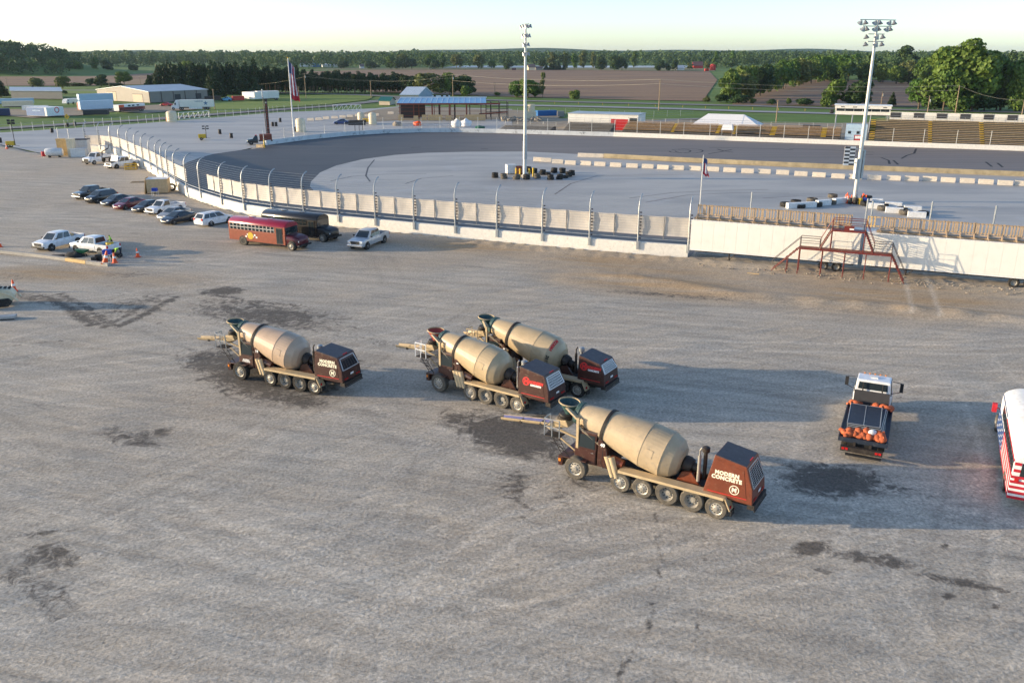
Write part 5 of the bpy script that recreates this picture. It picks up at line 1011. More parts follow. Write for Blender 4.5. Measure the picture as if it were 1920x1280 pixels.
# ---------------- school buses ----------------
def bus(label, loc, rz, body, roof, L=9.6, stripes=None, hood=True, frame='white_trailer_skin', door=True, rearwin=True):
    t = thing('school_bus', label, 'bus', loc, rz); W_ = 1.2; zf, zw, zr = .85, 2.35, 2.85
    m = M(); m.box(0, L, -W_, W_, .55, 1.78); o = m.build('body', MT[body], t, bevel=.03)
    m = M(); m.box(0, L, -W_+.02, W_-.02, 1.78, 2.62); m.build('window_band', MT[body], t)
    rings = []
    for x, k in ((-.02, .9), (.12, 1), (L-.15, 1), (L+.08, .9)):
        rings.append([(x, W_*math.cos(a)*k*1.0, 2.55+(.62*k)*math.sin(a)) for a in [PI*i/14 for i in range(15)]])
    m = M(); m.loft(rings); m.build('roof', MT[roof], t, 50)
    n = 12
    for s in (1, -1):
        for i in range(n):
            x0 = .25+(L-1.7)*i/n; x1 = x0+(L-1.7)/n-.07; y = s*(W_-.02)
            a = [(x0, y, 1.84), (x1, y, 1.84), (x1, y, 2.5), (x0, y, 2.5)]
            if s > 0: a = [a[1], a[0], a[3], a[2]]
            m = M(); m.plate(*a, off=.012); o = m.build('window', MT['glass'], t); m = M(); m.plate(*a, 0, 1, .46, .54, off=.026, th=0.001); m.plate(*a, 0, .05, 0, 1, off=.024, th=.001); m.plate(*a, .95, 1, 0, 1, off=.024, th=.001); q = m.build('sash', MT[frame], o); q['kind'] = 'stuff'
        for z in (1.0, 1.3, 1.62): m = M(); m.box(.05, L-.05, s*W_-.012, s*W_+.012, z, z+.05); m.build('rub_rail', MT[body], t)
    m = M(); m.plate((L, -W_*.9, 1.75), (L, W_*.9, 1.75), (L, W_*.86, 2.6), (L, -W_*.86, 2.6), off=.03); m.build('windscreen', MT['glass'], t)
    m = M(); m.plate((0, W_*.9, 1.8), (0, -W_*.9, 1.8), (0, -W_*.86, 2.5), (0, W_*.86, 2.5), .1, .9, off=.02); m.build('rear_window', MT['glass'], t)
    if hood:
        body_loft([(L+1.75, .6, 1.2, .75, 1.2), (L+1.6, .5, 1.42, .95, 1.45), (L+.8, .5, 1.58, 1.08, 1.66), (L-.05, .5, 1.66, 1.15, 1.76)]).build('hood', MT['bus_hood' if body == 'bus_maroon' else body], t, 45)
        lamps(t, (L+1.62, .72, 1.05, .06, .2, .09), (-.03, .95, 1.6, .03, .1, .1)); grille(t, L+1.72, .5, .7, 1.15); m = M(); m.box(L+1.68, L+1.88, -1.1, 1.1, .48, .68); m.build('bumper', MT['black_plastic'], t, bevel=.04)
    if door:
        m = M(); m.box(L-1.25, L-.35, -W_-.02, -W_+.02, .6, 2.45); d = m.build('door', MT['black_plastic'], t); m = M(); m.box(L-1.18, L-.84, -W_-.03, -W_, .75, 2.35); m.box(L-.76, L-.42, -W_-.03, -W_, .75, 2.35); m.build('door_glass', MT['glass'], d)
    for x in (L+.75, 2.1):
        for s in (1, -1):
            m = M(); m.lathe([(.6, -.3), (.6, .006), (0, .006)], (x, (1.1 if x > L else W_)*s, .55), (0, s, 0), 20); m.build('wheel_arch', MT['black_plastic'], t); wheel(t, x, (W_+.03)*s, .5, .28, s, 'steel', 'tyre_dusty', deep=x < L)
    m = M(); m.box(2, L-1, -.9, .9, .4, .6); m.build('chassis', MT['dark_iron'], t)
    for x in (L*.33, L*.66): m = M(); m.box(x-.3, x+.3, -.3, .3, 3.16, 3.21); m.build('roof_hatch', MT[roof], t, bevel=.02)
    return t
hb_ = R(-26); f = Vector((math.cos(hb_), math.sin(hb_), 0)); l = Vector((-f.y, f.x, 0)); pr = G(457, 459.5)
RB = bus('maroon and red roofed old school bus parked in front of the black bus', Vector((pr.x, pr.y, 0))-f*2.1+l*1.2, hb_, 'bus_maroon', 'bus_roof_red', L=8.4)
m = M(); m.lathe([(.42, 0), (.42, .02)], (3.3, -1.215, 1.22), (0, -1, 0), 18); m.build('round_emblem', MT['yellow_paint'], RB)
m = M()
for i in range(-3, 4):
    for j in range(2):
        if (i+j) % 2 and abs(i) > 0: m.box(3.3+i*.26, 3.3+i*.26+.24, -1.228, -1.214, 1.06+j*.22-abs(i)*.02, 1.26+j*.22-abs(i)*.02)
m.build('chequered_emblem', MT['letter_white'], RB)['kind'] = 'stuff'
pb = G(605, 454.5); BB = bus('black old school bus parked between the maroon bus and the wall', Vector((pb.x, pb.y, 0))-f*9.15+l*1.2, hb_, 'bus_black', 'bus_black', L=8.4, frame='black_plastic')
# striped bus at the right edge: stripes are boards of paint round the whole body
hf = R(64.4); pf_ = G(1912.8, 868, 3.05); f2 = Vector((math.cos(hf), math.sin(hf), 0)); l2 = Vector((-f2.y, f2.x, 0)); loc = Vector((pf_.x, pf_.y, 0))-l2*1.12+f2*1.3
FB = bus('red white and blue striped bus at the right edge of the gravel lot', loc, hf, 'flag_white', 'white_paint', L=9.4, frame='black_plastic', door=False)
for i, z in enumerate((.56, .84, 1.12, 1.40, 1.66)):
    for s in (1, -1): m = M(); m.box(-.02, 5.6 if z > 1 else 6.6, s*1.2-.016, s*1.2+.016, z, z+.135); m.build('red_stripe', MT['flag_red'], FB)
    m = M(); m.box(-.036, -.004, -1.2, 1.2, z, z+.135); m.build('red_stripe', MT['flag_red'], FB)
for s in (1, -1):
    m = M(); m.box(5.6, 9.4, s*1.2-.02, s*1.2+.02, .6, 1.76); m.build('blue_panel', MT['flag_blue'], FB); m = M(); m.box(5.6, 9.3, s*1.17-.018, s*1.17+.018, 2.5, 2.7); m.build('blue_panel', MT['flag_blue'], FB)
    m = M()
    for i in range(9):
        for j in range(3): m.box(5.8+i*.4, 5.9+i*.4, s*1.2-.026, s*1.2+.026, .75+j*.35+.1*(i % 2), .85+j*.35+.1*(i % 2))
    m.build('white_star', MT['letter_white'], FB)['kind'] = 'stuff'
    m = M(); m.box(0, 5.5, s*1.19-.02, s*1.19+.02, 2.54, 2.62); m.build('red_stripe', MT['flag_red'], FB)
    m = M(); m.box(9.2, 9.5, s*1.5-.12, s*1.5+.12, 1.5, 2.0); m.tube((9.3, s*1.2, 1.7), (9.3, s*1.5, 1.8), .03); m.build('mirror', MT['flag_red'], FB)
for z in (2.0, 2.36): m = M(); m.box(-.03, .0, -1.15, -.85, z, z+.15); m.box(-.03, 0, .85, 1.15, z, z+.15); m.build('red_stripe', MT['flag_red'], FB)
# ---------------- concrete mixer trucks ----------------
def mixer(label, loc, rz, v):
    t = thing('mixer_truck', label, 'mixer truck', loc, rz); br = v['paint']; fx = v['front']; xs = v['drum'][1]; xe = v['drum'][0]; zS = v.get('zs', 3.3); B = lambda n, m, mat, p=t, **k: m.build(n, MT[mat], p, **k)
    # chassis
    m = M(); m.box(-1.5, fx+.7, .36, .48, .72, 1.0); m.box(-1.5, fx+.7, -.48, -.36, .72, 1.0); B('chassis_rail', m, 'dark_iron')['kind'] = 'stuff'
    m = M(); m.box(.2, fx-1.2, -.34, .34, .62, 1.1); m.box(1.2, fx-2.4, -.9, .9, .7, .95); B('chassis', m, 'dark_iron')
    for x in v['axles']: m = M(); m.tube((x, -1.0, .52), (x, 1.0, .52), .1); B('axle', m, 'dark_iron')
    for x, r, w_, dp, st in v['wheels']:
        for s in (1, -1): wheel(t, x, 1.25*s, r, w_, s, 'steel', v['tyre'], dp)
    # drum on a slanting axis
    E, S = Vector((xe, 0, 1.98)), Vector((xs, 0, zS)); ax = S-E; Ld = ax.length; axn = ax.normalized()
    fr = lambda k: E+ax*k
    prof = [(.42, 0), (.72, .012*Ld), (.98, .05*Ld), (1.03, .06*Ld), (1.22, .145*Ld), (1.215, .33*Ld), (.895, .70*Ld), (.8, .80*Ld), (.56, .985*Ld), (.54, Ld)]
    m = M(); m.lathe(prof, E, axn, 40); d = B('drum', m, v['drum_mat'], smooth=7)
    def seam(name, k, r, w_, mat):
        m = M(); m.lathe([(r, -w_), (r+.02, -w_), (r+.02, w_), (r, w_)], fr(k), axn, 40, True); return B(name, m, mat, d, smooth=30)
    m = M(); m.lathe([(.86, -.08), (.955, -.08), (.955, .08), (.86, .08)], fr(.705), axn, 40, True); B('roller_ring', m, 'dark_iron', d, smooth=30)
    for k, r in ((.145, 1.215), (.33, 1.21), (.86, .685)): seam('weld_seam', k, r, .012, v['drum_mat'])
    m = M(); m.lathe([(.6, 0), (.64, .03), (.6, .22), (.5, .3)], fr(.975), axn, 28); B('mouth_collar', m, 'teal_steel', d, smooth=30)
    # access hatch and gearbox
    up = Vector((-axn.z, 0, axn.x)); hc = fr(.28)+(Vector((0, 1, 0))*.86+up*(.02))*1.245*1.0; m = M()
    sd = Vector((0, .98, .0))+up*.2; sd.normalize(); tn = axn.cross(sd).normalized()*-1; c0 = fr(.25)+sd*1.225
    m.hexa([c0+axn*a+tn*b+sd*k for k in (-.06, .002) for a, b in ((-.2, -.2), (.2, -.2), (.2, .2), (-.2, .2))]); B('drum_hatch', m, v['drum_mat'], d)
    m = M(); m.lathe([(.34, -.5), (.4, -.32), (.4, -.1), (.3, .02)], E, axn, 16); m.lathe([(.2, -.8), (.22, -.5)], E, axn, 12); B('gearbox', m, 'dark_iron', smooth=35)
    m = M()
    for s in (1, -1): m.prism([(xe-1.15, .98), (xe+.25, .98), (xe-.1, 1.65), (xe-.55, 1.75)], s*.42-.05, s*.42+.05)
    m.box(xe-.6, xe-.15, -.42, .42, 1.2, 1.5); B('drum_pedestal', m, v['ped'])
    # front pedestal, cab support
    kx = fr(.7).x; kz = fr(.7).z
    m = M()
    for s in (1, -1): m.prism([(kx-.35, 1.0), (kx+.35, 1.0), (kx+.22, kz-.95), (kx-.1, kz-.95)], s*.62-.06, s*.62+.06)
    m.box(kx-.1, kx+.2, -.7, .7, kz-1.08, kz-.94); B('roller_pedestal', m, br)
    # cab
    cx0, cx1 = fx-1.05, fx+.2
    m = M(); m.prism([(cx0, .95), (cx1, .95), (cx1+.04, 1.75), (cx1-.12, 2.66), (cx0+.02, 2.72)], -.95, .95, -.82, .82); cab = B('cab', m, br, bevel=.04)
    m = M(); m.prism([(cx0-.02, 2.725), (cx1-.06, 2.665), (cx1-.1, 2.74), (cx0, 2.8)], -.84, .84); B('cab_roof', m, v['roof'])
    for s in (1, -1):
        y0, y1 = .945, .825; P4 = [(cx0+.1, s*.892, 1.82), (cx1-.12, s*.892, 1.82), (cx1-.22, s*.842, 2.55), (cx0+.14, s*.842, 2.55)]
        if s > 0: P4 = [P4[1], P4[0], P4[3], P4[2]]
        m = M(); m.plate(*P4, off=.012); B('side_window', m, 'glass')
        P4 = [(cx0+.06, s*.95, 1.0), (cx1-.08, s*.95, 1.0), (cx1-.08, s*.9, 1.74), (cx0+.06, s*.9, 1.74)]
        if s > 0: P4 = [P4[1], P4[0], P4[3], P4[2]]
        m = M(); m.plate(*P4, off=.014); dd = B('door', m, br); m = M(); m.box(cx0+.14, cx0+.3, s*.93-.02, s*.93+.03, 1.6, 1.64); B('door_handle', m, 'chrome', dd)
    m = M(); m.plate((cx1+.03, -.84, 1.78), (cx1+.03, .84, 1.78), (cx1-.1, .78, 2.6), (cx1-.1, -.78, 2.6), .04, .96, .03, .95, off=.02); B('windscreen', m, 'glass')
    # equipment panel behind the cab
    m = M(); m.prism([(cx0-.75, .95), (cx0-.06, .95), (cx0-.06, 2.45), (cx0-.3, 2.45), (cx0-.6, 1.9)], -.92, .92, -.85, .85); B('equipment_panel', m, br, bevel=.03)
    for s in (1, -1): m = M(); m.tube((cx0-1.5, s*.78, 1.35), (cx0-.8, s*.78, 1.5), .24, n=14); B('water_tank', m, v['ped'], smooth=40)
    m = M(); m.path([(cx0-.4, .95, 2.0), (cx0-.42, 1.06, 1.6), (cx0-.3, 1.02, 1.3), (cx0-.5, 1.05, .95)], .018); m.path([(cx0-.6, .95, 1.9), (cx0-.7, 1.05, 1.4), (cx0-.6, 1.02, 1.0)], .018); B('hose', m, 'black_plastic')
    if not v['num']: m = M(); m.box(cx0-.42, cx0-.26, .895, .91, 2.16, 2.24); B('number_tag', m, 'letter_white')
    else: text('fleet_number', v['num'], .26, 'letter_white', t, (cx0-.34, .90, 2.12), (-1, 0, 0), (0, -.03, 1), .012)
    if v.get('door_text'): text('door_lettering', v['door_text'], .13, 'letter_white', t, ((cx0+cx1)/2, .95, 1.42), (-1, 0, 0), (0, -.07, 1), .006)
    # front fender, bumper
    m = M(); m.box(fx-.62, fx+1.02, -1.24, 1.24, 1.12, 1.18); m.box(fx+.75, fx+1.02, -1.24, 1.24, .62, 1.12); B('front_fender', m, br, bevel=.02)
    for s in (1, -1): m = M(); m.box(fx+.86, fx+.98, s*1.24-.02, s*1.24+.03, .86, 1.02); B('marker_lamp', m, 'amber_lens'); m = M(); m.lathe([(.11, 0), (.1, .04)], (fx+1.02, s*.9, .88), (1, 0, 0), 12); B('headlight', m, 'headlight')
    # hopper and discharge
    hx, hz = xs+.62, zS+.42; up2 = Vector((.1, 0, 1)).normalized()
    m = M(); n = 22
    rings = []
    for r, z, sx in ((.2, -.62, 1), (.34, -.34, 1.1), (.53, 0, 1.12), (.57, .05, 1.12), (.51, .02, 1.12), (.27, -.32, 1.1)):
        rings.append([(hx+r*sx*math.cos(2*PI*i/n), r*math.sin(2*PI*i/n)*1.02, hz+z+.1*r*math.cos(2*PI*i/n)) for i in range(n)])
    m.loft(rings, False); B('charge_hopper', m, v['hop'], smooth=40)
    m = M(); m.lathe([(.56, -.02), (.6, 0), (.6, .05), (.56, .06)], (hx, 0, hz+.04), (-.1, 0, 1), 22, True); B('hopper_rim', m, v['rim'])
    px_ = cx1-.12
    m = M()
    for s in (1, -1):
        m.box(px_-.07, px_+.07, s*.86-.06, s*.86+.06, 1.7, zS+.1); m.hexa([(px_-.07, s*.6-.05, zS+.0), (px_+.1, s*.6-.05, zS), (px_+.1, s*.92+.0, zS), (px_-.07, s*.92, zS), (hx-.25, s*.6-.05, hz-.02), (hx-.1, s*.6-.05, hz-.02), (hx-.1, s*.7, hz-.02), (hx-.25, s*.7, hz-.02)])
    B('hopper_post', m, 'tan_paint')['kind'] = 'stuff'
    m = M()
    for s in (1, -1):
        a, b = Vector((px_+.1, s*.8, zS-.38)), Vector((kx-.05, s*.8, kz-.9)); m.path([a, b], .07, 4)
    B('drum_brace', m, 'tan_paint')['kind'] = 'stuff'
    m = M(); m.box(px_-.05, px_+.05, -.86, .86, zS-.5, zS-.36); B('cross_member', m, 'tan_paint')
    dx = hx+.1; m = M(); rings = []
    for r, z, ox in ((.42, zS-.18, .0), (.44, zS-.45, .12), (.3, zS-.85, .32)):
        rings.append([(dx+ox+r*math.cos(2*PI*i/16), r*math.sin(2*PI*i/16)*1.1, z) for i in range(16)])
    m.loft(rings); B('discharge_spout', m, 'dark_iron', smooth=40)
    m = M(); m.prism([(dx-.3, zS-.8), (dx+.75, zS-1.0), (dx+.6, zS-.52), (dx-.15, zS-.42)], -.45, .45, -.5, .5); B('collector', m, 'tan_paint', bevel=.04)
    # swinging chute of three flared half pipes
    c0 = Vector((dx+.3, 0, zS-.8)); c1 = Vector((v['tip'][0], v['tip'][1], v['tip'][2])); n = 3
    for k in range(n):
        a, b = c0.lerp(c1, k/n), c0.lerp(c1, (k+1)/n-.01); e = (b-a).normalized(); sd = Vector((-e.y, e.x, 0)).normalized(); u_ = sd.cross(e)*-1; u_ = u_ if u_.z > 0 else -u_; rings = []
        for p, r in ((a, .29-.02*k), (b, .27-.02*k)):
            arc = [PI+PI*i/8 for i in range(9)]; rings.append([p+sd*r*math.cos(q)+u_*r*math.sin(q) for q in arc]+[p+sd*(r-.03)*math.cos(q)+u_*(r-.03)*math.sin(q) for q in arc[::-1]])
        m = M(); m.loft(rings); ch = B('chute', m, 'tan_paint', smooth=40); rings = []
        for p, r in ((a, .25-.02*k), (b, .23-.02*k)):
            arc = [PI+.12+(PI-.24)*i/8 for i in range(9)]; rings.append([p+sd*r*math.cos(q)+u_*r*math.sin(q) for q in arc]+[p+sd*(r-.012)*math.cos(q)+u_*(r-.012)*math.sin(q) for q in arc[::-1]])
        m = M(); m.loft(rings); B('chute_lining', m, v['lining'], ch, smooth=40)
        m = M(); m.rbox(a+u_*-.18, (.12, .5, .14), math.atan2(e.y, e.x)); B('chute_hinge', m, 'dark_iron', ch)
    m = M(); m.tube((cx1+.2, 0, 1.75), c0.lerp(c1, .18)+Vector((0, 0, -.28)), .06); m.tube((cx1+.25, .35, 1.2), c0.lerp(c1, .25)+Vector((0, .1, -.25)), .045); B('chute_strut', m, 'tan_paint')
    # platform, rails, ladder
    pxx = hx+.2; y = .95; m = M(); m.box(pxx-.25, pxx+.65, .55, 1.2, zS-1.2, zS-1.15); B('platform', m, 'dark_iron')
    m = M()
    for a, b in (((pxx-.25, 1.2), (pxx+.65, 1.2)), ((pxx+.65, 1.2), (pxx+.65, .55))):
        for z in (zS-.65, zS-.2): m.tube((*a, z), (*b, z), .034, n=5)
    for q in ((pxx-.25, 1.2), (pxx+.2, 1.2), (pxx+.65, 1.2), (pxx+.65, .55)): m.tube((*q, zS-1.18), (*q, zS-.2), .034, n=5)
    B('platform_rail', m, v['rail'])
    m = M(); a, b = Vector((pxx+.1, 1.05, zS-1.18)), Vector((fx+.7, 1.05, 1.18))
    for o_ in (-.2, .2): m.tube(a+Vector((o_, 0, 0)), b+Vector((o_, 0, 0)), .022, n=5)
    for i in range(1, 5): p = a.lerp(b, i/5); m.tube(p+Vector((-.2, 0, 0)), p+Vector((.2, 0, 0)), .02, n=5)
    m.path([b+Vector((-.2, 0, 0)), b+Vector((.3, .05, .45)), a+Vector((.2, .1, -.3))], .02); B('ladder', m, 'dark_iron')
    # fender decks, spare chutes
    df, db = v['deck']
    for s in (1, -1):
        m = M(); y0, y1 = (.74, 1.3) if s > 0 else (-1.3, -.74); m.box(db, df, y0, y1, 1.19, 1.25); yo = s*1.3; m.box(db, df, yo-.03, yo+.03, 1.12, 1.262)
        m.hexa([(db-.36, y0, .62), (db-.3, y0, .62), (db-.3, y1, .62), (db-.36, y1, .62), (db-.06, y0, 1.245), (db+.0, y0, 1.25), (db+.0, y1, 1.25), (db-.06, y1, 1.245)]); B('wheel_fender', m, v['fender'])
        m = M(); m.box(db-.42, db-.35, y0+.05, y1-.05, .35, .62); B('mud_flap', m, 'black_plastic'); m = M(); m.box(db-.35, db-.3, s*1.12-.06, s*1.12+.06, .72, .86); B('tail_lamp', m, 'taillight')
    for k in range(v['spare']):
        x = df+.12+.24*k; a, b = Vector((x-.02, 1.16, .72)), Vector((x+.42, .98, 1.72)); e = (b-a).normalized(); m = M(); rings = []; sd = Vector((0, 1, 0)); sd = (sd-e*sd.dot(e)).normalized(); u_ = e.cross(sd)
        for p, r in ((a, .14), (b, .18)): arc = [PI*i/8-PI/2 for i in range(9)]; rings.append([p+sd*r*math.cos(q)*1.0+u_*r*math.sin(q) for q in arc]+[p+sd*(r-.03)*math.cos(q)+u_*(r-.03)*math.sin(q) for q in arc[::-1]])
        m.loft(rings); B('spare_chute', m, 'tan_paint', smooth=40)
    # engine hood at the rear
    hb0, hb1, ht0, ht1 = v['hood']; zt0, zt1 = v['hz']; yb, yt = 1.06, .9
    pr_ = [(hb0, 1.12), (ht0, zt0), (ht1, zt1), (hb1+.06, 1.85), (hb1, 1.12)]
    m = M(); m.prism(pr_, -yb, yb, -yt, yt); hood = B('engine_hood', m, v['hoodp'], bevel=.035)
    zl = lambda z: yb+(yt-yb)*(z-1.12)/(max(zt0, zt1)-1.12)
    m = M(); a = [(ht0-.03, -zl(zt0)+.02, zt0), (ht1+.04, -zl(zt1)+.02, zt1), (ht1+.04, zl(zt1)-.02, zt1), (ht0-.03, zl(zt0)-.02, zt0)]; m.hexa([Vector(q)+Vector((0, 0, -.04)) for q in a]+[Vector(q)+Vector((0, 0, .022)) for q in a]); B('hood_roof', m, v['roof'], hood, bevel=.01)
    for s in (1, -1):
        f_ = lambda x, z: (x, s*zl(z), z); lx0 = hb0-.22 if v['long'] else hb0-.1; P4 = [f_(lx0-(.1 if v['long'] else 0), 1.42), f_(hb1+.32, 1.42), f_(ht1+.1, zt1-.2), f_(ht0-.14, zt0-.2)]
        if s < 0: P4 = [P4[1], P4[0], P4[3], P4[2]]
        m = M(); m.plate(*P4[::1], off=.014) if s > 0 else m.plate(*P4, off=.014); B('hood_door', m, v['hoodp'], hood)
        m = M(); q = [f_(hb0-.25, 1.34), f_(hb1+.3, 1.34), f_(hb1+.3, 1.37), f_(hb0-.25, 1.37)]; m.hexa([Vector(p)+Vector((0, s*k, 0)) for k in (0, .022) for p in q]); B('accent_line', m, 'letter_red', hood)
    # grille on the slanted rear face
    G4 = [(hb1+.05, yb-.02, 1.87), (hb1+.05, -yb+.02, 1.87), (ht1+.0, -yt+.03, zt1-.06), (ht1+.0, yt-.03, zt1-.06)]
    m = M(); m.plate(*G4, .08, .92, .02, .9, off=.012); gr = B('radiator_grille', m, 'grille_black', hood)
    m = M(); [m.plate(*G4, *q, off=.03) for q in ((.07, .93, .0, .05), (.07, .93, .88, .93), (.07, .11, 0, .93), (.89, .93, 0, .93))]; B('grille_frame', m, v['gframe'], gr)['kind'] = 'stuff'
    m = M(); 
    if v['gbars'] == 'letter_white':
        for k in range(4): m.plate(*G4, .12, .88, .2+.18*k, .225+.18*k, off=.022)
        for i in range(11): m.plate(*G4, .14+.068*i, .16+.068*i, .06, .86, off=.024)
    else:
        for i in range(8): m.plate(*G4, .13, .87, .1+.095*i, .12+.095*i, off=.022)
        for i in range(5): m.plate(*G4, .2+.14*i, .215+.14*i, .06, .86, off=.024)
    B('grille_bars', m, v['gbars'], gr)['kind'] = 'stuff'
    if v.get('glet'):
        a, b, c, d_ = map(Vector, G4); text('grille_lettering', v['glet'], .26, 'letter_white', hood, a.lerp(b, .5).lerp(c.lerp(d_, .5), .42)+Vector((-.05, 0, .0)), b-a, d_-a, .008)
    m = M(); m.box(hb1-.1, hb1+.25, -1.0, 1.0, .84, 1.1); m.tube((hb1-.12, -1, .8), (hb1-.12, 1, .8), .035); B('rear_bumper', m, 'dark_iron')
    for s in (1, -1):
        for k in range(2): m = M(); m.box(hb1-.025, hb1-.004, s*(.75-.22*k)-.07, s*(.75-.22*k)+.07, 1.25, 1.34); B('tail_lamp', m, 'taillight')
    plate_(t, hb1-.015, 1.5)
    for i in (-1, 0, 1): m = M(); m.ball((ht1+.03, i*.16, zt1+.05), (.035, .06, .035)); B('roof_marker', m, 'taillight')
    # exhaust and air cleaner
    ex = v['exh']; m = M(); m.tube((ex, .45, 1.35), (ex, .45, 2.75), .085, n=14); m.tube((ex, .45, 2.75), (ex, .45, 3.02), .045, n=10); m.tube((ex, .45, 3.02), (ex-.1, .45, 3.2), .045, n=10); B('exhaust_stack', m, v['exm'], smooth=40)
    m = M(); m.tube((ex-.12, -.1, 1.3), (ex-.12, -.1, 2.72), .1, n=12); m.lathe([(.11, 2.72), (.19, 2.76), (.2, 2.98), (.12, 3.04), (0, 3.05)], (ex-.12, -.1, 0), (0, 0, 1), 14); B('air_cleaner', m, 'dark_iron' if v['long'] else 'galvanised', smooth=40)
    # lettering on the near and far sides of the hood
    for s in (1, -1):
        rt = (-s, 0, 0); upv = (0, -s*(yb-yt)/(zt0-1.12), 1); xm = v['tx']; P_ = lambda x, z, o_=.016: (x, s*(zl(z)+o_), z)
        if v['style'] == 'modern':
            text('lettering', 'MODERN', .265, 'letter_cream', hood, P_(xm, 2.3), rt, upv, .016, sp=1.1); text('lettering', 'CONCRETE', .265, 'letter_cream', hood, P_(xm, 2.06), rt, upv, .016, sp=1.1)
            cx_ = xm-.42 if s > 0 else xm-.42; c_ = P_(cx_, 1.68, .018); m = M(); m.lathe([(.2, 0), (.24, 0), (.24, .008), (.2, .008)], c_, (0, s, .1), 20, True); B('round_emblem', m, 'letter_cream', hood); text('emblem_letter', 'M', .3, 'letter_cream', hood, P_(cx_, 1.58, .018), rt, upv, .018)
        else:
            cx_ = xm+s*.48; c_ = P_(cx_, 2.18, .018); m = M(); m.lathe([(.2, 0), (.27, 0), (.27, .008), (.2, .008)], c_, (0, s, .1), 20, True); B('round_emblem', m, 'letter_red', hood); text('emblem_letter', 'M', .38, 'letter_red', hood, P_(cx_, 2.05, .02), rt, upv, .02)
            text('lettering', 'MODERN', .25, 'letter_red', hood, P_(xm-s*.2, 2.1), rt, upv, .02, shear=.2); text('lettering', 'CONCRETE', .15, 'letter_white', hood, P_(xm-s*.22, 1.95), rt, upv, .012)
    if v.get('drum_text'):
        for s in (1,):
            k = 0
            for word, a0, mt_ in (('MODERN', -.1, 'letter_red'), ('2013', 1.0, 'letter_black')):
                for i, ch in enumerate(word):
                    an = a0+.13*i; rd = Vector((0, 1, 0))*math.sin(an+.35)+up*math.cos(an+.35); tg = Vector((0, 1, 0))*math.cos(an+.35)-up*math.sin(an+.35); p = fr(.10)+rd*1.10; sl_ = (axn*.33+rd*-.0+rd*.16).normalized()
                    text('drum_letter', ch, .27, mt_, d, p+rd*.03, tg, axn+rd*.55, .012)
    return t
LW = [(0, .56, .28, False, 0), (1.25, .61, .42, True, 0), (2.56, .61, .42, True, 0), (3.86, .55, .28, False, 0), (5.08, .55, .28, False, 0), (7.69, .64, .42, False, 0)]
SW = [(0, .54, .28, False, 0), (1.2, .6, .42, True, 0), (2.45, .6, .42, True, 0), (3.68, .54, .28, False, 0), (6.3, .63, .42, False, 0)]
base = dict(drum_mat='tan_drum', ped='mixer_brown', roof='mixer_roof', hop='teal_steel', rim='tan_paint', lining='tan_paint', rail='tan_paint', fender='tan_paint', gframe='galvanised', gbars='galvanised', exm='chrome', tyre='tyre_dusty', num='', spare=2, paint='mixer_brown', hoodp='mixer_brown')
mk('grille_black', (.02, .022, .025), .9, spec=.1); mk('tan_drum', (.5, .385, .235), .38, coat=.2, var=.1, scale=1.4, dirt=(.36, .3, .23), dirt_amt=.6, bump=.15, bscale=4); mk('tan_drum_pink', (.5, .37, .265), .4, coat=.2, var=.09, scale=1.3, dirt=(.36, .29, .23), dirt_amt=.5, bump=.15, bscale=4); mk('tan_drum_dull', (.46, .36, .235), .55, var=.12, scale=1.6, dirt=(.3, .265, .22), dirt_amt=.7, bump=.2, bscale=4)
def mloc(u, v, hd): p = G(u, v); return (p.x+1.25*math.sin(hd), p.y-1.25*math.cos(hd), 0)
shortv = dict(base, front=6.3, drum=(1.6, 6.75), axles=(0, 1.2, 2.45, 3.68, 6.3), wheels=SW, tip=(10.6, .35, 2.3), deck=(4.05, -.2), hood=(.05, -2.2, -.0, -1.78), hz=(2.98, 2.72), exh=.45, long=False, tx=-1.0)
h1 = R(155); mixer('brown mixer truck standing alone on the dark wet ground at the left', mloc(589.8, 740, h1), h1, dict(shortv, style='modern', num='19', drum_mat='tan_drum_pink', door_text='MODERN\nCONCRETE', tyre='tyre', gframe='galvanised', gbars='dark_steel', exm='dark_iron', rail='galvanised'))
h2_ = R(146); mixer('brown mixer truck with red lined hopper in front of another mixer', mloc(969, 774, h2_), h2_, dict(shortv, style='red', num='', hop='red_lining', spare=3, rail='letter_white', gframe='letter_white', gbars='letter_white', fender='tan_paint'))
h3 = R(147.5); mixer('brown mixer truck lettered on the drum end, farthest of the middle pair', mloc(1081.4, 745.6, h3), h3, dict(base, front=7.3, drum=(1.75, 7.35), zs=3.42, axles=(0, 1.2, 2.45, 3.7, 7.3), wheels=[(0, .54, .28, False, 0), (1.2, .6, .42, True, 0), (2.45, .6, .42, True, 0), (3.7, .54, .28, False, 0), (7.3, .63, .42, False, 0)], tip=(10.4, -.9, 2.2), deck=(4.6, -.3), hood=(.12, -1.85, .1, -1.42), hz=(2.82, 2.5), exh=.55, long=False, tx=-.8, style='red', num='', drum_text=True, gframe='letter_white', gbars='letter_white', drum_mat='tan_drum', exm='dark_iron', tyre='tyre', rail='tan_paint'))
h4 = R(148.3); mixer('dusty brown mixer truck nearest the camera with five rear axles', mloc(1340.4, 972.5, h4), h4, dict(base, front=7.69, drum=(2.2, 8.12), axles=(0, 1.25, 2.56, 3.86, 5.08, 7.69), wheels=LW, tip=(12.85, .3, 2.15), deck=(5.2, -.35), hood=(.8, -1.66, .36, -1.2), hz=(3.2, 2.96), exh=1.25, long=True, tx=-.32, style='modern', num='40', hoodp='mixer_rust_brown', paint='mixer_brown', ped='mixer_rust_brown', drum_mat='tan_drum_dull', lining='chute_blue', rail='galvanised', gbars='galvanised', exm='steel_rim', roof='mixer_roof'))
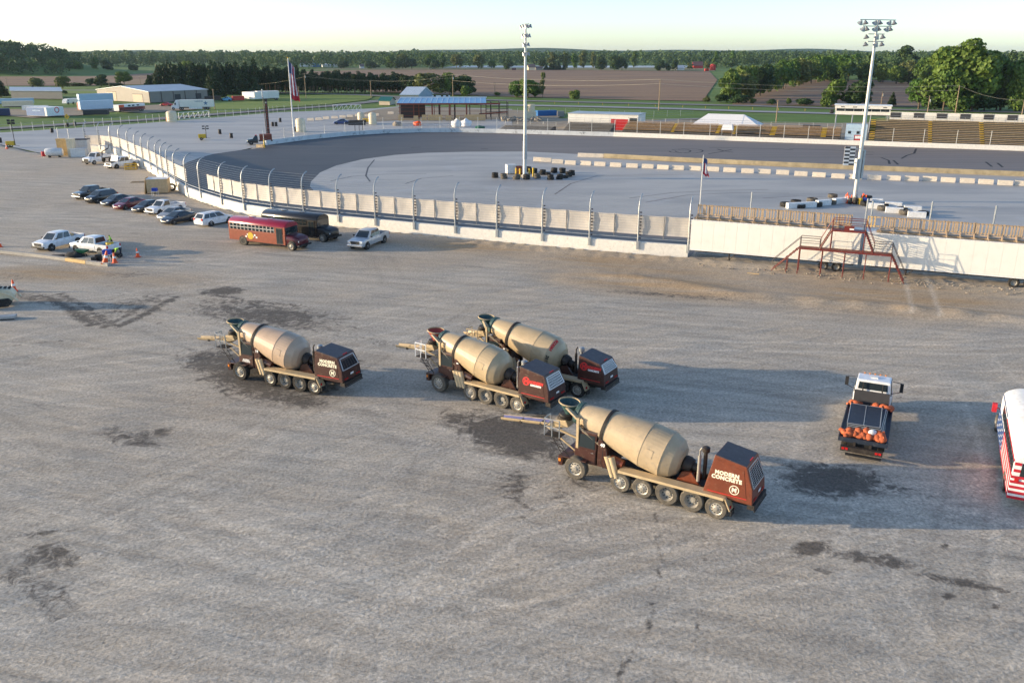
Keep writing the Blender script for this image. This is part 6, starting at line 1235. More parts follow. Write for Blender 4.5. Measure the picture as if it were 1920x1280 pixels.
# ---------------- flatbed truck with fence panels and sandbags ----------------
mk('bed_navy', (.025, .035, .055), .5, dirt=(.15, .14, .13), dirt_amt=.4)
def flatbed():
    a = G(1569.3, 827.6, 1.1); h = R(64.3); f = Vector((math.cos(h), math.sin(h), 0)); l = Vector((-f.y, f.x, 0)); loc = Vector((a.x, a.y, 0))-l*1.28+f*.75; t = thing('flatbed_truck', 'white cab flatbed truck with dark bed seen from behind', 'truck', loc, h)
    m = M(); m.box(0, 5.4, -1.28, 1.28, .98, 1.1); m.build('bed', MT['bed_navy'], t); m = M()
    for s in (1, -1): m.box(.0, 5.4, s*1.25-.03, s*1.25+.03, 1.1, 1.2)
    m.build('bed_rail', MT['bed_navy'], t)['kind'] = 'stuff'; m = M(); m.box(-.06, -.002, -1.28, 1.28, .9, 1.14); m.build('bed_end', MT['bed_navy'], t)
    m = M(); m.box(-.1, 8, .35, .48, .62, .95); m.box(-.1, 8, -.48, -.35, .62, .95); m.build('chassis_rail', MT['dark_iron'], t)['kind'] = 'stuff'
    m = M(); m.box(-.35, -.1, -1.1, 1.1, .45, .72); m.build('rear_bumper', MT['dark_iron'], t); m = M(); m.box(2.3, 5.2, -.95, .95, .35, .97); m.build('bed_box', MT['black_plastic'], t); m = M(); m.box(.1, 1.0, -.8, .8, .45, .97); m.build('under_bed_light_block', MT['black_plastic'], t); m = M(); m.box(-.5, -.3, -1.05, .8, .28, .36); m.build('step', MT['black_plastic'], t)  # box and block under the bed are added to stop light passing beneath
    for s in (1, -1):
        for k in range(2): m = M(); m.box(-.37, -.34, s*(.95-.18*k)-.07, s*(.95-.18*k)+.07, .55, .68); m.build('tail_lamp', MT['taillight'], t)
    # sloping crew cab of a medium truck
    m = M(); m.prism([(5.7, .7), (7.3, .7), (7.3, 1.7), (6.95, 2.6), (5.75, 2.62), (5.7, 1.6)], -1.12, 1.12, -.95, .95); m.build('cab', MT['car_white'], t, bevel=.07)
    body_loft([(9.0, .6, 1.25, .85, 1.27), (8.8, .55, 1.42, 1.0, 1.46), (7.9, .55, 1.62, 1.1, 1.68), (7.2, .55, 1.7, 1.14, 1.78)]).build('hood', MT['car_white'], t, 45)
    m = M(); m.plate((5.72, 1.04, 1.75), (5.72, -1.04, 1.75), (5.75, -.94, 2.55), (5.75, .94, 2.55), .08, .92, .35, .9, off=.03); m.build('rear_window', MT['glass'], t)
    m = M(); m.plate((7.3, -1.0, 1.75), (7.3, 1.0, 1.75), (6.97, .92, 2.56), (6.97, -.92, 2.56), .06, .94, .02, .95, off=.03); m.build('windscreen', MT['glass'], t)
    for s in (1, -1):
        P4 = [(5.95, s*1.045, 1.7), (7.1, s*1.045, 1.7), (6.9, s*.965, 2.5), (5.98, s*.965, 2.5)]; P4 = P4 if s < 0 else [P4[1], P4[0], P4[3], P4[2]]
        m = M(); m.plate(*P4, off=.035); m.build('side_window', MT['glass'], t)
        m = M(); m.tube((7.0, s*1.05, 2.3), (7.1, s*1.58, 2.2), .022); m.tube((7.0, s*1.08, 1.5), (7.1, s*1.58, 1.65), .022); m.box(7.02, 7.14, s*1.58-.1, s*1.58+.1, 1.65, 2.2); m.build('mirror', MT['black_plastic'], t)
        m = M(); m.tube((5.55, s*.55, 1.1), (5.6, s*.55, 2.5), .035); m.build('headache_post', MT['black_plastic'], t)
        m = M(); m.box(5.5, 5.56, s*1.1-.1, s*1.1+.1, 1.1, 1.2) ; m.build('bracket', MT['black_plastic'], t)
    m = M(); m.box(5.5, 5.58, -1.0, 1.0, 1.1, 1.98); m.build('headboard', MT['screen_black'], t); m = M(); m.box(6.2, 6.5, -.2, .2, 2.62, 2.68); m.build('roof_vent', MT['white_paint'], t)
    for i in range(5): m = M(); m.ball((6.9, -.6+.3*i, 2.66), (.04, .06, .035)); m.build('roof_marker', MT['amber_lens'], t)
    for x in (1.5, 8.0):
        for s in (1, -1): wheel(t, x, 1.15*s, .48, .34, s, 'steel', 'tyre', x < 3)
    W = lambda x, y, z: loc+f*x+l*y+Vector((0, 0, z))
    # stacked fence panels
    rr = random.Random(2)
    for k in range(5):
        p = thing('mesh_gate', f'{nth(k)} grey mesh fence panel from the bottom of the pile on the flatbed', 'fence panel', W(1.1+.06*k, -.05+.04*k, 1.14+.075*k+.02), h+R(rr.uniform(-2, 2))); m = M(); X, Y = 3.6-.12*k, .98-.03*k; r_ = .025
        m.path([(0, -Y, 0), (X, -Y, 0), (X, Y, 0), (0, Y, 0), (0, -Y, 0)], r_, 5); m.tube((0, 0, 0), (X, 0, 0), r_*.8, n=5); m.build('frame', MT['galvanised'], p)
        m = M(); m.box(.02, X-.02, -Y+.02, Y-.02, -.006, .006); m.build('mesh_sheet', MT['bed_navy'], p)
    m = M(); i = 0
    sb = [(x, y, z) for x, y, z in [(.35, .95, 0), (.32, .72, 0), (.38, .48, 0), (.3, .25, 0), (.36, .0, 0), (.3, -.25, 0), (.36, -.5, 0), (.3, -.75, 0), (.25, -1.0, 0), (.62, .8, .12), (.6, .35, .14), (.62, -.12, .2), (.55, -.62, .16), (.5, -.9, .1), (5.1, 1.0, .0), (5.0, .7, .1), (5.2, -.3, .0), (5.0, -.75, .05), (4.9, -1.05, .1), (5.15, -1.1, .0)]]
    pats = []
    for k in range(3):
        m = M(); m.ball((0, 0, .13), (.27, .19, .15), 12, 8); m.tube((.2, 0, .15), (.36, .02, .2), .06, .09, 6)
        m.v = [(x*(1+.12*math.sin(7*y+k*2+3*z)), y*(1+.15*math.sin(9*x+k)), max(.0, .85*z*(1+.3*math.sin(8*x+5*y+k)))) for x, y, z in m.v]; pats.append([m.build('sandbag', MT['sandbag_orange'], None, 60), 0])
    for j, (x, y, z) in enumerate(sb):
        e = pats[j % 3]; o = e[0] if not e[1] else e[0].copy()
        if e[1]: COL.objects.link(o)
        e[1] = 1; o.location = W(x, y, 1.105+z); o.rotation_euler = (rr.uniform(-.15, .15), rr.uniform(-.15, .15), rr.uniform(0, 6.28)); o.scale = (1.15,)*3
        tag(o, (f'{nth(j)} orange sandbag from the left at the tail of the flatbed' if j < 14 else f'{nth(j-14)} orange sandbag from the left behind the flatbed cab'), 'sandbag', 'sandbags on the flatbed')
    m = M(); m.ball((0, 0, .16), (.25, .18, .18), 10, 7); o = m.build('white_sack', MT['white_plastic'], None, 60); o.location = W(.5, -.42, 1.3); tag(o, 'white sack lying among the orange sandbags on the flatbed', 'sack')
flatbed()
# ---------------- stands and buildings beyond the track ----------------
GF = Frame(FAR[9], FAR[13])
def P_(parent): return lambda n, m, mat, **k: m.build(n, MT[mat], parent, **k)
def gs(u, off, v=250): return GF.sz(u, v, off)[0]
def bleacher(label, u0, u1, off, depth, rows, z0, z1, mat, stairs=(), cat='bleachers', name='bleachers', vv=250, deck='stand_dark'):
    t = thing(name, label, cat, GF.at(0, 0), GF.a); B = P_(t); s0, s1 = gs(u0, off+depth/2, vv), gs(u1, off+depth/2, vv)
    st = [(gs(a, off+depth/2, vv), gs(b, off+depth/2, vv)) for a, b in stairs]; cuts = [s0]
    for a, b in st: cuts += [a, b]
    cuts.append(s1); dz = (z1-z0)/(rows-1) if rows > 1 else 0; dd = depth/rows
    for k in range(rows):
        y = off+dd*k; z = z0+dz*k
        for a, b in zip(cuts[::2], cuts[1::2]):
            if b-a > .5: m = M(); m.box(a+.03, b-.03, y, y+dd*.45, z-.05, z+.03); B('bench', m, mat); m = M(); m.box(a+.03, b-.03, y+dd*.52, y+dd*.98, z-.1-.2, z-.04-.2); B('foot_board', m, deck)
        for a, b in st: m = M(); m.box(a, b, y, y+dd*.96, z-.34, z-.24); B('stair_tread', m, 'yellow_paint')
    m = M(); m.hexa([(s0, off+.3, -.1), (s1, off+.3, -.1), (s1, off+depth, -.1), (s0, off+depth, -.1), (s0, off+.3, max(.1, z0-.5)), (s1, off+.3, max(.1, z0-.5)), (s1, off+depth, z1-.45), (s0, off+depth, z1-.45)]); B('understructure', m, deck)
    m = M(); n = int((s1-s0)/3.5); [m.tube((s0+(s1-s0)*i/n, off+depth, z1-.5), (s0+(s1-s0)*i/n, off+depth, z1+.9), .035, n=5) for i in range(n+1)]; m.tube((s0, off+depth, z1+.9), (s1, off+depth, z1+.9), .035, n=5); m.tube((s0, off+depth, z1+.4), (s1, off+depth, z1+.4), .03, n=5); B('back_rail', m, 'galvanised')['kind'] = 'stuff'
    return t, s0, s1
z1m = GF.sz(1700, 224.5, 14)[1]
bleacher('large tiered golden brown grandstand at the right with yellow stairs', 1630, 2040, 3.5, 10.5, 14, .75, z1m, 'bench_gold', [(1631, 1641), (1741, 1748), (1838, 1846), (1945, 1953)], 'grandstand', 'grandstand', 245, 'stand_dark')
t = thing('advertising_wall', 'white wall with dark panels along the top of the large grandstand', 'wall', GF.at(0, 14.6), GF.a); B = P_(t); zb, zt_ = GF.sz(1800, 224, 14.6)[1], GF.sz(1800, 212.8, 14.6)[1]
uu = [1668, 1690, 1712, 1734, 1755, 1777, 1799, 1821, 1843.5, 1865, 1888, 1910, 1933, 1955, 1978, 2000, 2024]
for i, (a, b) in enumerate(zip(uu, uu[1:])):
    m = M(); a_, b_ = gs(a, 14.6, 218), gs(b, 14.6, 218); m.box(a_+.02, b_-.02, 0, .12, zb-.5, zt_)
    if i % 2 == 0: B('white_panel', m, 'white_wall'); m = M(); m.box(a_+.15, b_-.15, -.06, -.004, zb+.1, zt_-.12); B('dark_panel', m, 'screen_black')
    else: B('white_panel', m, 'white_wall')
m = M(); m.box(gs(1668, 14.6, 218), gs(2020, 14.6, 218), .14, .3, 0, zb); B('support', m, 'stand_dark')
bl, _, _ = bleacher('long brown wooden bleachers in the middle with yellow stairs', 1172, 1578, 7, 6, 8, 1.5, GF.sz(1400, 233.5, 13)[1], 'bench_wood', [(1262, 1268), (1345, 1352), (1376, 1382), (1446, 1456), (1541, 1551)], vv=240)
bleacher('grey metal bleachers in front of the white flat building', 1060, 1148, 4, 7, 9, .7, GF.sz(1100, 228, 11)[1], 'bench_grey', vv=238)
bleacher('grey metal bleachers left of the infield light pole', 940, 1036, 4, 6, 8, .6, GF.sz(990, 233, 10)[1], 'bench_grey', vv=240)
# seats (front row of folding chairs) along the brown bleachers, press box, tent and white building
k = 0
for i, u in enumerate(np.arange(1186, 1572, 8.5)):
    if random.random() < .3: continue
    if k == 0: m = M(); m.box(-.25, .25, -.22, .22, .4, .46); m.box(-.25, .25, .18, .23, .46, .95); [m.tube((x, y, 0), (x, y, .42), .02, n=4) for x in (-.22, .22) for y in (-.2, .2)]; c0 = m.build('chair', MT['trailer_navy'], None); c = c0
    else: c = c0.copy(); COL.objects.link(c)
    c.location = GF.at(gs(u, 2.6, 253), 2.6); c.rotation_euler = (0, 0, GF.a+random.uniform(-.4, .4)); tag(c, f'{nth(k)} dark folding chair from the left in the front row below the brown bleachers', 'chair', 'chairs below the brown bleachers'); k += 1
def gf_thing(name, label, cat, u, v, off): s, z = GF.sz(u, v, off); return thing(name, label, cat, GF.at(s, off), GF.a)
t = gf_thing('press_box', 'cream press box with a long dark window band raised behind the stands', 'building', 1565, 215, 15); B = P_(t); W_ = gs(1669, 15, 215)-gs(1565, 15, 215); zb, zt_ = GF.sz(1600, 215.5, 15)[1], GF.sz(1600, 196, 15)[1]; H_ = zt_-zb
m = M(); m.box(0, W_, 0, 4, zb, zt_-.3); B('walls', m, 'white_wall'); m = M(); m.box(-.3, W_+.3, -.9, 4.3, zt_-.28, zt_-.1); B('roof', m, 'white_paint'); m = M(); m.box(-.1, W_+.1, -.75, -.1, zt_-H_*.38, zt_-.3); B('fascia', m, 'white_wall')
for i in range(6): m = M(); m.box(.25+(W_-.5)*i/6+.06, .25+(W_-.5)*(i+1)/6-.06, -.03, -.004, zb+H_*.34, zb+H_*.58); B('window', m, 'glass')
for x in (.1, .32, .55, .86): m = M(); m.box(W_*x, W_*x+.9, -.78, -.755, zt_-H_*.28, zt_-H_*.2); B('sign', m, 'screen_black')
for x in (.4, W_*.33, W_*.66, W_-.4): m = M(); m.tube((x, .5, 0), (x, .5, zb), .14); m.tube((x, 3.5, 0), (x, 3.5, zb), .14); B('stilt', m, 'galvanised')['kind'] = 'stuff'
m = M(); m.tube((-.8, .2, zb+.2), (-.8, .2, zb+1.1), .5); B('loudspeaker', m, 'black_plastic')
t = gf_thing('ticket_trailer', 'pale blue trailer with small windows beneath the press box', 'trailer', 1584, 258, 8); B = P_(t); m = M(); m.box(0, 5, 0, 3, .5, 4.3); B('box', m, 'trailer_pale_blue'); [B('window', (lambda m: m.box(x, x+.7, -.03, -.004, 2, 2.7))(M()), 'glass') for x in (.6, 2.6)]; m = M(); m.box(.3, 4.7, .3, 2.7, .1, .5); B('chassis', m, 'black_plastic')
t = gf_thing('drinks_cooler', 'red drinks machine in front of the pale blue ticket trailer', 'cooler', 1600, 266, 2.4); B = P_(t); m = M(); m.box(0, 2, 0, 1, 0, 2.2); B('cabinet', m, 'car_red', bevel=.05); m = M(); m.box(.2, 1.8, -.03, -.003, 1.3, 2.0); B('front_panel', m, 'white_plastic')
t = gf_thing('marquee_tent', 'large white marquee tent with sloping ends behind the bleachers', 'tent', 1296, 233, 17); B = P_(t); L = gs(1424, 17, 233)-gs(1296, 17, 233); zt_ = GF.sz(1350, 213.8, 22)[1]; D = 10; xs_ = [0, L*.2, L*.37, L*.54, L*.74, L]
for i in range(5):
    a, b = xs_[i], xs_[i+1]; h0 = 2.4; za = h0 if i == 0 else zt_; zb = h0 if i == 4 else zt_; m = M(); ym = D/2
    m.hexa([(a, 0, h0-.05), (b, 0, h0-.05), (b, ym, zb-.06), (a, ym, za-.06), (a, 0, h0), (b, 0, h0), (b, ym, zb), (a, ym, za)]); m.hexa([(a, ym, za-.06), (b, ym, zb-.06), (b, D, h0-.05), (a, D, h0-.05), (a, ym, za), (b, ym, zb), (b, D, h0), (a, D, h0)]); B('roof_panel', m, 'tent_white')
for x in xs_: m = M(); m.tube((x, 0, 0), (x, 0, 2.4), .06); m.tube((x, D, 0), (x, D, 2.4), .06); B('tent_pole', m, 'white_paint')['kind'] = 'stuff'
t = gf_thing('white_canopy', 'small white canopy booth set into the brown bleachers', 'canopy', 1352, 247, 5); B = P_(t); m = M(); m.prism([(0, 2.2), (2.9, 2.2), (2.6, 3.6), (.3, 3.6)], 0, 2.5, .5, 2.0); B('top', m, 'tent_white'); m = M(); [m.tube((x, y, 0), (x, y, 2.2), .05) for x in (.1, 2.8) for y in (.1, 2.4)]; B('pole', m, 'galvanised')['kind'] = 'stuff'
t = gf_thing('flat_roof_building', 'long low white building with grey flat roof and red end behind the grey bleachers', 'building', 1065, 233, 20); B = P_(t); L = gs(1196, 20, 233)-gs(1065, 20, 233); h = GF.sz(1100, 214, 20)[1]; m = M(); m.box(0, L, 0, 9, 0, h); B('walls', m, 'white_wall'); m = M(); m.box(-.15, L+.15, -.2, 9.2, h+.005, h+.2); B('roof', m, 'metal_roof'); m = M(); m.box(L*.62, L*.86, -.06, -.005, 0, h*.72); B('red_awning', m, 'car_red'); m = M(); m.box(L*.88, L-.3, -.05, -.005, .4, h*.8); B('window', m, 'glass')
for i in range(5): m = M(); m.box(L*.12*i+.1, L*.12*(i+1), -.03, -.004, .1, h-.1); B('wall_panel', m, 'white_trailer_skin')
for i, (u, v, off, l, cat, nm, mt_) in enumerate([(1523, 232, 17, 'black motorhome parked behind the brown bleachers right of the tent', 'motorhome', 'motorhome', 'screen_black'), (1210, 228, 24, 'dark pickup parked on the dirt right of the white flat building', 'car', 'parked_car', 'car_black')]):
    t = gf_thing(nm, l, cat, u-(18 if i == 0 else 5), v, off); B = P_(t); k = 1.6 if i == 0 else 1; m = M(); m.prism([(0, .4), (4.8*k, .4), (4.8*k, 1.1*k), (3.4*k, 1.2*k), (2.7*k, 1.95*k), (.1, 1.95*k), (0, 1.2)], 0, 2); B('body', m, mt_, bevel=.05); m = M(); m.box(.4, 2.5*k, -.02, -.004, 1.2*k, 1.75*k); B('side_window', m, 'glass')
    for x in (.9, 3.9*k): a, b = M(), M(); a.lathe([(.2, 0), (.42, 0), (.42, .25), (.2, .25)], (x, .2, .42), (0, -1, 0), 14, True); B('wheel', a, 'tyre')
t = gf_thing('rail_fence', 'white rail fence with square posts behind the stands', 'fence', 1424, 226, 24); B = P_(t); L = gs(1572, 24, 226)-gs(1424, 24, 226)
for i in range(int(L/3.2)+1): m = M(); m.box(3.2*i-.12, 3.2*i+.12, -.12, .12, 0, 1.7); B('fence_post', m, 'white_paint')
for z in (.9, 1.6): m = M(); m.box(0, L, -.03, .03, z-.06, z+.06); B('rail', m, 'white_paint')
# equipment between pavilion and grey bleachers
def far_box(name, label, cat, u0, v0, u1, v1, vt, depth, mat, z0=.0, wheels=False, top=None, extra=None, group=None):
    a, b = G(u0, v0), G(u1, v1); f = Frame(a, b); t = thing(name, label, cat, a, f.a, group); h = height(u0, v0, vt); L = f.len; m = M(); m.box(0, L, 0, depth, z0, h); bx_ = m.build('body' if cat not in ('trailer', 'container') else 'box', MT[mat], t)
    if top: m = M(); m.box(-.02, L+.02, -.02, depth+.02, h+.004, h+.06); m.build('roof', MT[top], t)
    if wheels:
        m = M(); m.box(.4, L-.4, .5, depth-.5, z0-.35, z0-.004); m.build('chassis', MT['black_plastic'], t)
        for x in (L*.82, L*.9): a_ = M(); a_.lathe([(.25, 0), (.5, 0), (.5, .3), (.25, .3)], (x, .45, .5), (0, -1, 0), 14, True); a_.build('wheel', MT['tyre'], t); b_ = M(); b_.lathe([(.28, 0), (.1, .08), (0, .08)], (x, .2, .5), (0, -1, 0), 10); b_.build('rim', MT['steel_rim'], t)
        m = M(); m.tube((L*.2, .6, 0), (L*.2, .6, z0), .07); m.build('landing_gear', MT['black_plastic'], t)
    if extra: extra(t, L, h)
    return t, L, h
def ribs(mat, n, z0=.1): return lambda t, L, h: [(lambda m: m.box(L*i/n+.02, L*(i+1)/n-.02, -.03, -.003, z0+.06, h-.06))(M()).build('side_panel', MT[mat], t) for i in range(n)]
far_box('shipping_container', 'small blue container with emblem left of the white flat building', 'container', 1008.5, 218, 1044, 217, 208, 2.4, 'trailer_blue', extra=ribs('trailer_blue', 6)); far_box('pallet_stack', 'grey stack of pallets right of the small blue container', 'pallets', 1045, 219, 1058, 219, 209, 2.5, 'bench_grey')
m = M()
rr = random.Random(4)
for i in range(46): m.rbox((rr.uniform(0, 13), rr.uniform(0, 6), rr.uniform(.1, .9)), (rr.uniform(.4, 1.8), rr.uniform(.3, 1.2), rr.uniform(.2, .8)), rr.uniform(0, 3), rr.uniform(-.5, .5))
o = m.build('rubble_heap', MT['rubble'], None, kind='stuff'); o.location = G(940, 228)
m = M(); m.tube((0, 0, 0), (0, 0, 4.6), 1.2, n=14); m.box(-1.6, 1.6, -1.3, 1.3, 0, 2.2); o = m.build('cement_silo', MT['tank_cream'], None, 40); o.location = G(996, 222); tag(o, 'cream box and silo unit standing in the rubble beside the light pole', 'silo')
# pavilion under construction
def pavilion():
    a, b = G(747.5, 226.5), G(912, 226); f = Frame(a, b); D = 14; t = thing('steel_pavilion', 'half built red steel pavilion with pale blue metal roof', 'building', a, f.a); B = P_(t); L = f.len; h = height(750, 226.5, 194.5); hb = h+.9
    m = M(); m.hexa([(-.4, -.5, h), (L, -.5, h), (L, D, hb), (-.4, D, hb), (-.4, -.5, h+.18), (L, -.5, h+.18), (L, D, hb+.18), (-.4, D, hb+.18)]); B('roof', m, 'roof_blue'); m = M(); m.box(-.4, L+.3, D-.2, D+.5, hb+.2, hb+.5); B('ridge_cap', m, 'roof_white')
    n = 16
    for i in range(n): x = -.4+(L+.4)*i/n; m = M(); m.hexa([(x, -.5, h+.185), (x+.1, -.5, h+.185), (x+.1, D, hb+.185), (x, D, hb+.185), (x, -.5, h+.25), (x+.1, -.5, h+.25), (x+.1, D, hb+.25), (x, D, hb+.25)]); B('roof_seam', m, 'roof_white')
    m = M(); m.box(-.4, L+4.6, -.62, -.52, h-.35, h+.12); B('eave_beam', m, 'rust_steel')
    xs = [0, L*.175, L*.22, L*.385, L*.455, L*.58, L*.635, L*.775, L*.81, L*.94, L]
    for i, x in enumerate(xs):
        m = M(); w_ = .22 if i in (3, 4, 5, 6, 7) else .12; m.box(x-w_, x+w_, -.3+(.0 if i % 2 else 6), .1+(0 if i % 2 else 6), 0, h); B('column', m, 'rust_steel' if i in (0, 1, 2, 3, 5, 7) else 'dark_steel')
        m = M(); m.box(x-.1, x+.1, D-.3, D-.1, 0, hb); B('column', m, 'rust_steel')
    for z in (h*.3, h*.55, h*.78):
        m = M(); m.box(0, L, -.36, -.31, z-.06, z+.06); B('girt', m, 'rust_steel')
    m = M(); m.box(.1, L*.29, D*.55, D*.58, .3, h-.2); B('dark_wall', m, 'dark_steel')
    for a_, b_, z in ((0, .13, 2.0), (.4, .52, 1.6), (.78, 1.16, 1.9), (.62, .74, 1.9), (1.25, 1.4, 1.7), (1.52, 1.62, 1.7), (1.75, 2.3, 1.9)):
        m = M(); m.box(L*.43*a_, L*.43*b_, -.6, -.4, .02, z); B('sheathing_board', m, 'osb')
    for x in (L+1.6, L+4.4, L+7.2): m = M(); [m.box(x-.1, x+.1, y-.1, y+.1, 0, h+.3) for y in (2, D)]; m.box(x-.08, x+.08, 2.1, D-.1, h+.1, h+.3); B('bare_frame', m, 'dark_steel')['kind'] = 'stuff'
    for z in (h*.35, h*.65, h): m = M(); m.box(L, L+7.3, D-.05, D+.05, z-.08, z+.08); m.box(L, L+7.3, 1.95, 2.05, z-.08, z+.08); B('girt', m, 'dark_steel')['kind'] = 'stuff'
    m = M(); m.hexa([(L-2.4, 1, 1.8), (L+7, 1, 2.4), (L+7, 1.3, 2.4), (L-2.4, 1.3, 1.8), (L-2.4, 1, 2.2), (L+7, 1, 2.8), (L+7, 1.3, 2.8), (L-2.4, 1.3, 2.2)]); B('loose_beam', m, 'rust_steel')
pavilion()
for i, (u, v, w_, h, d, mt_, l) in enumerate([(783, 236, 2.6, 1.4, 2, 'orange', 'heap of orange netting in front of the steel pavilion'), (856, 239, 3, 2.4, 2, 'tank_white', 'white wrapped bundle in front of the steel pavilion'), (874, 237, 3.2, 2.2, 2.4, 'tent_white', 'white tarpaulin covered pile in front of the steel pavilion'), (900, 241, 3, .8, 1.5, 'green_plastic', 'low green planted heap at the corner of the pavilion'), (745, 236, 3, 1.2, 2, 'rubble', 'heap of earth at the left corner of the pavilion')]):
    m = M(); m.ball((0, 0, h*.35), (w_/2, d/2, h*.65), 10, 6); m.v = [(x*(1+.15*math.sin(5*y+z)), y, max(0, z*(1+.15*math.sin(4*x+i)))) for x, y, z in m.v]; o = m.build('covered_pile', MT[mt_], None, 50); o.location = G(u, v); tag(o, l, 'pile')
t = thing('scaffold_rail', 'row of grey steel barricades in front of the pavilion', 'barricade', G(752, 244)); f = Frame(G(752, 244), G(850, 243)); t.rotation_euler = (0, 0, f.a); m = M()
for i in range(14): m.tube((f.len*i/14, 0, 0), (f.len*i/14, 0, 1.8), .05, n=5)
for z in (.5, 1.1, 1.7): m.tube((0, 0, z), (f.len, 0, z), .04, n=5)
m.build('bars', MT['galvanised'], t)['kind'] = 'stuff'
def gable(name, label, C, Rr, Lc, ve, vr, wall, roof, wall2=None, ridge_mid='left', windows=()):
    # C: corner nearest, Rr: end of the eave side, Lc: end of the gable side (pixels on the ground)
    c, r_, l_ = G(*C), G(*Rr), G(*Lc); h = height(*C, ve); ex = (r_-c); L = ex.length; ex.normalize(); ey = l_-c; D = ey.length; ey.normalize(); hr = h+vr; t = thing(name, label, 'building'); B = P_(t)
    X = lambda x, y, z: c+ex*x+ey*y+Vector((0, 0, z))
    m = M(); m.hexa([X(0, 0, 0), X(L, 0, 0), X(L, D, 0), X(0, D, 0), X(0, 0, h), X(L, 0, h), X(L, D, h), X(0, D, h)]); B('wall', m, wall)
    for x in (0, L): m = M(); m.add([X(x, 0, h), X(x, D, h), X(x, D/2, hr-.05), X(x+(.1 if x == 0 else -.1), 0, h), X(x+(.1 if x == 0 else -.1), D, h), X(x+(.1 if x == 0 else -.1), D/2, hr-.05)], [(0, 1, 2), (5, 4, 3), (0, 3, 4, 1), (1, 4, 5, 2), (2, 5, 3, 0)]); B('gable', m, wall2 or wall)
    if wall2: m = M(); m.hexa([X(-.02, .02, 0), X(-.005, .02, 0), X(-.005, D-.02, 0), X(-.02, D-.02, 0), X(-.02, .02, h), X(-.005, .02, h), X(-.005, D-.02, h), X(-.02, D-.02, h)]); B('end_wall', m, wall2)
    o_ = .4
    for y0, y1 in ((-o_, D/2), (D+o_, D/2)): m = M(); zlo = h-(hr-h)*o_/(D/2); m.hexa([X(-o_, y0, zlo), X(L+o_, y0, zlo), X(L+o_, y1, hr), X(-o_, y1, hr), X(-o_, y0, zlo+.2), X(L+o_, y0, zlo+.2), X(L+o_, y1, hr+.2), X(-o_, y1, hr+.2)]); B('roof', m, roof)
    return t, X, L, D, h, hr, B
t, X, L, D, h, hr, B = gable('warehouse', 'large grey metal warehouse with a shallow ridged roof at the left', (281, 193), (390.6, 187.5), (184, 187.5), 172.6, 1.9, 'metal_siding', 'metal_roof')
n = 12
for i in range(n):
    for (a, b) in ((L*i/n+.08, L*(i+1)/n-.08),): m = M(); m.hexa([X(a, -.06, .1), X(b, -.06, .1), X(b, -.01, .1), X(a, -.01, .1), X(a, -.06, h-.5), X(b, -.06, h-.5), X(b, -.01, h-.5), X(a, -.01, h-.5)]); B('siding_panel', m, 'metal_siding')
for i in range(6): a = L*i/5-.15 if i else 0; m = M(); m.hexa([X(a, -.2, 0), X(a+.25, -.2, 0), X(a+.25, -.07, 0), X(a, -.07, 0), X(a, -.2, h), X(a+.25, -.2, h), X(a+.25, -.07, h), X(a, -.07, h)]); B('downpipe', m, 'dark_steel')
for a, b, z in ((D*.12, D*.3, .72), (D*.62, D*.8, .85)):
    m = M(); m.hexa([X(-.1, a, 0), X(-.02, a, 0), X(-.02, b, 0), X(-.1, b, 0), X(-.1, a, h*z), X(-.02, a, h*z), X(-.02, b, h*z), X(-.1, b, h*z)]); d = B('roller_door', m, 'shed_wall_tan'); m = M(); m.hexa([X(-.14, a, h*z), X(-.02, a, h*z), X(-.02, b, h*z), X(-.14, b, h*z), X(-.14, a, h*z+.25), X(-.02, a, h*z+.25), X(-.02, b, h*z+.25), X(-.14, b, h*z+.25)]); m.build('door_frame', MT['dark_steel'], d)
for a in (L*.42, L*.78): m = M(); m.hexa([X(a, -.1, .9), X(a+3, -.1, .9), X(a+3, -.065, .9), X(a, -.065, .9), X(a, -.1, 3.2), X(a+3, -.1, 3.2), X(a+3, -.065, 3.2), X(a, -.065, 3.2)]); B('dock_door', m, 'screen_black')
gable('storage_shed', 'pale gabled shed with tan side and blue-grey end behind the pavilion', (785, 187), (752, 187), (811, 185.5), 177.5, 3.2, 'shed_wall_tan', 'roof_white', 'shed_wall_blue')
gable('gate_hut', 'small tan hut with a green roof by the road bend', (731, 197.5), (711, 197), (741, 195), 189.5, 1.3, 'shed_wall_tan', 'roof_green')
far_box('site_office', 'pale blue office trailer right of the gabled shed', 'trailer', 810, 187.5, 843, 187.5, 180, 4, 'trailer_pale_blue', .5, extra=lambda t, L, h: [(lambda m: m.box(x, x+1.1, -.04, -.004, 1.1, 2.1))(M()).build('window', MT['glass'], t) for x in (.8, 4.2, 6.6)])
far_box('ticket_hut', 'cream hut touching the left end of the pavilion', 'hut', 742, 199, 752, 199, 188.5, 3, 'tank_cream', top='roof_white')
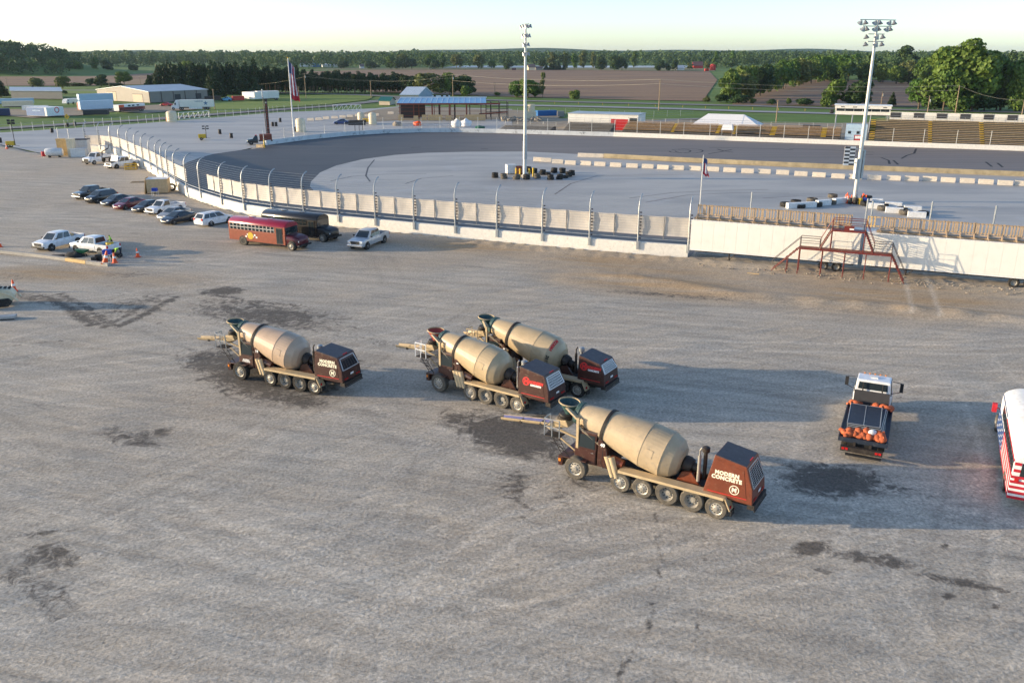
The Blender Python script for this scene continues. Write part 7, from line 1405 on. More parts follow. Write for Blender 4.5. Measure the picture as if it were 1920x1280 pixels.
# far farm buildings
gable('farm_barn', 'distant white barn with a maroon roof above the pines', (586, 125.5), (562, 125.5), (590, 124.9), 118, 9, 'white_paint', 'roof_maroon'); gable('farm_house', 'long low white farmhouse right of the white barn', (606, 126.6), (633, 126.6), (603, 126), 123, 2, 'white_paint', 'white_plastic'); far_box('farm_shed', 'blue shed between the white barn and the farmhouse', 'shed', 587, 126, 600, 126, 119.5, 14, 'trailer_blue'); gable('farm_house', 'tiny cream house at the edge of the far field', (676, 128.5), (683, 128.5), (674, 128), 125, 3, 'white_paint', 'roof_dark'); gable('farm_house', 'tiny grey house among the trees beyond the far field', (812, 129), (806, 129), (814, 128.5), 125, 3, 'white_paint', 'roof_dark')
gable('farm_house', 'tan farmhouse with dark roof beyond the brown field', (991, 132), (1004, 132), (988, 131.4), 126.5, 3.5, 'tank_cream', 'roof_dark'); gable('garage', 'dark roofed porch building right of the tan farmhouse', (1005, 131.5), (1017, 131.5), (1003, 131), 128.2, 2, 'shed_wall_tan', 'roof_dark'); far_box('field_shed', 'small dark red shed left of the tan farmhouse', 'shed', 960, 131.8, 967.5, 131.8, 128, 5, 'roof_maroon')
gable('barn', 'red barn with grey roof near the far woods', (1300, 128.5), (1318, 128.5), (1297, 127.8), 123.5, 5, 'barn_red', 'roof_maroon'); gable('farm_house', 'white farmhouse left of the red barn', (1269, 131.8), (1283, 131.8), (1266, 131), 128, 3, 'white_paint', 'metal_roof'); m = M(); m.tube((0, 0, 0), (0, 0, 5), 3.6, n=14); m.ball((0, 0, 5), (3.6, 3.6, 2.4)); o = m.build('silo', MT['barn_red'], None, 40); o.location = G(1336, 132); tag(o, 'round red silo right of the red barn', 'silo'); far_box('red_shed', 'small red shed left of the round silo', 'shed', 1322, 133.5, 1329, 133.5, 129, 5, 'barn_red'); far_box('farm_shed', 'white long building half hidden at the right edge of the view', 'shed', 1905, 123, 1935, 123, 116, 8, 'white_paint')
# ---------------- yard of trailers at the left ----------------
def van_text(t, L, h):
    m = M(); m.box(L*.0, L*.9, -.03, -.004, .36, h-.05); m.build('blue_panel', MT['trailer_blue'], t)
    text('lettering', 'northAmerican', h*.19, 'letter_pale_blue', t, (L*.5, -.036, h*.62), (1, 0, 0), (0, 0, 1), .01)
t, L, h = far_box('moving_trailer', 'bright blue moving trailer with white lettered end near the yellow sign', 'trailer', 51, 218.5, 89, 220, 201, 7, 'white_plastic', .3, extra=van_text)
m = M(); m.lathe([(.7, 0), (1.0, 0), (1.0, .02), (.7, .02)], (L+.005, 4.2, h*.7), (1, 0, 0), 18, True); m.build('round_emblem', MT['letter_red'], t)
far_box('box_trailer', 'cream box trailer behind the blue moving trailer', 'trailer', 5, 204.5, 62, 203.5, 190.5, 2.6, 'tank_cream', .9, True); far_box('box_trailer', 'long pale trailer farthest back at the left edge', 'trailer', -30, 199.5, 64, 197.5, 186, 2.6, 'trailer_pale_blue', .9, True); far_box('shipping_container', 'dark navy container at the left edge below the pale trailers', 'container', -20, 217.5, 19, 216.5, 204.5, 2.5, 'trailer_navy'); far_box('box_trailer', 'low white trailer tucked behind the blue moving trailer', 'trailer', 42, 209, 86, 209, 198.5, 2.5, 'white_trailer_skin', .4)
far_box('box_trailer', 'pale blue trailer pair nearest the warehouse', 'trailer', 150, 196, 214, 193.5, 177, 2.6, 'trailer_pale_blue', .9, True, extra=ribs('trailer_pale_blue', 9, .95)); far_box('box_trailer', 'pale blue trailer standing above the black container', 'trailer', 152, 209, 214, 206.5, 190, 2.6, 'trailer_pale_blue', .6, True, extra=ribs('trailer_pale_blue', 9, .65)); far_box('shipping_container', 'low black corrugated container in front of the pale blue trailers', 'container', 156, 215.5, 202, 215, 206.5, 2.4, 'screen_black', extra=ribs('screen_black', 14)); far_box('rusty_skip', 'rusty brown skip at the left end of the pale blue trailer', 'skip', 145.5, 206, 152, 207, 192, 3, 'rust_steel')
gable('tan_building', 'low long tan building at the far left', (118, 186), (22, 185), (113, 181), 171.5, 1.2, 'metal_siding', 'metal_roof')
far_box('old_bus', 'pale old bus parked in front of the low tan building', 'bus', 24, 184, 56, 184.5, 178, 2.4, 'trailer_pale_blue', .5, extra=lambda t, L, h: [(lambda m: m.box(L*i/8+.1, L*(i+1)/8-.1, -.03, -.004, h*.6, h*.85))(M()).build('window', MT['glass'], t) for i in range(8)])
far_box('box_truck', 'small white box truck left of the pale blue trailers', 'truck', 131, 196, 149, 194.5, 185.5, 2.4, 'white_paint', .5, extra=lambda t, L, h: [(lambda m: m.prism([(-1.8, .5), (0, .5), (0, 2.2), (-.9, 2.2), (-1.7, 1.3)], .1, 2.3))(M()).build('cab', MT['white_paint'], t), (lambda m: m.box(-.95, -.3, .07, .095, 1.4, 2))(M()).build('window', MT['glass'], t)]+[(lambda a: a.lathe([(.2, 0), (.45, 0), (.45, .25), (.2, .25)], (x, .1, .45), (0, -1, 0), 12, True))(M()).build('wheel', MT['tyre'], t) for x in (-.9, 2.2)])
far_box('camper_trailer', 'red and white camper trailer with an orange end', 'camper', 224, 211.5, 273, 207.5, 197, 2.5, 'white_paint', .6, True, extra=lambda t, L, h: [(lambda m: m.box(.02, L-.02, -.04, -.004, .65, 1.8))(M()).build('red_band', MT['car_maroon'], t), (lambda m: m.box(.03, L*.2, -.04, -.004, 1.85, h-.05))(M()).build('orange_panel', MT['orange'], t)]+[(lambda m: m.box(L*x, L*x+1.2, -.04, -.004, 2, h-.3))(M()).build('window', MT['glass'], t) for x in (.35, .5, .68)])
def semi():
    a, b = G(322, 206.5), G(400, 206); f = Frame(a, b); t = thing('semi_truck', 'white semi truck with a long white trailer marked with a blue star', 'truck', a, f.a); B = P_(t); L = f.len; h = height(360, 206.3, 187.5)
    x0 = L*.2; m = M(); m.box(x0, L, 0, 2.6, 1.1, h); tr = B('trailer', m, 'white_trailer_skin'); m = M(); m.box(x0+L*.22, L*.74, .05, .1, .35, 1.09); B('side_skirt', m, 'white_paint')
    m = M(); m.prism([(0, .5), (x0*.93, .5), (x0*.93, h-.1), (x0*.6, h-.1), (x0*.34, 2.6), (x0*.3, 1.9), (.02, 1.5)], .05, 2.5); B('cab', m, 'car_white', bevel=.12); m = M(); m.box(x0*.4, x0*.58, .02, .045, 1.9, 2.7); B('side_window', m, 'glass')
    for x in (x0*.22, x0*1.05, x0*1.28, L*.8, L*.87): a_ = M(); a_.lathe([(.22, 0), (.52, 0), (.52, .35), (.22, .35)], (x, .4, .52), (0, -1, 0), 16, True); w_ = B('wheel', a_, 'tyre'); b_ = M(); b_.lathe([(.28, .0), (.1, .06), (0, .06)], (x, .1, .52), (0, -1, 0), 12); b_.build('rim', MT['alloy'], w_)
    m = M(); m.box(x0*.9, L*.9, .9, 1.7, .7, 1.09); B('chassis', m, 'black_plastic')
    cx, cz = L*.83, h*.66; st = [(cx+(.95 if i % 2 == 0 else .38)*math.sin(PI*i/5), cz+(.95 if i % 2 == 0 else .38)*math.cos(PI*i/5)) for i in range(10)]; m = M(); m.add([(x, -.012, z) for x, z in st]+[(x, -.002, z) for x, z in st], [tuple(range(10)), tuple(range(19, 9, -1))]+[(i, (i+1) % 10, (i+1) % 10+10, i+10) for i in range(10)]); m.build('star', MT['letter_grey_blue'], tr)
    text('lettering', 'LANDSTAR', .62, 'letter_grey_blue', tr, (L*.67, -.012, h*.8), (1, 0, 0), (0, 0, 1), .015)
semi()
def small_car(label, u, v, hd, mat, k=1): t = sedan('parked_car', label, 'car', G(u, v), R(hd), mat, None); t.scale = (k,)*3
small_car('red car parked in front of the warehouse beside the semi truck', 312, 199, 175, 'car_red'); small_car('sky blue car parked left of the red trailer by the lawn', 425, 189.5, 175, 'car_sky', 1.15); small_car('blue car parked on the pavement behind the far track wall', 640.5, 233, 190, 'car_blue', 1.05)
far_box('red_trailer', 'small red trailer between the sky blue car and the white trailers', 'trailer', 437, 190, 458.5, 189.5, 180.5, 2.4, 'car_red', .3, extra=ribs('car_red', 4, .35)); far_box('box_trailer', 'white box trailer on the lawn right of the red trailer', 'trailer', 455, 188.5, 478, 189.5, 172.5, 9, 'white_trailer_skin', .8); far_box('box_trailer', 'long white trailer with a dark open end on the lawn', 'trailer', 484, 188.5, 524, 187.5, 171.5, 5, 'white_trailer_skin', .9, True, extra=lambda t, L, h: (lambda m: m.box(L+.003, L+.05, .2, 4.8, 1.0, h-.15))(M()).build('dark_end', MT['siding_shadow'], t))
far_box('dark_flatbed', 'dark flatbed loaded with black equipment beside the warehouse', 'truck', 384, 190.5, 415, 190, 181, 2.4, 'dark_steel', .5)
t = thing('warning_sign', 'yellow diamond warning sign at the perimeter road', 'sign', G(127.5, 231)); h = height(127.5, 231, 219); m = M(); m.tube((0, 0, 0), (0, 0, h), .05); m.build('post', MT['galvanised'], t); m = M(); m.box(-.62, .62, -.02, .02, -.62, .62); o = m.build('sign_plate', MT['yellow_paint'], t); o.location = (0, -.08, h); o.rotation_euler = (0, R(45), 0); m = M(); m.box(-.12, .12, -.03, -.022, -.3, .2); q = m.build('sign_symbol', MT['letter_black'], t); q.location = (0, -.08, h)
# ---------------- perimeter fences, gates, utility poles ----------------
def post_fence(label, pts, h, pitch=3.0, mat='galvanised', wires=(.6, 1.4, 2.2)):
    t = thing('chain_fence', label, 'fence'); s0 = None
    for a, b in zip(pts, pts[1:]):
        n = max(1, round((b-a).length/pitch))
        for i in range(n):
            p = a.lerp(b, i/n)
            if s0 is None: m = M(); m.tube((0, 0, 0), (0, 0, h), .06, n=5); s0 = m.build('fence_post', MT[mat], t); q = s0
            else: q = s0.copy(); COL.objects.link(q)
            q.location = p
    for z in wires: m = M(); m.path([p+Vector((0, 0, z)) for p in pts], .022, 4); m.build('fence_wire', MT[mat], t)
post_fence('pale post and wire fence along the perimeter road at the left', px((-90, 256), (0, 249.5), (160, 239.3), (275, 231.4), (335, 224.6)), 2.5); post_fence('pale post and wire fence along the lawn behind the pavement', px((394, 222), (480, 216), (520, 211.3), (624, 206.5)), 2.5)
post_fence('distant wire fence in front of the spectator lots', px((940, 215), (1060, 214.5), (1200, 221), (1300, 217)), 2.2, 6); post_fence('yellowish marker posts along the grass verge of the road', px((1040, 195), (1130, 197.5), (1280, 202), (1411, 206), (1560, 210)), .9, 11, 'yellow_paint', ())
def truss_gate(label, p, q, vt):
    a, b = G(*p), G(*q); f = Frame(a, b); t = thing('truss_gate', label, 'gate', a, f.a); h = height(*p, vt); L = f.len; n = 6; m = M(); m.path([(0, 0, .1), (L, 0, .1), (L, 0, h), (0, 0, h), (0, 0, .1)], .09, 5); m.build('frame', MT['white_paint'], t); m = M(); [m.tube((L*i/n, 0, .1), (L*(i+1)/n, 0, h), .07, n=5) for i in range(n)]; [m.tube((L*i/n, 0, .1), (L*i/n, 0, h), .06, n=5) for i in range(1, n)]; m.build('truss_bars', MT['white_paint'], t)['kind'] = 'stuff'
truss_gate('white truss gate in the fence near the semi truck', (336, 224.5), (392, 220.5), 211.5); truss_gate('white truss gate lying open beside the lawn', (625, 208.5), (677, 208.5), 196.5)
UP = [(574, 178.6, 186, 137.5, 1), (696, 0, 184, 152.5, 0), (753, 0, 174, 151, 0), (849.5, 0, 187.5, 140, 1), (561, 0, 189, 162, 0), (520.5, 0, 171.5, 150, 0), (450, 0, 174, 161, 0), (1235, 0, 207, 149, 0), (928, 0, 178.5, 155, 0), (108, 0, 167, 150, 0), (264, 0, 160, 145, 0), (205, 0, 163, 150, 0), (1791, 0, 213, 161, 0), (1739, 0, 211, 180, 1), (1652, 0, 197, 171, 1), (1808, 0, 200, 176, 0), (1916, 0, 216, 188, 0), (1455, 0, 230, 188, 0), (403, 0, 205, 167, 0), (16, 0, 174, 146, 0)]
tops = {}
for i, (u, _, v, vt, arm) in enumerate(UP):
    h = height(u, v, vt); t = thing('utility_pole', f'{nth(i)}', 'pole', G(u, v)); m = M(); m.tube((0, 0, 0), (0, 0, h), .2, .13, 8); m.build('pole', MT['utility_wood'], t, 40); tops[i] = G(u, v)+Vector((0, 0, h))
    m = M(); aw_ = 1.3 if arm else .5; m.box(-aw_, aw_, -.08, .08, h-.5, h-.32); m.build('cross_arm', MT['utility_wood'], t)
    if arm: m = M(); m.tube((.35, 0, h-2.2), (.35, 0, h-1.2), .25); m.build('transformer', MT['galvanised'], t)
    t['label'] = ['wooden utility pole with a transformer in front of the pine row', 'slim utility pole before the right half of the pine row', 'utility pole at the right end of the pine row', 'tall utility pole with crossarm right of the trailer office', 'short pole on the lawn right of the striped flag', 'utility pole behind the flagpole before the pines', 'short leaning pole before the evergreens', 'tall yellowish utility pole between the road and the brown field', 'short pale pole left of the green clump by the road', 'pale pole on the grass above the low tan building', 'pole above the warehouse roof at the left', 'short pole above the left end of the warehouse', 'tall leaning utility pole in front of the huge tree', 'pole with a T shaped arm above the advertising wall', 'pole with a T shaped arm behind the press box', 'thin grey pole under the huge tree', 'utility pole at the right edge behind the grandstand', 'tall pole behind the bleachers between tent and motorhome', 'lamp pole right of the warehouse', 'thin pole at the far left above the tan building'][i]
def wire_span(label, pts, r=.03):
    m = M()
    for a, b in zip(pts, pts[1:]):
        q = [a.lerp(b, k/8)+Vector((0, 0, -1.4*(1-(2*k/8-1)**2))) for k in range(9)]; m.path(q, r, 4)
    o = m.build('overhead_wire', MT['wire_pale'], None); tag(o, label, 'wire')
dn = Vector((0, 0, -1.6)); wire_span('upper overhead wire across the brown field from the crossarm pole', [tops[3], tops[7], tops[12], tops[16]]); wire_span('lower overhead wire across the brown field from the crossarm pole', [tops[3]+dn*1.7, tops[7]+dn, tops[12]+dn]); wire_span('overhead wire along the pine row', [tops[0], tops[1]+Vector((0, 0, .2)), tops[3]], .025); wire_span('lower overhead wire along the pine row', [tops[6]+Vector((0, 0, 1)), tops[0]+dn, tops[3]+dn], .02)
# ---------------- things on the paved apron ----------------
def light_tower(label, u, v, k=1, hd=0):
    t = thing('light_tower', label, 'light tower', G(u, v)+Vector((0, 0, .03)), hd); B = P_(t); m = M(); m.box(-.9, .9, -.6, .6, .5, 1.5); B('generator', m, 'yellow_paint', bevel=.1)
    for s in (1, -1): m = M(); m.lathe([(.2, -.1), (.36, -.1), (.36, .1), (.2, .1)], (-.2, s*.75, .36), (0, 1, 0), 14, True); B('wheel', m, 'tyre')
    m = M(); m.tube((.9, 0, .5), (2.0, 0, .4), .05); m.tube((-.3, -1.3, .2), (-.3, 1.3, .2), .04); B('tow_bar', m, 'dark_iron')['kind'] = 'stuff'; m = M(); m.tube((1.0, 0, .5), (1.0, 0, 4.6*k), .08); B('mast', m, 'dark_iron')
    for x, z in ((-.5, 0), (.5, 0), (-.5, -.6), (.5, -.6)): m = M(); m.box(1.0+x-.3, 1.0+x+.3, -.25, .1, 4.4*k+z, 4.75*k+z); B('floodlight', m, 'black_plastic')
light_tower('yellow generator light tower at the left edge of the pavement', 21, 277, 1.35, .1); light_tower('yellow generator light tower alone in the middle of the pavement', 380, 263, .75, .2)
for i, (u, v, l) in enumerate([(98, 249, 'at the left near the fence'), (412.5, 251.5, 'right of the lone light tower'), (434, 259, 'left of the crane truck'), (511.5, 237, 'left one of the pair behind the timing mast'), (518, 237, 'right one of the pair behind the timing mast'), (525.5, 229, 'farthest back behind the timing mast'), (0.8, 268, 'at the left edge of the view'), (553.5, 247, 'left of the cream tank'), (127, 238.5, 'beside the yellow sign'), (141, 236.5, 'by the fence right of the yellow sign')]):
    drum_('barrel', f'small dark barrel standing on the pavement {l}', 'barrel', G(u, v)+Vector((0, 0, .025)), .42, 1.25, 'dark_iron'); m = M()
def tank(label, u, v, r, h, mat='tank_cream', cat='tank'): m = M(); m.lathe([(r, .15), (r, h*.85), (r*.8, h*.95), (r*.3, h), (0, h)], n=16); m.box(-r, r, -r, r, 0, .14); o = m.build('water_tank', MT[mat], None, 40); o.location = G(u, v)+Vector((0, 0, .03)); tag(o, label, cat)
tank('cream cylindrical tank right of the tall flagpole', 564.6, 247.5, 1.35, 3.8); tank('cream tank left of the yellow roller by the pavilion', 677, 226, 1.1, 2.6); tank('tall cream tank at the left end of the pavilion yard', 699, 233.5, 1.2, 3.6); tank('cream tank by the fence near the truss gate', 323, 228.5, 1.6, 3.4); o = drum_('barrel', 'rusty drum beside the cream tank near the truss gate', 'barrel', G(315, 227.8), .6, 1.4, 'rust_steel')
jb2 = [(583, 226.5), (598, 225.5), (612, 223.5), (628, 222.5), (643, 221), (657, 220), (672, 218.5), (690, 219), (705, 217.5), (733, 214)]
for i, (u, v) in enumerate(jb2): o = j0.copy(); COL.objects.link(o); o.location = G(u, v)+Vector((0, 0, .03)); o.rotation_euler = (0, 0, R(80)); tag(o, f'{nth(i)} grey barrier block from the left in the row on the pavement', 'barrier', 'barrier blocks behind the pavement')
t = thing('road_roller', 'yellow road roller beside the pavilion yard', 'roller', G(690, 232), .2); B = P_(t); m = M(); m.lathe([(.75, -.8), (.75, .8)], (1.4, 0, .75), (0, 1, 0), 16); B('drum', m, 'dark_iron'); m = M(); m.box(-1.5, 1, -.8, .8, .6, 1.6); B('body', m, 'yellow_paint', bevel=.1); m = M(); m.lathe([(.7, -.8), (.7, .8)], (-1.2, 0, .7), (0, 1, 0), 16); B('tyre', m, 'tyre')
t = thing('sign_gantry', 'dark low sign gantry on legs behind the far track wall', 'sign', G(670, 248)); B = P_(t); m = M(); m.box(-2.4, 2.4, -.2, .2, 1.9, 3.2); B('board', m, 'screen_black'); m = M(); [m.tube((x, 0, 0), (x, 0, 2), .08) for x in (-.6, 1.6, .6)]; m.box(-2, 2.3, -.8, .8, 3.2, 3.3); B('leg', m, 'dark_steel')['kind'] = 'stuff'
# crane truck with the timing mast
h = R(196); t = thing('crane_truck', 'black pickup style crane truck parked at the end of the track wall', 'truck', G(487, 271)+Vector((0, 0, .03)), h); B = P_(t)
body_loft([(2.9, .5, 1.1, .85, 1.12), (2.75, .45, 1.2, 1.0, 1.25), (1.9, .4, 1.35, 1.05, 1.4), (.3, .4, 1.35, 1.05, 1.38)]).build('body', MT['car_black'], t, 40); A = (1.6, .3, 1.0, .4, .98, .8, 1.34, 2.1); cabin(t, A, 'car_black'); glass_set(t, A, [(.15, .9)]); wheels4(t, 1.95, -1.9, 1.02, .45, w_=.28); m = M(); m.box(-3.1, .2, -1.1, 1.1, .8, 1.0); B('bed', m, 'dark_steel'); m = M(); m.box(-3.0, -.1, -1.05, 1.05, 1.0, 2.4); B('stowed_load', m, 'rust_steel', bevel=.05); m = M(); m.box(2.8, 3.1, -1, 1, .45, .8); B('front_bumper', m, 'chrome'); lamps(t, (2.75, .75, .98, .08, .16, .09), (-3.12, .9, .9, .02, .12, .1)); m = M(); m.box(.5, 1.0, -.7, .7, 2.16, 2.3); B('light_bar', m, 'taillight')
b = G(503.5, 267.5); t = thing('timing_mast', 'tall lattice timing mast with a dark red lettered column', 'mast', b); H_ = height(503, 267.5, 165); B = P_(t); m = M(); m.tube((-.25, 0, 0), (-.45, 0, H_*.98), .12, .08); B('mast', m, 'dark_steel'); m = M(); m.box(-.1, .55, -.12, .12, 1.5, H_*.8); B('column_board', m, 'dark_steel')
for i in range(13): m = M(); m.box(.05, .4, -.14, -.125, 2+i*.62, 2.38+i*.62); B('column_panel', m, 'barrier_concrete' if i == 12 else 'rust_steel')
m = M(); [m.tube((-.45, 0, H_*.84+.32*i), (-.48, 0, H_*.84+.32*i+.16), .16) for i in range(6)]; B('banded_tip', m, 'white_paint')['kind'] = 'stuff'; o = drum_('bollard', 'yellow post at the end of the far track wall', 'bollard', G(496, 277), .16, 1.8, 'yellow_paint', False)
far_box('guard_box', 'low rusty guard rail box beside the yellow post', 'barrier', 480.5, 276.5, 493, 277, 271, .6, 'tan_paint')
# ---------------- things in the lot at the left ----------------
t = thing('fuel_tank', 'white horizontal tank with red cap lying on the lot edge', 'tank', G(103, 295), R(12)); B = P_(t); m = M(); m.lathe([(0, -1.75), (.7, -1.7), (.85, -1.5), (.85, 1.5), (.7, 1.7), (0, 1.75)], (0, 0, 1.1), (1, 0, 0), 18); B('shell', m, 'tank_white', smooth=40); m = M(); [m.box(x-.12, x+.12, -.6, .6, 0, .5) for x in (-1, 1)]; B('cradle', m, 'dark_iron')['kind'] = 'stuff'; drum_('barrel', 'red barrel at the left end of the white horizontal tank', 'barrel', G(82, 293), .4, 1.0, 'flag_red')
for i, (u, v, w_, d, h, mt_, l) in enumerate([(120, 292, 2.4, 1.8, 3.4, 'wood_new', 'tall pale wooden crate right of the white tank'), (134, 294, 1.3, 1.8, 3.6, 'tank_cream', 'cream slab leaning next to the tall wooden crate'), (147, 294.5, 3.0, 1.6, 1.6, 'tank_white', 'low white box beside the utility truck'), (148, 288.5, 4, 2.2, 3.0, 'tank_white', 'white container with a dark lid behind the utility truck')]):
    t = thing('crate', l, 'crate', G(u, v), R(8)); m = M(); m.box(-w_/2, w_/2, 0, d, 0, h); m.build('box', MT[mt_], t, bevel=.03); m = M(); m.box(-w_/2-.1, w_/2+.1, -.1, d+.1, h+.003, h+.16); m.build('lid', MT['screen_black' if i == 3 else mt_], t)
t = thing('plywood_crate', 'large plywood crate with white top beside the curving wall', 'crate', G(296.5, 363.5), R(12)); B = P_(t); m = M(); m.box(-1.6, 1.6, 0, 2.6, .12, 2.3); B('box', m, 'plywood', bevel=.01); m = M(); m.box(-1.65, 1.65, -.05, 2.65, 2.304, 2.36); B('lid', m, 'white_plastic')
for z in (.15, .85, 1.55): m = M(); m.box(-1.62, 1.62, -.03, -.003, z, z+.66); B('plank', m, 'plywood')
m = M(); m.hexa([(-2.1, .2, 0), (-1.95, .2, 0), (-1.95, 2.5, 0), (-2.1, 2.5, 0), (-1.75, .2, 2.5), (-1.66, .2, 2.5), (-1.66, 2.5, 2.5), (-1.75, 2.5, 2.5)]); B('leaning_sheet', m, 'wood_new')
def cooler_stand(label, u, v): t = thing('drinks_cooler', label, 'cooler', G(u, v)); m = M(); [m.tube((x, y, 0), (x, y, .75), .03, n=5) for x in (-.4, .4) for y in (-.3, .3)]; m.box(-.45, .45, -.35, .35, .72, .76); m.build('stand', MT['white_paint'], t); m = M(); m.box(-.4, .4, -.3, .3, .765, 1.25); m.build('tub', MT['blue_plastic'], t, bevel=.05)
cooler_stand('blue tub on a stand in front of the plywood crate', 291.5, 367.5); cooler_stand('blue cooler on a white stand by the leaning cones', 203, 489)
drum_('bin', 'black bin left of the plywood crate', 'bin', G(282, 359.5), .4, 1.1, 'black_plastic', False); tyre(G(328.5, 357)+Vector((-.4, -.3, .6)), .6, 'loose tyre leaning on the curving wall near the crate', 'loose tyres', 1.0, False, False, .6)
t = thing('lift_basket', 'yellow open lift basket beside the truck with the raised hood', 'basket', G(246, 318), R(10)); m = M()
for z in (.1, .6, 1.1): m.path([(-1, -.6, z), (1, -.6, z), (1, .6, z), (-1, .6, z), (-1, -.6, z)], .06, 5)
[m.tube((x, y, 0), (x, y, 1.1), .06, n=5) for x in (-1, 0, 1) for y in (-.6, .6)]; m.box(-1, 1, -.6, .6, .05, .12); m.build('frame', MT['yellow_paint'], t)
m = M(); [m.tube((-1.2+.15*i, 0, .1+.06*i), (3.2+.2*i, .3*i, .12+.05*i), .06) for i in range(3)]; o = m.build('timber_poles', MT['wood_weathered'], None); o.location = G(258, 343); o.rotation_euler = (0, 0, .15); o['kind'] = 'stuff'
# kerb, cones, work gear at the left
kp = px((-60, 468), (0, 474), (60, 480), (125, 488.5)); t = thing('kerb_beam', 'long low concrete kerb beam in front of the white work pickups', 'kerb'); 
for i, (a, b) in enumerate(list(zip(kp, kp[1:]))+[(G(125.5, 488.6), G(163, 494)), (G(163.5, 494), G(205, 499))]):
    e = (b-a).normalized(); n = Vector((-e.y, e.x, 0)); m = M(); m.hexa([a-n*.22, b-n*.22, b+n*.22, a+n*.22]+[p+Vector((0, 0, .34)) for p in (a-n*.2, b-n*.2, b+n*.2, a+n*.2)]); m.build('kerb_segment', MT['wood_new' if i == 3 else 'concrete'], t)
for i, (u, v, s, l, tl) in enumerate([(27, 546, 1.5, 'orange cone left beside the skid steer at the left edge', 0), (258.5, 482, 1.35, 'lone orange cone right of the two workers', 0), (197, 497, 1.9, 'big orange cone leaning against the blue cooler stand', .25), (215.5, 493, 1.5, 'orange cone right of the blue cooler stand', 0), (13, 279.5, 1.5, 'orange cone by the left light tower', 0), (0.5, 463, 1.2, 'orange cone at the very left edge near the kerb', 0)]): cone(G(u, v), l, s, tl)
t = thing('wheelbarrow', 'green wheelbarrow beside the right white work pickup', 'wheelbarrow', G(156.5, 480), R(170)); B = P_(t); m = M(); m.hexa([(-.35, -.22, .35), (.35, -.22, .35), (.35, .22, .35), (-.35, .22, .35), (-.6, -.42, .72), (.7, -.42, .78), (.7, .42, .78), (-.6, .42, .72)]); B('tray', m, 'green_plastic', bevel=.03); m = M(); m.lathe([(.1, -.06), (.2, -.06), (.2, .06), (.1, .06)], (.62, 0, .2), (0, 1, 0), 12, True); B('wheel', m, 'tyre'); m = M(); [m.path([(.62, s*.06, .2), (-.3, s*.24, .36), (-1.1, s*.3, .62)], .025) for s in (1, -1)]; [m.tube((-.4, s*.24, .36), (-.5, s*.26, 0), .02) for s in (1, -1)]; B('handle', m, 'wood_weathered')['kind'] = 'stuff'
m = M(); m.ball((0, 0, 0), (1.25, .8, .5), 14, 8); m.v = [(x*(1+.15*math.sin(6*y)), y*(1+.15*math.sin(5*x)), max(-.02, z*(1+.2*math.sin(7*x+4*y)))) for x, y, z in m.v]; o = m.build('asphalt_pile', MT['asphalt_pile'], None, 60); o.location = G(141, 480.5); tag(o, 'small dark heap of asphalt in front of the right white pickup', 'pile'); o2 = o.copy(); COL.objects.link(o2); o2.location = G(114, 480); o2.scale = (1.0, .5, .35); o2['label'] = 'flat dark patch heap left of the asphalt heap'
for i, (u, v) in enumerate([(178, 490), (186, 489), (191, 486)]): m = M(); m.box(-.3, .3, -.25, .25, 0, .5+.2*i); o = m.build('tool_crate', MT[['dark_iron', 'black_plastic', 'tan_paint'][i]], None, bevel=.03); o.location = G(u, v); tag(o, ['dark tool crate left of the blue cooler', 'black tool crate left of the blue cooler', 'tan tool case touching the blue cooler stand'][i], 'tool box')
# skid steer at the left edge
t = thing('skid_steer', 'cream skid steer loader cut off by the left edge of the view', 'loader', G(-16, 578)+Vector((0, .8, 0)), R(20)); B = P_(t); m = M(); m.prism([(-1.4, .5), (1.5, .5), (1.7, 1.0), (1.4, 1.5), (.4, 1.65), (-1.4, 1.5)], -.7, .7); B('body', m, 'tank_cream', bevel=.1); m = M(); m.box(-.9, .5, -.6, .6, 1.5, 2.2, .1, .05); B('cab', m, 'black_plastic', bevel=.06)
for s in (1, -1):
    m = M(); m.prism([(-1.3, .08), (1.1, .08), (1.45, .45), (1.2, .78), (-1.3, .78), (-1.6, .45)], s*.9-.2, s*.9+.2); B('track', m, 'tyre', bevel=.05); m = M(); m.path([(-1.2, s*.8, 1.6), (.4, s*.8, 1.55), (1.5, s*.8, 1.0), (1.9, s*.8, .5)], .09); B('lift_arm', m, 'tank_cream')
for x in (.5, .85, 1.2): m = M(); m.box(x, x+.18, -.3, -.1, 1.52, 1.66); m.box(x, x+.18, .1, .3, 1.52, 1.66); B('vent', m, 'black_plastic')['kind'] = 'stuff'
t = thing('loader_bucket', 'blue-grey sheet metal bucket on the ground before the skid steer', 'bucket', G(2, 598), R(12)); m = M(); m.box(-1.2, 1.2, -.35, .35, .0, .3); m.build('shell', MT['galvanised'], t, bevel=.03); m = M(); m.box(-1.15, 1.15, -.45, -.36, .02, .08); m.build('cutting_edge', MT['dark_iron'], t)
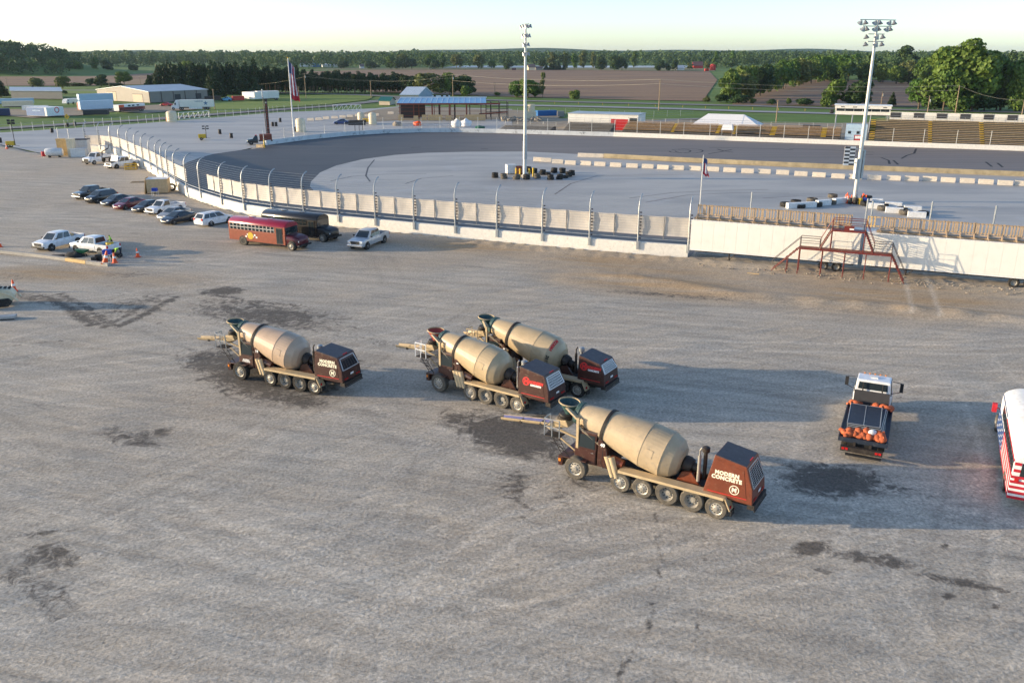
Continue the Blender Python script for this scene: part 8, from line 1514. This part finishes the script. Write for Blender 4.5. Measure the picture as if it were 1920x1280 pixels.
# ---------------- people ----------------
def person(label, loc, rz, joints, shirt, k=1.0):
    J = joints; names = list(J); idx = {n: i for i, n in enumerate(names)}
    E_ = [('pelvis', 'waist'), ('waist', 'chest'), ('chest', 'neck'), ('neck', 'head'), ('head', 'crown')]
    for s in 'LR': E_ += [('pelvis', 'hip'+s), ('hip'+s, 'knee'+s), ('knee'+s, 'ankle'+s), ('ankle'+s, 'toe'+s), ('chest', 'sho'+s), ('sho'+s, 'elb'+s), ('elb'+s, 'wri'+s), ('wri'+s, 'hand'+s)]
    RAD = dict(pelvis=.15, waist=.135, chest=.165, neck=.055, head=.095, crown=.07, hip=.1, knee=.065, ankle=.045, toe=.045, sho=.075, elb=.05, wri=.035, hand=.045)
    me = bpy.data.meshes.new('person'); me.from_pydata([J[n] for n in names], [(idx[a], idx[b]) for a, b in E_], []); o = bpy.data.objects.new('person', me); COL.objects.link(o)
    md = o.modifiers.new('skin', 'SKIN'); sv = me.skin_vertices[0].data
    for n in names: r = RAD.get(n, RAD.get(n[:-1], .05)); sv[idx[n]].radius = (r, r)
    sv[idx['pelvis']].use_root = True; s2 = o.modifiers.new('sub', 'SUBSURF'); s2.levels = 1; s2.render_levels = 1
    dg = bpy.context.evaluated_depsgraph_get(); m2 = bpy.data.meshes.new_from_object(o.evaluated_get(dg)); bpy.data.objects.remove(o)
    for q in ('skin', shirt, 'cloth_dark', 'hair'): m2.materials.append(MT[q])
    head = Vector(J['head']); ch = Vector(J['chest'])
    def seg(p, a, b): a, b = Vector(J[a]), Vector(J[b]); t_ = max(0, min(1, (p-a).dot(b-a)/(b-a).length_squared)); return (p-a-(b-a)*t_).length
    for f in m2.polygons:
        c = f.center; d = sorted([(seg(c, a, b)/RAD.get(a, RAD.get(a[:-1], .05)), a, b) for a, b in E_])[0]; n = d[1].rstrip('LR') if d[1] not in names[:6] else d[1]
        f.material_index = 2 if d[1][:3] in ('hip', 'kne', 'ank') or (d[1] == 'pelvis') else (3 if d[1] == 'head' or (d[1] == 'neck' and d[2] == 'head' and (c-head).length < .1 and c.z > head.z) else (0 if d[1][:3] in ('elb', 'wri', 'nec') else 1)); f.use_smooth = True
    t = bpy.data.objects.new('person', m2); COL.objects.link(t); t.location = loc; t.rotation_euler = (0, 0, rz); tag(t, label, 'person'); return t
stand = dict(pelvis=(0, 0, .95), waist=(.03, 0, 1.12), chest=(.1, 0, 1.36), neck=(.16, 0, 1.53), head=(.2, 0, 1.64), crown=(.22, 0, 1.75), hipL=(0, .1, .9), kneeL=(.03, .12, .5), ankleL=(-.02, .12, .08), toeL=(.16, .13, .04), hipR=(0, -.1, .9), kneeR=(.05, -.12, .5), ankleR=(0, -.13, .08), toeR=(.18, -.14, .04), shoL=(.1, .2, 1.42), elbL=(.24, .26, 1.17), wriL=(.48, .2, 1.1), handL=(.57, .18, 1.1), shoR=(.1, -.2, 1.42), elbR=(.25, -.26, 1.18), wriR=(.48, -.18, 1.08), handR=(.57, -.16, 1.08))
bend = dict(pelvis=(0, 0, .92), waist=(.14, 0, 1.0), chest=(.38, 0, 1.02), neck=(.54, 0, .98), head=(.64, 0, .95), crown=(.73, 0, .9), hipL=(0, .1, .88), kneeL=(.1, .14, .48), ankleL=(.0, .15, .08), toeL=(.18, .16, .04), hipR=(0, -.1, .88), kneeR=(.06, -.14, .48), ankleR=(-.06, -.15, .08), toeR=(.12, -.16, .04), shoL=(.4, .2, 1.0), elbL=(.5, .24, .72), wriL=(.6, .16, .5), handL=(.64, .13, .42), shoR=(.4, -.2, 1.0), elbR=(.52, -.24, .72), wriR=(.62, -.14, .5), handR=(.66, -.1, .42))
person('person in a yellow-green safety vest standing behind the tailgate of the right white pickup', G(212, 468.5), R(200), stand, 'hivis'); person('person in a yellow-green safety top bending over equipment near the orange cones', G(228, 482.5), R(190), bend, 'hivis')
t = thing('survey_machine', 'small dark wheeled machine the bending worker leans over', 'machine', G(219, 482.5), R(10)); B = P_(t); m = M(); m.box(-.45, .4, -.28, .28, .2, .52); B('body', m, 'dark_iron', bevel=.05); m = M(); m.tube((.35, 0, .5), (.6, 0, .95), .025); B('handle', m, 'black_plastic')
for x in (-.35, .35):
    for s in (1, -1): m = M(); m.lathe([(.08, -.05), (.2, -.05), (.2, .05), (.08, .05)], (x, s*.34, .2), (0, 1, 0), 12, True); B('wheel', m, 'tyre')
drop_wheel_sources()
# loose litter and stones by the trailers
m = M(); rr = random.Random(6)
for i in range(420):
    s = rr.uniform(-14, 20); o_ = rr.gauss(-1.2, 1.2); p = TF.at(s, o_, .1); r_ = rr.uniform(.03, .1); m.rbox((p.x, p.y, r_*.4+.05), (r_*2, r_*1.5, r_), rr.uniform(0, 3), rr.uniform(-.5, .5))
m.build('loose_stones', MT['rubble'], None, kind='stuff')
m = M(); m.box(-.6, .6, -.06, .06, 0, .05); o = m.build('timber_offcut', MT['wood_new'], None); o.location = G(1412, 516)+Vector((0, 0, .16)); o.rotation_euler = (0, 0, -.5); tag(o, 'short pale board lying on the gravel left of the red stairs', 'board')
# ---------------- haze: thin even air round the whole place ----------------
m = M(); m.box(-8200, 8200, -400, 9200, -1.5, 62)
hz_ = bpy.data.materials.new('haze'); hz_.use_nodes = True; t_ = hz_.node_tree; t_.nodes.remove(t_.nodes['Principled BSDF'])
pv = t_.nodes.new('ShaderNodeVolumePrincipled'); pv.inputs['Color'].default_value = (.62, .82, 1, 1); pv.inputs['Density'].default_value = 4e-5; pv.inputs['Anisotropy'].default_value = .2
t_.links.new(pv.outputs[0], t_.nodes['Material Output'].inputs['Volume']); hz_.cycles.homogeneous_volume = True
m.build('haze', hz_, None, kind='stuff')
